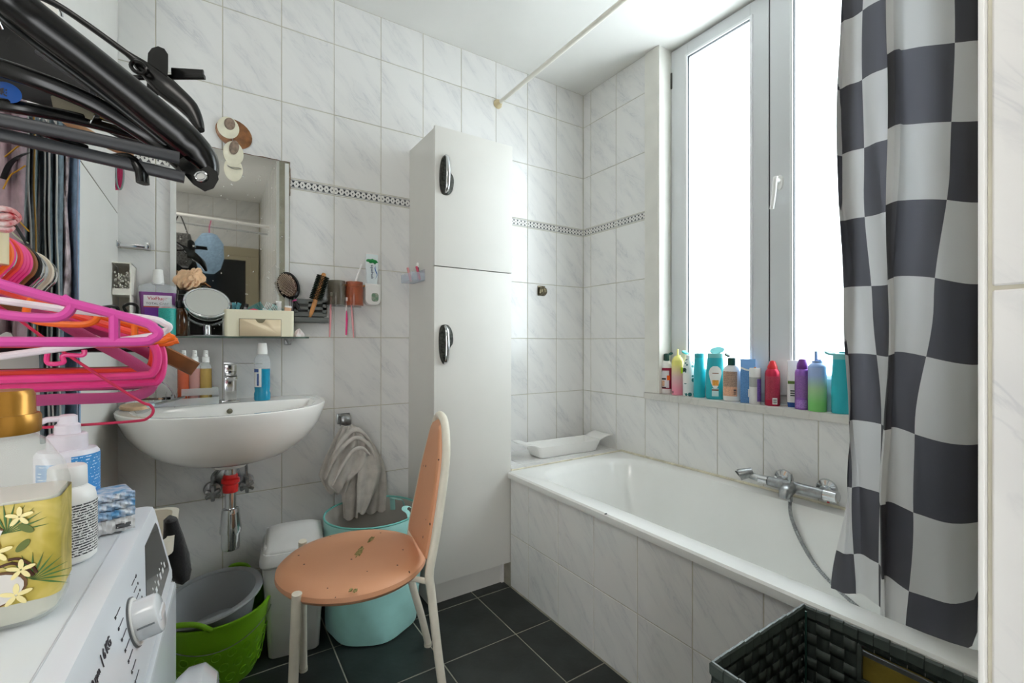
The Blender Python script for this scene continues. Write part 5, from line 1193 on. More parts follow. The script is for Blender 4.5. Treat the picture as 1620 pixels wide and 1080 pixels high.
for a0 in (radians(30), radians(-32)):
    pts = [Vector((.172*cos(a0+d), .172*sin(a0+d), .432+h)) - Vector((cos(a0), sin(a0), 0))*q for d, h, q in ((-.20, -.05, .010), (-.17, -.0, .02), (-.1, .012, .04), (.1, .012, .04), (.17, 0, .02), (.20, -.05, .010))]
    part('strap_handle', sweep(newbm(), smooth_path(pts), .011, .0018, 8), M_TEALF, t)
# grey towel: layered drapes gathered at the hook
hkp = Vector((0.487, YB, 0.782))
t = thing('towel_hook', 'square chrome towel hook on the tiles right of the basin', 'hook', hkp)
part('plate', box(-.028, .028, -.010, -.0005, -.022, .024, .005), M_CHROMED, t)
part('hook_arm', sweep(newbm(), smooth_path([(0, -.008, .012), (0, -.035, .016), (0, -.048, .002), (0, -.045, -.016), (0, -.03, -.022)]), .022, .006, 10), M_CHROMED, t)
tw = thing('towel', 'grey terry towel hanging in folds from the chrome hook into the basket', 'towel', (hkp.x, hkp.y-.05, .752))
M_TERRY = mat('terry_grey', '#dad3ca', .95, sheen=.4, bump=1.0, bscale=420, var=.12, vscale=30)
M_TERRY.node_tree.nodes['Bump'].inputs['Distance'].default_value = .006
def drape(pl, pr, y0, amp, k, ph, top=0.0, bot_y=0.0, n=(44, 50)):
    """pl, pr: left and right edge curves (x,z) top to bottom; folds run down the cloth"""
    L_ = smooth_path([(x, 0, z) for x, z in pl], 10); R_ = smooth_path([(x, 0, z) for x, z in pr], 10)
    m_ = min(len(L_), len(R_))-1
    def f(u, v):
        i = v*m_; a = int(min(i, m_-1)); q = i-a
        l = L_[a].lerp(L_[a+1], q); r = R_[a].lerp(R_[a+1], q); p_ = l.lerp(r, u)
        g = min(1, v*3+.25)
        y_ = y0+bot_y*v - amp*g*(.55+.45*sin(k*2*pi*u+ph+1.2*v)) - .018*sin(pi*u)*(1-v*.4)
        z = p_.z + .006*sin(k*2*pi*u+ph)*g
        return (p_.x, y_, z)
    return grid(f, *n)
lay = []
# back right fall
lay.append(drape([(-.02, .01), (.01, -.06), (.04, -.16), (.06, -.27), (.065, -.38)], [(.035, .0), (.10, -.07), (.155, -.17), (.172, -.28), (.170, -.385)], .012, .024, 2.2, .3))
# left fall, cut short, sweeping down-left then hanging
lay.append(drape([(-.025, .005), (-.07, -.07), (-.105, -.15), (-.112, -.19), (-.08, -.255)], [(.02, .012), (.03, -.05), (.035, -.13), (.02, -.20), (-.01, -.275)], -.012, .022, 3.2, 1.0))
# lower left tail behind
lay.append(drape([(-.03, -.12), (-.03, -.2), (-.02, -.29), (-.012, -.385)], [(.06, -.12), (.06, -.2), (.055, -.29), (.045, -.385)], -.004, .018, 1.5, 2.0))
# front lobe rolled over the middle
lay.append(drape([(-.005, .012), (-.02, -.05), (-.06, -.14), (-.085, -.215), (-.045, -.262)], [(.045, .002), (.095, -.07), (.118, -.13), (.10, -.16), (.01, -.17)], -.040, .020, 2.8, 2.3))
# front right fold hanging down
lay.append(drape([(.02, -.05), (.035, -.14), (.030, -.25), (.028, -.355)], [(.09, -.06), (.128, -.15), (.122, -.24), (.070, -.358)], -.042, .020, 1.4, .2))
for i, l_ in enumerate(lay): part('fold', l_, M_TERRY, tw, solid=.006, sub=1)
# rolled ridges over the top
for pts, r in (([(-.10, -.075, -.185), (-.07, -.085, -.11), (-.02, -.088, -.05), (.03, -.085, -.035), (.08, -.08, -.08), (.105, -.075, -.14)], .009),
               ([(-.085, -.075, -.135), (-.05, -.08, -.06), (-.005, -.075, -.01), (.035, -.07, -.005), (.08, -.06, -.05)], .010),
               ([(-.075, -.09, -.21), (-.04, -.095, -.14), (0, -.098, -.085), (.04, -.095, -.075), (.075, -.09, -.11)], .008)):
    part('fold', sweep(newbm(), smooth_path(pts, 8), [r*(.5+.5*sin(pi*i/(8*(len(pts)-1)))) for i in range(8*(len(pts)-1)+1)], None, 10), M_TERRY, tw)

# ================================================================== CREAM BUCKET AND BLACK CLOTH BEHIND THE WASHING MACHINE
cb_ = PZ(262, 818, .72)
t = thing('cream_crate', 'tall cream plastic bin behind the washing machine', 'bin', (-.182, 1.245, 0))
part('bin_body', loft(newbm(), [rrect(0, 0, .07, .07, .02, 0), rrect(0, 0, .108, .108, .03, .68), rrect(0, 0, .122, .122, .035, .69), rrect(0, 0, .124, .124, .035, .72), rrect(0, 0, .112, .112, .03, .72), rrect(0, 0, .10, .10, .03, .64)]), mat('cream_bin', '#d8d2c2', .4), t)
t = thing('dark_cloth', 'black cloth hanging over the rim of the cream bin', 'cloth', (-.062, 1.13, .722))
rows_ = []
for v_, u_, hw, hd in ((818, 268, .004, .015), (822, 270, .012, .020), (850, 274, .018, .022), (880, 279, .021, .022), (905, 284, .019, .020), (918, 288, .012, .014), (922, 289, .004, .008)):
    c_ = O+ray(u_, v_)*.955-Vector(t.location); rows_.append([(c_.x+hw*cos(a)*(1+.10*sin(4*a+v_*.05)), c_.y+hd*sin(a), c_.z) for a in [2*pi*i/32 for i in range(32)]])
part('cloth', loft(newbm(), rows_), mat('black_cloth', '#08090a', .9, sheen=.2, bump=.5), t)

# ================================================================== WOVEN BASKET AT THE FRONT RIGHT
M_W = [mat('woven_strap_dark', '#39413e', .4, var=.2, vscale=30), mat('woven_strap_grey', '#4b5450', .38, var=.2, vscale=30)]
X0, X1, Y0_, Y1_, WH = .762, 1.103, .115, .505, .528
wk = thing('woven_basket', 'square dark woven plastic-strap basket beside the tub', 'basket', (X0, Y0_, 0))
DX, DY = X1-X0, Y1_-Y0_; sw = .0262
nxs, nys, nz_ = round(DX/sw), round(DY/sw), 20; swx, swy, swz = DX/nxs, DY/nys, WH/nz_
perim = [(swx*(i+.5), 0, 0) for i in range(nxs)]+[(DX, swy*(i+.5), 1) for i in range(nys)]+[(DX-swx*(i+.5), DY, 2) for i in range(nxs)]+[(0, DY-swy*(i+.5), 3) for i in range(nys)]
nrm = [(0, -1), (1, 0), (0, 1), (-1, 0)]
AM = .0013
def vstrap(ph):
    bm = newbm(); rows = []
    for j in range(nz_*4+1):
        z = WH*j/(nz_*4); off = AM*sin(pi*(z/swz)+(pi if ph else 0)-0)
        rows.append((off, z))
    for (a, z1), (b, z2) in zip(rows, rows[1:]):
        pass
    vs = [[bm.verts.new((sx*sw*.47, -o_, z)) for sx in (-1, 1)] for o_, z in rows]
    for p_, q_ in zip(vs, vs[1:]): bm.faces.new((p_[0], p_[1], q_[1], q_[0]))
    return me_of('strap', bm, M_W[0])
vm = [vstrap(0), vstrap(1)]
handle_zone = lambda x, y, side, z: side == 1 and abs(y-(DY*.57)) < .062 and .42 < z < .495
for i, (x, y, s_) in enumerate(perim):
    if s_ == 1 and abs(y-DY*.57) < .062:
        # cut below the grip opening
        bm = newbm(); bm.from_mesh(vm[i % 2])
        bmesh.ops.delete(bm, geom=[v for v in bm.verts if .43 < v.co.z < .490], context='VERTS')
        link('strap', me_of('strap', bm, M_W[0]), wk, None, (x, y, 0), (0, 0, (0, pi/2, pi, -pi/2)[s_])); continue
    link('strap', vm[i % 2], wk, None, (x, y, 0), (0, 0, (0, pi/2, pi, -pi/2)[s_]))
def ring(ph, cut=False):
    bm = newbm(); pts = []
    cells = len(perim)
    for i, (x, y, s_) in enumerate(perim):
        for q in range(-1, 2):
            st = (swx if s_ in (0, 2) else swy)*q/3; d = [(1, 0), (0, 1), (-1, 0), (0, -1)][s_]
            off = -AM*cos(pi*q/3)*(1 if (i+ph) % 2 == 0 else -1)
            n_ = nrm[s_]; pts.append((x+d[0]*st+n_[0]*off, y+d[1]*st+n_[1]*off, s_))
    n_ = len(pts); vs = [[bm.verts.new((p[0], p[1], z)) for z in (-swz*.47, swz*.47)] for p in pts]
    for i in range(n_):
        p = pts[i]
        if cut and p[2] == 1 and abs(p[1]-DY*.57) < .062: continue
        j = (i+1) % n_; bm.faces.new((vs[i][0], vs[j][0], vs[j][1], vs[i][1]))
    return me_of('strap', bm, M_W[1])
rm = [ring(0), ring(1)]; rc = [ring(0, True), ring(1, True)]
for k in range(nz_):
    zc_ = swz*(k+.5); me_r = rc[k % 2] if .43 < zc_ < .490 else rm[k % 2]
    link('strap', me_r, wk, None, (0, 0, zc_))
for ch_ in list(bpy.data.objects):
    if ch_.parent == wk and ch_.name.startswith('strap'):
        md = ch_.modifiers.new('solid', 'SOLIDIFY'); md.thickness = .0009
# folded-over top binding, scalloped by the strap width
for i, (x, y, s_) in enumerate(perim):
    wdt = swx if s_ in (0, 2) else swy
    if 'fold_m%d' % s_ not in TCACHE:
        TCACHE['fold_m%d' % s_] = me_of('edge_fold', merge(loft(newbm(), [[(-wdt*.47, -.0048, -.018), (-wdt*.47, .0048, -.018), (-wdt*.47, .0048, .001), (-wdt*.47, .002, .0045), (-wdt*.47, -.002, .0045), (-wdt*.47, -.0048, .001)],
            [(wdt*.47, -.0044, -.018), (wdt*.47, .0044, -.018), (wdt*.47, .0044, .000), (wdt*.47, .0018, .003), (wdt*.47, -.0018, .003), (wdt*.47, -.0044, .000)]])), M_W[1])
    link('edge_fold', TCACHE['fold_m%d' % s_], wk, None, (x, y, WH+random.uniform(-.001, .0015)), (0, random.uniform(-.05, .05), (0, pi/2, pi, -pi/2)[s_]))
part('bottom', box(.003, DX-.003, .003, DY-.003, .002, .006), M_W[0], wk, sm=False)
part('frame_wire', merge(tube([(.006, .006, .01), (.006, .006, WH)], .0022, 6), tube([(DX-.006, DY-.006, .01), (DX-.012, DY-.010, WH-.004)], .0022, 6), tube([(DX-.006, .006, .01), (DX-.006, .006, WH)], .0022, 6), tube([(.006, DY-.006, .01), (.006, DY-.006, WH)], .0022, 6)), mat('green_wire', '#24453c', .4), wk, 'dark green wire in the inner corners')
part('grip_binding', merge(box(DX-.004, DX+.004, DY*.57-.066, DY*.57-.058, .425, .50, .001), box(DX-.004, DX+.004, DY*.57+.058, DY*.57+.066, .425, .50, .001), box(DX-.004, DX+.004, DY*.57-.06, DY*.57+.06, .424, .432, .001)), M_W[1], wk)
part('stitches', merge(*[box(DX-.0075, DX-.006, DY-.008, DY-.005, .02+swz*k, .026+swz*k) for k in range(nz_-1)], *[box(DX-.018, DX-.0145, DY-.0045, DY-.0035, .02+swz*k, .023+swz*k) for k in range(nz_-1)]), mat('pale_stitch', '#a9ada8', .6), wk, sm=False)['kind'] = 'stuff'
# gold coloured box standing in the gap between basket and tub, seen through the grip
t = thing('gold_box', 'yellow-gold box wedged between woven basket and tub', 'box', (1.128, .335, .0))
part('box_body', box(-.0145, .0145, -.10, .10, 0, .474, .001), mat('gold_card', '#a08c3f', .35, metal=.3, var=.3, vscale=18), t, sm=False)
part('silver_edge', box(-.0150, -.0100, -.101, .101, .474, .484, .0008), mat('silver_edge', '#8d9290', .3, metal=.6), t, sm=False)
# ================================================================== WASHING MACHINE
WZ = .851; yaw = radians(-2.3)
wmx = thing('washing_machine', 'white front-loading washing machine with dark display and round knob', 'washing machine', (-.072, .93, 0), yaw)
M_APP = mat('appliance_white', '#dfe2e6', .25, coat=.3); M_APP2 = mat('appliance_panel', '#e1e4e9', .3, coat=.2)
part('cabinet', box(-.55, .028, -.6, 0, .012, .725, .006), M_APP, wmx)
part('control_housing', loft(newbm(), [[(-.12, y, .727), (-.12, y, WZ), (-.010, y, WZ), (-.003, y, WZ-.002), (.0, y, WZ-.008), (.022, y, .742), (.0225, y, .730), (.018, y, .727)] for y in (-.6, 0)]), M_APP2, wmx)
part('top_panel', box(-.55, -.0245, -.599, -.001, .80, WZ+.0008, .002), M_APP, wmx)
part('top_panel_seam', merge(box(-.0243, -.0232, -.599, -.001, .845, WZ+.0009)), mat('seam_light', '#c8ccd0', .5), wmx, sm=False)
part('side_body', box(-.55, -.12, -.598, -.002, .72, .81), M_APP, wmx, sm=False)
part('lid_recess', merge(box(-.088, -.0865, -.6, 0, WZ, WZ+.0014), box(-.50, -.088, -.58, -.02, WZ+.0005, WZ+.0030, .001)), M_APP, wmx, 'raised lid with a step along its front edge')
part('detergent_drawer_line', box(.0065, .0095, -.599, -.40, .800, .801), mat('seam_light', '#c8ccd0', .5), wmx, sm=False)
# panel frame: local point on the sloped control face
fa = atan2(.022, WZ-.008-.742)   # slope
def FP(y, t_, out=0.0):   # t_ 0 top .. 1 bottom of the sloped face
    x_ = .0+.022*t_; z = (WZ-.008)+(.742-(WZ-.008))*t_
    return Vector((x_+cos(fa)*out, y, z+sin(fa)*out))
def fquad(y0, y1, t0, t1, o0, o1):
    b = newbm(); A_ = [FP(y0, t0, o0), FP(y1, t0, o0), FP(y1, t1, o0), FP(y0, t1, o0)]; B_ = [FP(y0, t0, o1), FP(y1, t0, o1), FP(y1, t1, o1), FP(y0, t1, o1)]
    return loft(b, [A_, B_])
# display (parallelogram with slanted left edge)
b = newbm()
dsp = [(-.018, .30), (-.003, .52) if False else (-.018, .92), (-.165, .92), (-.185, .78), (-.115, .12), (-.035, .12)]
dsp = [(-.022, .13), (-.016, .20), (-.016, .84), (-.022, .90), (-.215, .90), (-.222, .84), (-.118, .13)]
loft(b, [[FP(y, t_, -.001) for y, t_ in dsp], [FP(y, t_, .0008) for y, t_ in dsp]])
dp = part('display', b, mat('display_black', '#1e2123', .15, coat=.5), wmx, 'dark glass display panel')
random.seed(9)
part('display_icons', merge(*[fquad(-.195+.021*k, -.186+.021*k+random.uniform(-.002, .002), .70-.012*(k % 3), .76, .0008, .0011) for k in range(8)], *[fquad(-.188+.021*k, -.184+.021*k, .62, .65, .0008, .0011) for k in range(7)]), mat('icon_white', '#d9dcdd', .5), dp, sm=False)['kind'] = 'stuff'
# programme knob
kc = FP(-.254, .50)
Mk = Matrix.Translation(kc) @ Euler((0, pi/2-fa, 0)).to_matrix().to_4x4()
part('knob_ring', xf(lathe([(.0275, -.001), (.0275, .002), (.0258, .002)], 44), Mk), mat('ring_dark', '#6b6e70', .4), wmx)
part('knob_collar', xf(lathe([(.0262, -.001), (.0262, .003), (.023, .0034)], 44), Mk), M_WHITE, wmx)
kb = part('knob', xf(lathe([(.0222, .0), (.0222, .022), (.0212, .0245), (.018, .026), (.001, .026)], 44), Mk), mat('knob_white', '#dcdfe2', .18, coat=.5), wmx, 'round silver-white programme knob')
part('knob_marker', xf(box(-.0009, .0009, -.0229, -.0220, .006, .022), Mk), mat('seam_dark', '#7b7f83', .5), kb, sm=False)
part('knob_grip', xf(loft(newbm(), [rrect(0, 0, .005, .017, .004, .0255), rrect(0, 0, .0035, .015, .003, .0275)]), Mk), MC['knob_white'], kb)
# programme lines and numbers round the knob
ln = []
for k in range(5):
    y = -.262-.034-.0; 
for k, (ya, ta, ln_) in enumerate([(-.232, .12, .028), (-.222, .22, .024), (-.214, .34, .02)]):
    pass
def tick(y0, t0, y1, t1, w_=.0005):
    a, c = FP(y0, t0, .0004), FP(y1, t1, .0004); return tube([a, c], w_, 4)
for k in range(4): ln.append(tick(-.250+.018*k-.0, .26-.05*(k > 2), -.222+.018*k, .26-.05*(k > 2)) if False else tick(-.224, .20+.09*k, -.207, .20+.09*k))
for k in range(7): ln.append(tick(-.285, .16+.12*k, -.303, .16+.12*k))
part('programme_lines', merge(*ln), MC['ink_grey'], wmx)['kind'] = 'stuff'
tx = Euler((pi/2, 0, pi/2)).to_matrix()
def ptext(s, size, y, t_, par=wmx, m=None, bold=0):
    p_ = FP(y, t_, .0006)
    o_ = text('lettering', s, size, m or MC['ink_grey'], par, p_, (pi/2-fa*0, 0, pi/2), bold=bold)
    o_.rotation_euler = (Matrix.Rotation(pi/2, 3, 'Z') @ Matrix.Rotation(pi/2-fa, 3, 'X')).to_euler(); return o_
for k, s in enumerate(('90', '60', '40', '30', '20', '15', '1-9')): ptext(s, .0046, -.308, .16+.12*k)
for k, s in enumerate(('cold', '20', '40', '60')): ptext(s, .0042, -.200, .20+.09*k)
ptext('6 KG', .013, -.352, .22, bold=.0003); ptext('|', .013, -.372, .22); ptext('1200 rpm', .010, -.402, .24)
# door: round port ajar ring
Md = Matrix.Translation((.028, -.285, .505)) @ Euler((0, pi/2, 0)).to_matrix().to_4x4()
part('door_boot', xf(lathe([(.15, -.004), (.185, -.002), (.180, .018), (.14, .022)], 56, caps=(True, True)), Md), mat('dark_grey_door', '#4c5053', .35), wmx)
part('door_ring', xf(lathe([(.150, .020), (.196, .018), (.205, .030), (.205, .048), (.190, .062), (.150, .058), (.135, .04)], 64, caps=(False, False)), Md), mat('door_silver', '#c5c9cd', .2, coat=.5), wmx, 'silver ring of the porthole door')
part('door_glass', xf(lathe([(.001, .050), (.07, .045), (.136, .030)], 48, caps=(True, False)), Md), mat('dark_door_glass', '#15181a', .05, coat=.5), wmx)

WT = WZ+.0030   # top of the raised lid
# ================================================================== BOTTLES ON THE WASHING MACHINE
def wt(u, d): q = O+ray(u, 542)*d; return Vector((q.x, q.y, WT))
def wH(v, p): return HC-(v-CY)*dep(p)/FOC-WT
# fabric softener
p = wt(0, .432)
t = thing('softener_bottle', 'big clear softener bottle with yellow coconut label and gold cap', 'bottle', p, facing(p)-.22)
t.scale = (1, 1, .95)
Hs = wH(695, p); hx_ = .045; hy_ = .034
M_CLB = clear('softener_shell', '#dfe3df', .30, .06)
part('bottle', loft(newbm(), [rrect(0, 0, hx_*.86, hy_*.86, .018, .0005), rrect(0, 0, hx_*.98, hy_*.98, .012, .008), rrect(0, 0, hx_, hy_, .012, .03), rrect(0, 0, hx_*1.0, hy_, .012, .125), rrect(0, 0, hx_*.96, hy_*.96, .024, .145), rrect(0, 0, hx_*.80, hy_*.86, .026, .160), rrect(0, 0, .030, .027, .024, .172), rrect(0, 0, .0225, .0225, .0222, .178), rrect(0, 0, .0225, .0225, .0222, .186)]), M_CLB, t)
part('liquid', loft(newbm(), [rrect(0, 0, hx_*.82, hy_*.82, .018, .003), rrect(0, 0, hx_*.94, hy_*.94, .011, .010), rrect(0, 0, hx_*.95, hy_*.95, .011, .05), rrect(0, 0, hx_*.95, hy_*.95, .011, .12)]), mat('milky_liquid', '#d9d6c3', .3), t)
M_LAB = mat('softener_label', '#c3b04e', .4, var=0)
def _lab():
    m = M_LAB; L = m.node_tree.links; b_ = m.node_tree.nodes['Principled BSDF']; co_, s = objco(m)
    n = nn(m, 'ShaderNodeTexNoise'); n.inputs['Scale'].default_value = 22; n.inputs['Detail'].default_value = 3; n.inputs['Distortion'].default_value = 1.2; L.new(co_, n.inputs['Vector'])
    r = nn(m, 'ShaderNodeValToRGB'); L.new(n.outputs['Fac'], r.inputs[0]); e = r.color_ramp.elements
    e[0].position = .32; e[0].color = hexc('#9b8a2a'); e[1].position = .68; e[1].color = hexc('#dcc878'); q = e.new(.5); q.color = hexc('#c0ac4c')
    L.new(r.outputs[0], b_.inputs['Base Color'])
_lab()
def lf(u, v):   # label on the front and right flank of the rounded rectangle
    pts = rrect(0, 0, hx_+.0006, hy_+.0006, .012, 0, 8)
    lp = [Vector((x, y)) for x, y, _ in pts]
    # take the half running from back-left over front (-y) to back-right
    seq = lp[13:]+lp[:6]
    k = u*(len(seq)-1); i = min(int(k), len(seq)-2); q = seq[i].lerp(seq[i+1], k-i)
    return (q.x, q.y, .024+.094*v)
lbl = part('label', grid(lf, 40, 6), M_LAB, t, 'yellow label with coconuts, palm leaves and vanilla flowers')
yf = -hy_-.0012
def lobj(name, bm, m, lb=None): return part(name, bm, m, lbl, lb)
def flat(pts, y=yf, th=.0007):
    b = newbm(); return loft(b, [[(x, y, z) for x, z in pts], [(x, y-th, z) for x, z in pts]])
def blob(cx_, cz_, rx_, rz_, rot=0, n=20, y=yf, th=.0006):
    return flat([(cx_+rx_*cos(a)*cos(rot)-rz_*sin(a)*sin(rot), cz_+rx_*cos(a)*sin(rot)+rz_*sin(a)*cos(rot)) for a in [2*pi*i/n for i in range(n)]], y, th)
def palm(cx_, cz_, r, a0, a1, n=9):
    return merge(*[flat([(cx_, cz_), (cx_+r*.5*cos(a-.06), cz_+r*.5*sin(a-.06)), (cx_+r*cos(a), cz_+r*sin(a)), (cx_+r*.5*cos(a+.06), cz_+r*.5*sin(a+.06))], yf+.0002, .0005) for a in [a0+(a1-a0)*i/(n-1) for i in range(n)]])
def petals(cx_, cz_, r): return merge(*[blob(cx_+r*.55*cos(a), cz_+r*.55*sin(a), r*.5, r*.2, a, 10, yf-.0012) for a in [.3+2*pi*i/5 for i in range(5)]])
M_PALM = mat('palm_green', '#3d6b2c', .5); M_PET = mat('petal_yellow', '#efe0a0', .5); M_COC = mat('coconut_flesh', '#d8d3cd', .5); M_COB = mat('coconut_shell', '#6b4a2b', .6)
ox = .010
lobj('palm_print', palm(ox+.002, .092, .027, .1, 3.2, 13), M_PALM); lobj('palm_print', palm(ox+.018, .044, .026, -.4, 2.4, 11), M_PALM)
lobj('coconut_shell_print', blob(ox-.008, .040, .0235, .0165, .25, y=yf-.0004), M_COB); lobj('coconut_print', blob(ox-.008, .0395, .0215, .0145, .25, y=yf-.0009), M_COC)
arc = [(ox-.010+.018*cos(a), .080+.018*sin(a)) for a in [2.9-1.9*i/10 for i in range(11)]]; arc2 = [(ox-.009+.0125*cos(a), .079+.0125*sin(a)) for a in [1.0+1.9*i/10 for i in range(11)]]
lobj('coconut_slice_print', flat(arc+arc2, yf-.0004), M_COC); lobj('coconut_slice_edge', flat([(x*1.0, z) for x, z in [(ox-.010+.0195*cos(a), .080+.0195*sin(a)) for a in [2.9-1.9*i/10 for i in range(11)]]+arc[::-1]], yf-.0004), M_COB)
for x, z, r in ((-.004, .076, .010), (.011, .056, .0095), (.008, .033, .0105), (.010, .106, .009)): lobj('flower_print', petals(ox+x, z, r), M_PET)
for x, z, a in ((.012, .078, .9), (-.012, .062, -.5), (.014, .094, 2.4)): lobj('leaf_print', blob(ox+x, z, .0065, .003, a), mat('bean_green', '#5d6a24', .5))
lobj('vanilla_print', tube(smooth_path([(ox+x, yf-.0005, z) for x, z in ((-.002, .062), (.006, .063), (.014, .056), (.019, .048))]), .0012, 6), mat('vanilla_brown', '#4b2c1e', .5))
lobj('vanilla_print', tube(smooth_path([(ox+x, yf-.0005, z) for x, z in ((.003, .067), (.010, .066), (.018, .057), (.021, .050))]), .0012, 6), MC['vanilla_brown'])
lobj('label_flag', flat([(.034, .049), (.0400, .050), (.0400, .061), (.034, .060)], yf+.004), MC['label_white']); lobj('label_band', flat([(.034, .027), (.0400, .029), (.0400, .050), (.034, .049)], yf+.004), mat('ochre_band', '#a77720', .5)); lobj('dark_code', flat([(-.022, .026), (-.011, .027), (-.011, .037), (-.022, .036)], yf-.0002), MC['ink_grey'])
M_GOLD = mat('gold_cap', '#a9782e', .28, metal=.55, var=.1, vscale=30)
kn = []
bm = newbm(); nK = 72
def kloop(r, z, kn_=0): return [((r+(kn_ if i % 2 else 0))*cos(2*pi*i/nK), (r+(kn_ if i % 2 else 0))*sin(2*pi*i/nK), z) for i in range(nK)]
loft(bm, [kloop(.0265, .180), kloop(.0272, .182, .0006), kloop(.0272, .196, .0006), kloop(.0265, .199)]); part('cap_skirt', bm, M_GOLD, t, 'ribbed gold cap skirt')
part('cap', lathe([(.0250, .198), (.0238, .200), (.0235, .218), (.0215, .2225), (.001, .223)], 40), M_GOLD, t, 'plain gold cap top')
# white bottle
p = wt(107, .548)
t = thing('white_bottle', 'small white bottle with ribbed cap and dense black small print', 'bottle', p, facing(p)+.3)
R = .0262; H = wH(768, p)
prof = [(R*.9, 0), (R, .003), (R, H*.82), (R*.93, H*.92), (R*.65, H*1.0)]
part('body', lathe(prof, 36), M_WHITE, t)
part('label', patch(R, H*.10, H*.80, -1.2, 1.4), lines_mat('dense_print', '#e6e6e4', '#3b3c3f', 330, .42, .45, .55, 500), t)
bm = newbm(); Hc = wH(736, p); nK = 60; loft(bm, [kloop(R*.62, H-.001), kloop(R*.66, H+.001, .0006), kloop(R*.64, Hc-.002, .0006), kloop(R*.60, Hc)]); part('cap', bm, M_WHITE, t, 'ribbed white screw cap')
part('neck_ring', lathe([(R*.58, H-.004), (R*.68, H-.003), (R*.68, H), (R*.6, H+.001)], 32), M_WHITE, t)
# pump bottle
p = wt(107, .640)
t = thing('pump_bottle', 'white pump bottle with blue printed label behind the small white bottle', 'bottle', p, facing(p)+.3)
R = .0335; H = wH(708, p)
part('body', lathe([(R*.93, 0), (R, .003), (R, H*.94), (R*.9, H*.985), (R*.5, H)], 36), mat('bottle_white', '#e5e3ea', .35), t)
part('label', patch(R, .004, H*.93, -1.4, 1.5), lines_mat('blue_label_print', '#3d8fd0', '#d5e6f5', 240, .56, .4, .35, 300), t)
part('label_edge', patch(R, H*.86, H*.935, -1.4, -.2, off=.001), mat('bottle_white', '#e5e3ea', .35), t)
bm = newbm(); loft(bm, [kloop(.0205, H-.001), kloop(.0208, H+.001, .0006), kloop(.0205, H+.018, .0006), kloop(.019, H+.020)]); part('pump_collar', bm, mat('pump_pale', '#dfd9e0', .35), t)
part('pump_head', lathe([(.014, H+.019), (.0135, H+.032), (.0105, H+.034), (.010, H+.044), (.007, H+.046)], 24), MC['pump_pale'], t)
part('pump_spout', sweep(newbm(), [(0, 0, H+.041), (-.02, .004, H+.041), (-.032, .006, H+.036)], .0055, .004, 10), MC['pump_pale'], t)
# tissue packet
p = wt(170, .640)
t = thing('tissue_packets', 'stack of pocket tissues in crinkled blue and white film', 'tissues', p, facing(p)+.15)
random.seed(4)
def pack(z0, z1, mm, nm='packet', lab=None):
    def f(u, v):
        x_ = (u-.5)*.050; z = z0+(z1-z0)*v; w_ = .0015*sin(u*23+v*9)+.0012*sin(u*47)
        return (x_, -.026+w_-.003*sin(pi*v), z)
    b = merge(grid(f, 26, 8), box(-.0245, .0245, -.0255, .026, z0, z1, .004)); return part(nm, b, mm, t, lab)
M_FB = mat('blue_white_film', '#dfe4ea', .25, col2='#5d9fd0', vscale=60)
pack(0, .018, mat('paper_white', '#e2e2e2', .5, var=.05), lab='white pack at the bottom'); pack(.0185, .030, M_FB); pack(.0305, .042, M_FB); pack(.0425, .052, M_FB)
part('sticker', box(.004, .020, -.0305, -.0275, .005, .011), mat('grey_code', '#55575a', .5), t, sm=False)
# paper
p = PZ(6, 1068, WT)
one('paper_sheet', grid(lambda u, v: (-.05+.10*u, -.08+.10*v, .001+.006*v*v+.002*sin(3*u)), 8, 8), mat('paper', '#e8ebf2', .6), 'white sheet of paper in front of the softener bottle', 'paper', (p.x-.075, p.y+.01, WT), .2, solid=.0006)

# ================================================================== CLOTHES RODS
LX, LZ_ = -.268, 1.262       # lower rod under the hooks
t = thing('clothes_rod', 'short cream rod carrying the bunch of coloured hangers', 'rod', (LX, 1.324, LZ_-.008))
part('rod', tube([(0, 0, 0), (0, -.95, 0)], .008, 12), mat('cream_rod2', '#dccfa6', .5), t)
UX, UZ = -.285, 1.665
t = thing('clothes_rod', 'upper grey rod near the ceiling carrying the black hangers', 'rod', (UX, 1.324, UZ-.008))
part('rod', tube([(0, 0, 0), (0, -1.25, 0)], .009, 12), mat('grey_rod', '#8f9394', .3, metal=.6), t)
# red ribbon and cream tube hanging at the frame's edge
q = O+ray(0, 375)*.60
t = thing('cream_tube', 'cream cardboard tube tied with a red ribbon at the left edge', 'tube', (q.x-.006, q.y, q.z-.035))
part('tube_body', tube([(0, 0, .0), (0, 0, .045)], .014, 20), MC['cream_rod2'], t)
part('ribbon', merge(*[tube([((.016+.002*k)*cos(a), (.016+.002*k)*sin(a), .047+.006*k+.004*sin(2*a+k)) for a in [2*pi*i/20 for i in range(20)]], .0038, 6, True) for k in range(4)]), mat('red_ribbon', '#c4202a', .6, col2='#e8dcd8', vscale=70), t, 'red and white ribbon')

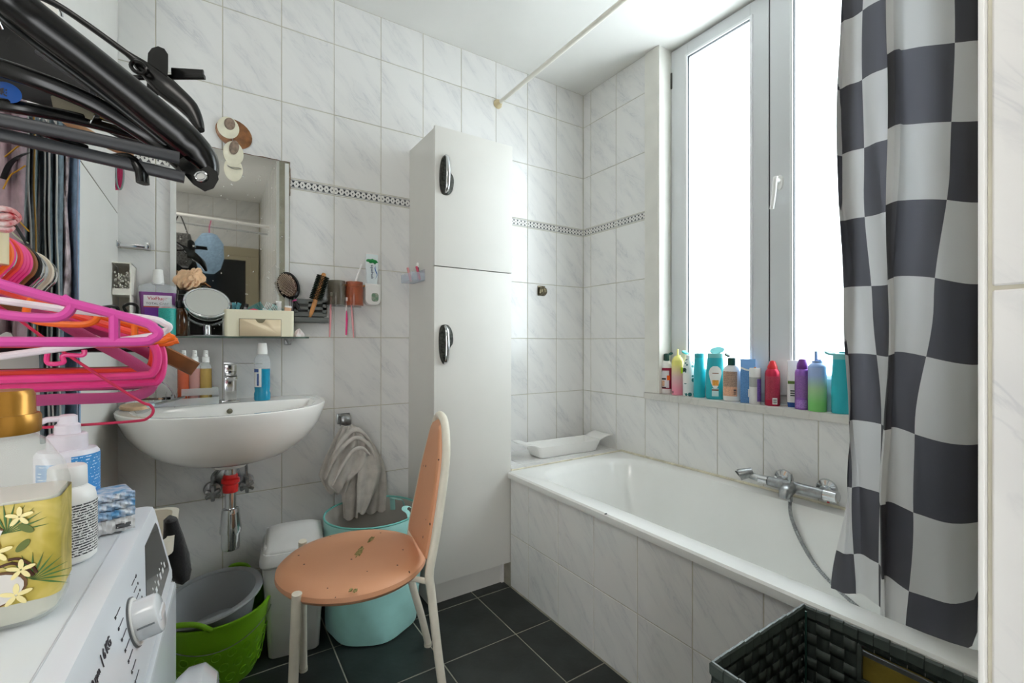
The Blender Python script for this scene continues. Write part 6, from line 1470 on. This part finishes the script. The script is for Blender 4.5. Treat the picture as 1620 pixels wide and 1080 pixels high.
# ================================================================== HANGERS
M_HP = mat('hot_pink', '#ea3f8c', .35, coat=.2); M_MG = mat('magenta_pink', '#d0469c', .35, coat=.2); M_OR = mat('orange_plastic', '#f5701c', .35, coat=.2)
M_RO = mat('red_orange', '#ee4535', .35, coat=.2); M_WH = mat('hanger_white', '#ece3e8', .35); M_DP = mat('dusty_pink_velvet', '#b3477c', .85, sheen=.6, bump=.3, bscale=900)
M_WOOD = mat('hanger_wood', '#8d5526', .45, var=.3, vscale=18, coat=.2); M_RW = mat('red_coated_wire', '#c22a52', .35); M_CR = mat('hanger_cream', '#d9cdb8', .4)
M_SIL = mat('hook_steel', '#b9bcbe', .15, metal=1)
GH = 'hangers bunched on the lower rod'; GB = 'black hangers on the upper rod'
def hook(t_, m, r=.0045, R_=.031, neck=-.085, flatk=1.0):
    pts = [(-R_*.95, 0, -.012-R_*.2)]+[(R_*cos(a), 0, -R_+.003+R_*sin(a)) for a in [pi-.1-(pi*1.22)*i/12 for i in range(13)]]+[(.004, 0, -R_*2-.014), (0, 0, neck)]
    return part('hook', sweep(newbm(), smooth_path(pts, 3), r, r*flatk, 8), m, t_)
def hanger(label, y, m, kind='tube', half=.205, top=-.085, drop=.075, bar=None, yaw_=0, tilt=0, r=.0045, hookm=None, hr=None, x=LX, z=LZ_+.002, group=GH, notch=False, name='clothes_hanger', hookR=.031, endr=None):
    t_ = thing(name, label, 'hanger', (x, y, z), group=group, rot=(0, tilt, yaw_))
    hook(t_, hookm or m, hr or r, hookR, top)
    zb = bar if bar is not None else top-drop-.022
    e = endr or .016
    zt_ = top-drop
    if kind == 'tube':
        pts = [(0, 0, top)]
        R_ = [(.03, 0, top-.004), (half*.5, 0, top-drop*.48), (half-.02, 0, zt_+.006), (half-.004, 0, zt_-.004), (half, 0, (zt_+zb)/2), (half-.006, 0, zb+.004), (half-.024, 0, zb), (half*.4, 0, zb)]
        L_ = [(-p_[0], 0, p_[2]) for p_ in reversed(R_)]
        part('body', tube(smooth_path([(0, 0, top)]+R_+[(0, 0, zb)]+L_, 5, True), r, 8, True), m, t_)
        if notch:
            for s in (-1, 1):
                part('strap_loop', tube(smooth_path([(s*half*.33, 0, top-drop*.30), (s*half*.30, 0, top-drop*.30-.022), (s*half*.36, 0, top-drop*.30-.034), (s*half*.56, 0, top-drop*.30-.036), (s*half*.62, 0, top-drop*.5-.01), (s*half*.58, 0, top-drop*.5)], 6), r*.95, 8), m, t_)
                part('end_loop', tube(smooth_path([(s*half*.80, 0, zt_+.014), (s*half*.80, 0, (zt_+zb)/2), (s*half*.80, 0, zb)], 4), r*.95, 8), m, t_)
    elif kind == 'flat':   # velvet / board
        R_ = [(.0, 0, top), (.03, 0, top-.006), (half*.5, 0, top-drop*.5), (half-.02, 0, zt_), (half, 0, (zt_+zb)/2), (half-.02, 0, zb), (half*.4, 0, zb)]
        L_ = [(-p_[0], 0, p_[2]) for p_ in reversed(R_[1:])]
        part('body', sweep(newbm(), smooth_path(R_+[(0, 0, zb)]+L_, 5, True), .0028, .0085, 8, True, up=(0, 0, 1)), m, t_)
    elif kind == 'board':   # solid wood arms
        for s in (-1, 1):
            part('arm', sweep(newbm(), smooth_path([(0, 0, top-.004), (s*half*.35, 0, top-drop*.22), (s*half*.7, 0, top-drop*.62), (s*half, 0, top-drop)], 6), .006, .0145, 8, sq=.5), m, t_)
    return t_, zb, zt_
# --- lower bunch, nearest first
t, zb, zt = hanger('magenta tubular hanger with strap loops, nearest of the bunch', .735, M_MG, half=.214, top=-.070, drop=.062, bar=-.153, notch=True, r=.0058, yaw_=radians(3), hr=.005)
hanger('white tubular hanger tilted across the magenta one', .800, M_WH, half=.196, top=-.105, drop=.055, bar=-.178, r=.0044, tilt=radians(-10), yaw_=radians(-2))
hanger('orange tubular hanger just behind the magenta one', .860, M_OR, half=.222, top=-.072, drop=.068, bar=-.152, r=.0046, yaw_=radians(2), notch=True)
hanger('orange tubular hanger reaching furthest right of the two orange ones', .945, M_OR, half=.226, top=-.076, drop=.070, bar=-.156, r=.0046, yaw_=radians(-3))
hanger('red-orange tubular hanger between the orange and pink ones', .905, M_RO, half=.200, top=-.078, drop=.07, bar=-.156, r=.0050, yaw_=radians(-4))
for y, half, bar, yw, lb in ((.915, .200, -.205, 2, 'hot pink tubular hanger, front one of the pink stack'), (.950, .206, -.218, -3, 'hot pink tubular hanger, second of the pink stack'),
                             (.990, .200, -.224, 3, 'hot pink tubular hanger, third of the pink stack'), (1.025, .198, -.212, -2, 'hot pink tubular hanger at the rear of the pink stack')):
    hanger(lb, y, M_HP, half=half, top=-.078, drop=.078, bar=bar, r=.0060, yaw_=radians(yw), hr=.0056)
hanger('dusty pink velvet hanger under the hot pink stack', .965, M_DP, 'flat', half=.190, top=-.080, drop=.11, bar=-.240, yaw_=radians(1), hookm=M_SIL, hr=.0022)
hanger('dusty pink velvet hanger behind the pink stack', 1.04, M_DP, 'flat', half=.195, top=-.080, drop=.09, bar=-.225, yaw_=radians(-2), hookm=M_SIL, hr=.0022)
t, zb, zt = hanger('thin red coated wire hanger hanging lowest of all', .900, M_RW, half=.197, top=-.10, drop=.145, bar=-.272, r=.0020, yaw_=radians(-2), hr=.0018)
for s in (-1, 1): part('strap_clip', tube(smooth_path([(s*.08, 0, -.165), (s*.08, -.002, -.182), (s*.096, -.002, -.182), (s*.096, 0, -.172), (s*.116, 0, -.172), (s*.118, 0, -.164)]), .0032, 8), M_HP, t, 'hot pink strap clip')
hanger('brown wooden coat hanger sticking out past the pink ones', 1.12, M_WOOD, 'board', half=.246, top=-.085, drop=.122, hookm=M_SIL, hr=.0018, yaw_=radians(-1))
hanger('grey-black plastic hanger behind the pink stack', 1.065, M_BLACK, half=.20, top=-.08, drop=.06, bar=-.165, r=.0058, yaw_=radians(3), hr=.007)
for y, m, lb, rr in ((1.10, M_SIL, 'steel-hooked hanger behind the black hook', .0020), (1.145, M_CR, 'cream plastic hanger behind the steel hooks', .0055),
                     (1.165, M_SIL, 'steel-hooked hanger behind the cream one', .0020), (1.19, M_SIL, 'steel-hooked hanger, last of the lower bunch', .0020), (1.125, M_SIL, 'steel-hooked hanger between the wooden and cream ones', .0020)):
    hanger(lb, y, M_SIL if m == M_SIL else m, half=.17, top=-.085, drop=.05, bar=-.15, r=.0022 if m == M_SIL else .0045, hr=rr, yaw_=radians(random.uniform(-3, 3)))
for y, m, lb in ((1.005, M_HP, 'hot pink hanger with wide flat hook in the middle of the row'), (1.045, M_WOOD, 'brown-hooked hanger behind the pink hooks'), (.975, M_RO, 'red-orange hanger with hook between pink hooks')):
    hanger(lb, y, m, half=.19, top=-.08, drop=.06, bar=-.20, r=.005, hr=.006, yaw_=radians(random.uniform(-3, 3)))
# black trouser hanger with keyhole end seen right of the jeans
q = O+ray(168, 492)*1.02
t = thing('gripper_hanger', 'black notched hanger with a keyhole-shaped end above the pink ones', 'hanger', (q.x-.0, q.y, q.z))
part('grip_bar', merge(sweep(newbm(), smooth_path([(-.055, 0, .010), (-.02, 0, .006), (.012, 0, .011), (.020, 0, .003), (.014, 0, -.008), (.018, 0, -.022)]), .003, .0035, 8), sweep(newbm(), [(-.055, 0, -.02+.002), (.02, 0, -.02), (.05, 0, -.026)], .003, .008, 8)), M_BLACK, t)
part('keyhole_end', tube(smooth_path([(.044, 0, -.026), (.036, 0, -.004), (.030, 0, .010), (.040, 0, .018), (.052, 0, .014), (.053, 0, 0), (.050, 0, -.026)]), .0032, 8), M_BLACK, t)
part('teeth', merge(*[xf(lathe([(.001, -.002), (.0035, 0), (.001, .002)], 8), TR(-.048+.011*i, 0, .004)) for i in range(5)]), M_BLACK, t)

# --- upper black hangers
def bigarm(t_, pts, rw, rh, m=M_BLACK, name='arm', n=14, sq=.8, lab=None):
    k = 7; P_ = smooth_path(pts, k); L_ = len(P_)
    def ip(a):
        if not isinstance(a, (list, tuple)): return a
        o = []
        for i in range(L_):
            q = i/(L_-1)*(len(a)-1); j = min(int(q), len(a)-2); o.append(a[j]+(a[j+1]-a[j])*(q-j))
        return o
    return part(name, sweep(newbm(), P_, ip(rw), ip(rh), n, sq=sq), m, t_, lab)
def W(u, v, d): return O+ray(u, v)*d
def rel(t_, p): return p - Vector(t_.location)
# H1 broad black coat hanger (nearest)
t = thing('coat_hanger', 'broad-shouldered glossy black coat hanger, nearest and largest', 'hanger', (-.275, .80, UZ), group=GB)
pts = [rel(t, W(-60, -62, .56)), rel(t, W(0, -14, .57)), rel(t, W(64, 38, .60)), rel(t, W(150, 104, .64)), rel(t, W(232, 170, .68)), rel(t, W(296, 224, .71)), rel(t, W(322, 252, .718)), rel(t, W(334, 276, .72))]
bigarm(t, pts, [.020, .022, .026, .029, .030, .028, .022, .013], [.021, .022, .023, .023, .024, .024, .020, .010])
pts2 = [Vector((-2*.0-p_.x, p_.y, p_.z)) for p_ in pts]
hk = [Vector((0, 0, -.06)), Vector((0, 0, -.03)), Vector((.024, 0, -.012)), Vector((.018, 0, .012)), Vector((-.008, 0, .014)), Vector((-.026, 0, -.004))]
part('hook', tube(smooth_path([Vector((0, 0, -.115))]+hk), .0022, 8), M_SIL, t)
# under-rib along the arm
bigarm(t, [p_+Vector((-.004, .012, -.026)) for p_ in pts[:-2]], .005, .004, mat('black_edge', '#1d201f', .35), 'rib')
# left arm (out of frame)
mx_ = pts[0]; bigarm(t, [mx_, mx_+Vector((-.08, -.0, .0)), mx_+Vector((-.2, -.04, -.06)), mx_+Vector((-.26, -.06, -.12))], [.016, .018, .022, .018], [.011, .013, .016, .014])
# H2 second black hanger, thinner, behind and above
t = thing('coat_hanger', 'slim black plastic hanger rising behind the broad one, with round strap eye', 'hanger', (-.28, .93, UZ), group=GB)
bigarm(t, [rel(t, W(60, -8, .78)), rel(t, W(110, 20, .80)), rel(t, W(200, 84, .84)), rel(t, W(225, 105, .85)), rel(t, W(262, 138, .86)), rel(t, W(300, 172, .87)), rel(t, W(318, 206, .87))], [.006, .006, .006, .008, .012, .012, .008], [.006, .005, .005, .012, .020, .016, .006])
bigarm(t, [rel(t, W(131, 31, .81)), rel(t, W(205, 86, .84))], .0018, .0018, name='wire')
part('strap_eye', tube([rel(t, W(220+13*cos(a), 107+9*sin(a)+4*cos(a), .835)) for a in [2*pi*i/18 for i in range(18)]], .0035, 8, True), M_BLACK, t)
part('hook', tube(smooth_path([rel(t, W(60, -8, .78))]+[h_+Vector((0, 0, -.02)) for h_ in hk[1:]]), .0022, 8), M_SIL, t)
# H3 paddle clip on a black clip hanger
t = thing('clip_hanger', 'black clip hanger with a tall rounded clamp standing above its bar', 'hanger', (-.28, .99, UZ), group=GB)
bigarm(t, [rel(t, W(20, 100, .80)), rel(t, W(120, 110, .83)), rel(t, W(200, 122, .86)), rel(t, W(270, 122, .89)), rel(t, W(324, 122, .90))], .004, .0045, name='bar')
bigarm(t, [rel(t, W(272, 114, .89)), rel(t, W(322, 117, .90))], .003, .008, name='bar_end', sq=.5)
b = newbm(); cpx = [(232, 150), (233, 100), (234, 84), (240, 76), (250, 73), (260, 77), (266, 86), (266, 110), (263, 152)]
part('clamp', loft(b, [[rel(t, W(u_, v_, .872)) for u_, v_ in cpx], [rel(t, W(u_, v_, .858)) for u_, v_ in cpx]]), M_BLACK, t, 'rounded paddle-shaped clamp')
part('hook', tube([rel(t, W(20, 100, .80)), Vector((-.0, 0, -.03)), Vector((.02, 0, 0)), Vector((0, 0, .012)), Vector((-.02, 0, -.004))], .0022, 8), M_SIL, t)
# H4 flat black hanger with dark grey trouser bars
t = thing('trouser_hanger', 'black hanger with two dark grey trouser bars running below it', 'hanger', (-.27, .83, UZ), group=GB)
for i, (v0, v1, u1) in enumerate(((190, 250, 284), (213, 281, 292))):
    bigarm(t, [rel(t, W(-60, v0-12, .55+.01*i)), rel(t, W(0, v0, .57+.01*i)), rel(t, W(140, (v0+v1)/2-2, .62+.01*i)), rel(t, W(u1, v1, .68+.01*i))], .0055, .0085, M_GREYBAR, 'trouser_bar', sq=.7)
bigarm(t, [rel(t, W(-60, 90, .60)), rel(t, W(40, 120, .62)), rel(t, W(150, 165, .66)), rel(t, W(240, 220, .70)), rel(t, W(290, 262, .71))], .008, .012, name='arm')
b = newbm(); hp_ = [(278, 256), (290, 248), (300, 256), (316, 268), (330, 262), (344, 272), (346, 284), (338, 298), (324, 303), (306, 292), (290, 274)]
hl = part('end_plate', loft(b, [[rel(t, W(u_, v_, .700)) for u_, v_ in hp_], [rel(t, W(u_, v_, .694)) for u_, v_ in hp_]]), M_BLACK, t, 'flat end plate with a round hole')
part('end_eye', tube([rel(t, W(318+9*cos(a), 279+7*sin(a), .693)) for a in [2*pi*i/20 for i in range(20)]], .0022, 8, True), M_SIL, hl)
part('eye_hole', loft(newbm(), [[rel(t, W(318+7*cos(a), 279+5.5*sin(a), dd)) for a in [2*pi*i/16 for i in range(16)]] for dd in (.6935, .6925)]), mat('light_hole', '#b9bab6', .5), hl)
part('hook', tube([rel(t, W(-60, 90, .60)), Vector((-.02, 0, -.05)), Vector((.02, 0, -.01)), Vector((0, 0, .012)), Vector((-.02, 0, -.004))], .0022, 8), M_SIL, t)
# curved grey-black strap notch
t = thing('hanger_strap_notch', 'hooked black strap notch curling down under the grey bars', 'hanger', W(0, 250, .60), group=GB)
bigarm(t, [rel(t, W(136, 236, .66)), rel(t, W(160, 247, .66)), rel(t, W(180, 249, .66)), rel(t, W(205, 250, .66)), rel(t, W(222, 268, .66)), rel(t, W(226, 290, .66))], [.003, .004, .005, .008, .0095, .0095], [.003, .004, .005, .006, .006, .006], name='notch')
bigarm(t, [rel(t, W(-40, 175, .58)), rel(t, W(60, 205, .61)), rel(t, W(136, 236, .66))], .005, .006, name='arm')
# H5 flat black hanger body with blue size label
t = thing('clip_hanger', 'black clip hanger with a blue oval size label and padded clips', 'hanger', (-.28, .90, UZ), group=GB)
bigarm(t, [rel(t, W(-70, 70, .70)), rel(t, W(0, 92, .73)), rel(t, W(60, 118, .75)), rel(t, W(130, 155, .78)), rel(t, W(210, 208, .82)), rel(t, W(262, 244, .84))], [.012]*6, [.058, .056, .048, .036, .022, .010], M_BLACKM, 'arm')
bigarm(t, [rel(t, W(-70, 155, .62)), rel(t, W(30, 170, .64)), rel(t, W(140, 192, .69)), rel(t, W(262, 226, .76))], .006, .009, M_BLACK, 'bar')
b = newbm(); part('size_label', loft(b, [[rel(t, W(10+25*cos(a), 146+16*sin(a)+.25*25*cos(a), dd)) for a in [2*pi*i/28 for i in range(28)]] for dd in (.636, .632)]), mat('label_blue', '#0f4f9e', .4), t, 'blue oval label reading 43')
o_ = text('lettering', '43', .013, MC['ink_grey'], t, rel(t, W(6, 146, .630)), (pi/2, .18, facing((W(6, 146, .63).x, W(6, 146, .63).y))), bold=.0004)
for cs, m, nm in (([(80, 152), (88, 149), (146, 170), (150, 176), (146, 190), (84, 170)], mat('grey_beige_pad', '#77725f', .6), 'grey-beige'), ([(157, 170), (163, 167), (213, 186), (217, 192), (213, 200), (158, 187)], mat('golden_pad', '#7d5f1c', .5), 'golden brown')):
    part('clip_pad', loft(newbm(), [[rel(t, W(u_, v_, .700)) for u_, v_ in cs], [rel(t, W(u_, v_, .683)) for u_, v_ in cs]]), m, t, nm+' padded clip')
    part('clip_wire', tube([rel(t, W(cs[3][0], cs[3][1]+3, .686)), rel(t, W(cs[4][0]-3, cs[4][1]+4, .686)), rel(t, W(cs[5][0]+4, cs[5][1]+4, .686))], .0012, 6), M_SIL, t)
part('grey_frame', tube(smooth_path([rel(t, W(u_, v_, .68)) for u_, v_ in ((-50, 100), (0, 117), (60, 135), (130, 154), (143, 153), (146, 143), (130, 130), (80, 96), (60, 82))], 6), .0046, 8), M_GREYBAR, t)
for dx in (0, .012): part('hook', tube(smooth_path([Vector((dx, 0, -.09)), Vector((dx, 0, -.04)), Vector((dx+.022, 0, -.012)), Vector((dx+.014, 0, .010)), Vector((dx-.010, 0, .012)), Vector((dx-.024, 0, -.006))]), .0022, 8), M_SIL, t)
# wooden clip hanger seen below
t = thing('clip_hanger', 'pale wooden trouser hanger glimpsed between the black bars', 'hanger', (-.28, 1.02, UZ), group=GB)
bigarm(t, [rel(t, W(60, 150, .80)), rel(t, W(120, 200, .84)), rel(t, W(180, 232, .88)), rel(t, W(212, 242, .90))], .006, .009, mat('pale_wood', '#b98b62', .5, var=.2, vscale=30), 'bar')
part('hook', tube([rel(t, W(60, 150, .80)), Vector((0, 0, -.04)), Vector((.02, 0, 0)), Vector((0, 0, .012)), Vector((-.02, 0, -.004))], .0022, 8), M_SIL, t)
# chrome hook rings at the top
for k, (u_, v_) in enumerate(((60, 3), (70, 8), (78, 18))):
    q = W(u_, v_, .80)
    one('chrome_hook', tube([(.016*cos(a), 0, .020*sin(a)) for a in [2*pi*i/22 for i in range(20)]], .002, 8), M_SIL, ('topmost', 'middle', 'lowest')[k]+' of three bare chrome hanger hooks curling at the top left', 'hook', q, radians(25*k-30), group='chrome hooks at top left')

# ================================================================== CLOTHES HANGING BEHIND
def cloth(name, label, cols_, z0, z1, m, amp=.004, k=3, group=None, cat='clothes', base_wave=.01):
    """cols_: list of (u, depth) plan points left to right"""
    P_ = smooth_path([O+ray(u_, 542)*d_ for u_, d_ in cols_], 8); P_ = [Vector((q.x, q.y, 0)) for q in P_]
    c0 = P_[len(P_)//2].copy(); L_ = len(P_)-1
    def f(u, v):
        i = u*L_; a = min(int(i), L_-1); q = P_[a].lerp(P_[a+1], i-a)
        z = z0+(z1-z0)*v; sw_ = 1-v
        return (q.x-c0.x+amp*sin(9*v+6*u)*sw_, q.y-c0.y+amp*1.5*cos(7*v+k*6*u), z-z0+base_wave*sin(5*u)*(1-v))
    o_ = one(name, grid(f, 36, 40), m, label, cat, (c0.x, c0.y, z0), solid=.003, group=group); return o_
M_DN = mat('denim_light', '#98b5d0', .85, var=.18, vscale=60, bump=.6, bscale=700)
M_DD = mat('denim_dark', '#66767e', .85, var=.3, vscale=50, bump=.6, bscale=700)
M_DD2 = mat('denim_mid', '#77878d', .85, var=.3, vscale=70, bump=.6, bscale=700)
M_FLO = mat('floral_satin', '#4b3c38', .5, col2='#c9b9bd', vscale=28, bump=.2)
GC = 'clothes hanging before the closet'
cloth('light_jeans', 'light blue denim trousers, rightmost of the hanging clothes', [(98, 1.0), (108, 1.0), (116, .985), (125, .975)], .86, 1.56, M_DN, .0015, 1, GC, 'jeans')
cloth('floral_blouse', 'thin floral satin garment between dark and light denim', [(84, .985), (90, .955), (96, .975), (103, .955), (108, .965)], 1.18, 1.56, M_FLO, .004, 3, GC, 'blouse')
sm_ = cloth('dark_jeans', 'dark denim trousers with pale seams, second from the right', [(62, .96), (68, .93), (74, .955), (80, .925), (86, .95), (92, .93), (99, .95)], .90, 1.56, M_DD, .0022, 4, GC, 'jeans')
for u_ in (68, 80, 92): pass
cloth('dark_jeans', 'narrow dark denim leg left of the pale-seamed trousers', [(38, .93), (43, .90), (48, .93), (54, .90), (60, .93)], 1.10, 1.56, M_DD2, .003, 3, GC, 'jeans')
def seam(u0, u1, d0, z0, z1, m, r=.0016, lb='pale seam line'):
    P_ = [Vector((O+ray(u0+(u1-u0)*i/20+1.2*sin(i*.7), 542)*d0).to_tuple()[:2]+(z1+(z0-z1)*i/20,)) for i in range(21)]
    return P_
for o_n, lst in (('dark_jeans', ((69, 78, .922), (76, 84, .918), (88, 96, .922))), ('dark_jeans.001', ((43, 52, .893), (53, 58, .893)))):
    ob = bpy.data.objects.get(o_n)
    if ob:
        for u0, u1, d0 in lst:
            P_ = [q-Vector(ob.location) for q in seam(u0, u1, d0, ob.location.z+.02, 1.555, None)]
            part('seam', tube(P_, .0015, 6), mat('seam_pale', '#a9aba6', .8) if u0 != 53 else mat('seam_gold', '#8d6a1f', .7), ob)
jl = bpy.data.objects.get('light_jeans')
part('seam', tube([q-Vector(jl.location) for q in seam(122.5, 122.5, .972, .88, 1.555, None)], .0013, 6), mat('seam_lilac', '#8b8fa0', .8), jl)
sf = cloth('patterned_scarf', 'grey-mauve bokeh-print fabric with black and gold trim at the far left', [(-8, .86), (5, .85), (18, .86), (30, .85), (40, .86)], 1.12, 1.56, mat('mauve_print', '#76696d', .8, col2='#a0868c', vscale=22), .003, 2, GC, 'scarf')
def band(pts, w_, m, nm, lb):
    P_ = smooth_path([W(u_, v_, .838)-Vector(sf.location) for u_, v_ in pts], 6); return part(nm, sweep(newbm(), P_, .0012, w_, 8, up=(0, 1, 0)), m, sf, lb)
band([(5, 283), (14, 262), (26, 250), (40, 243)], .014, M_BLACKM, 'trim_band', 'black band of the scarf'); band([(8, 335), (20, 350), (34, 372), (46, 392)], .012, M_BLACKM, 'trim_band', 'black band of the scarf')
for pts in ([(8, 248), (18, 240), (28, 232), (40, 228)], [(5, 283+16), (16, 278), (28, 270), (40, 262)], [(14, 332), (26, 345), (38, 358), (46, 366)]): band(pts, .002, mat('gold_cord', '#a87a1a', .6), 'gold_cord', None)
band([(10, 358), (22, 370), (34, 380), (44, 384)], .002, mat('pearl_cord', '#b9bda0', .5), 'pearl_cord', None)
# dark thing under the wire hanger by the basin (black cap of a bottle behind)
q = PY(187, 645, 1.72)
t = thing('hair_brush_handle', 'black tapered brush handle leaning by the left end of the basin', 'brush', (q.x-.002, 1.66, .86)) if False else None

# ================================================================== SEEN IN THE MIRROR: RODS AND CLOTHES BEHIND THE VIEWER
t = thing('rear_rod', 'thick white rod across the room seen in the mirror', 'rod', (-1.145, -.5, 2.18)); part('rod', tube([(0, 0, 0), (1.593, 0, -.04)], .014, 12), M_WHITE, t)
t = thing('rear_rod', 'thinner grey-white rod below the thick one in the mirror', 'rod', (-1.145, -.62, 2.14)); part('rod', tube([(0, 0, 0), (1.593, 0, -.04)], .009, 12), mat('rod_greyish', '#b9bcbc', .3), t)
def rearx(u, y): return (2*YB-y)*tan(A+math.atan((u-CX)/FOC))
def rearz(u, v, y):
    yy = 2*YB-y; x_ = rearx(u, y); return HC-(v-CY)*(yy*FY+x_*FX)/FOC
yy = -.55
t = thing('mesh_bag', 'black net bag hanging on the rods, reflected in the mirror', 'bag', (rearx(284, yy), yy, rearz(292, 375, yy)-.25))
part('bag', loft(newbm(), [rrect(0, 0, .06, .05, .03, 0), rrect(0, 0, .085, .07, .04, .05), rrect(0, 0, .09, .07, .04, .2), rrect(0, 0, .075, .05, .03, .27)]), mat('black_net', '#1a1b1b', .7, col2='#6a6a68', vscale=90), t)
part('strap', tube(smooth_path([(-.06, 0, .26), (-.03, 0, .36), (0, 0, 2.158-t.location.z+.004), (.03, 0, .36), (.06, 0, .26)]), .005, 6), M_BLACKM, t)
t = thing('denim_jacket', 'light blue denim garment on a pink hanger, reflected in the mirror', 'jacket', (rearx(320, yy), yy, rearz(320, 432, yy)))
t.location.x += .05; Hj = rearz(320, 368, yy)-t.location.z
part('denim', loft(newbm(), [[(.10*s*cos(a)*(1+.12*sin(5*a)), .05*s*sin(a), Hj*z) for a in [2*pi*i/40 for i in range(40)]] for s, z in ((.35, 0), (.75, .12), (1.0, .4), (.95, .75), (.5, .97), (.2, 1.0))]), M_DN, t)
part('hanger_hook', tube(smooth_path([(0, 0, Hj), (0, 0, Hj+.05), (.01, 0, 2.158-t.location.z-.02), (.012, .0, 2.158-t.location.z+.006), (-.012, 0, 2.158-t.location.z)]), .004, 6), M_HP, t, 'pink hanger hook')
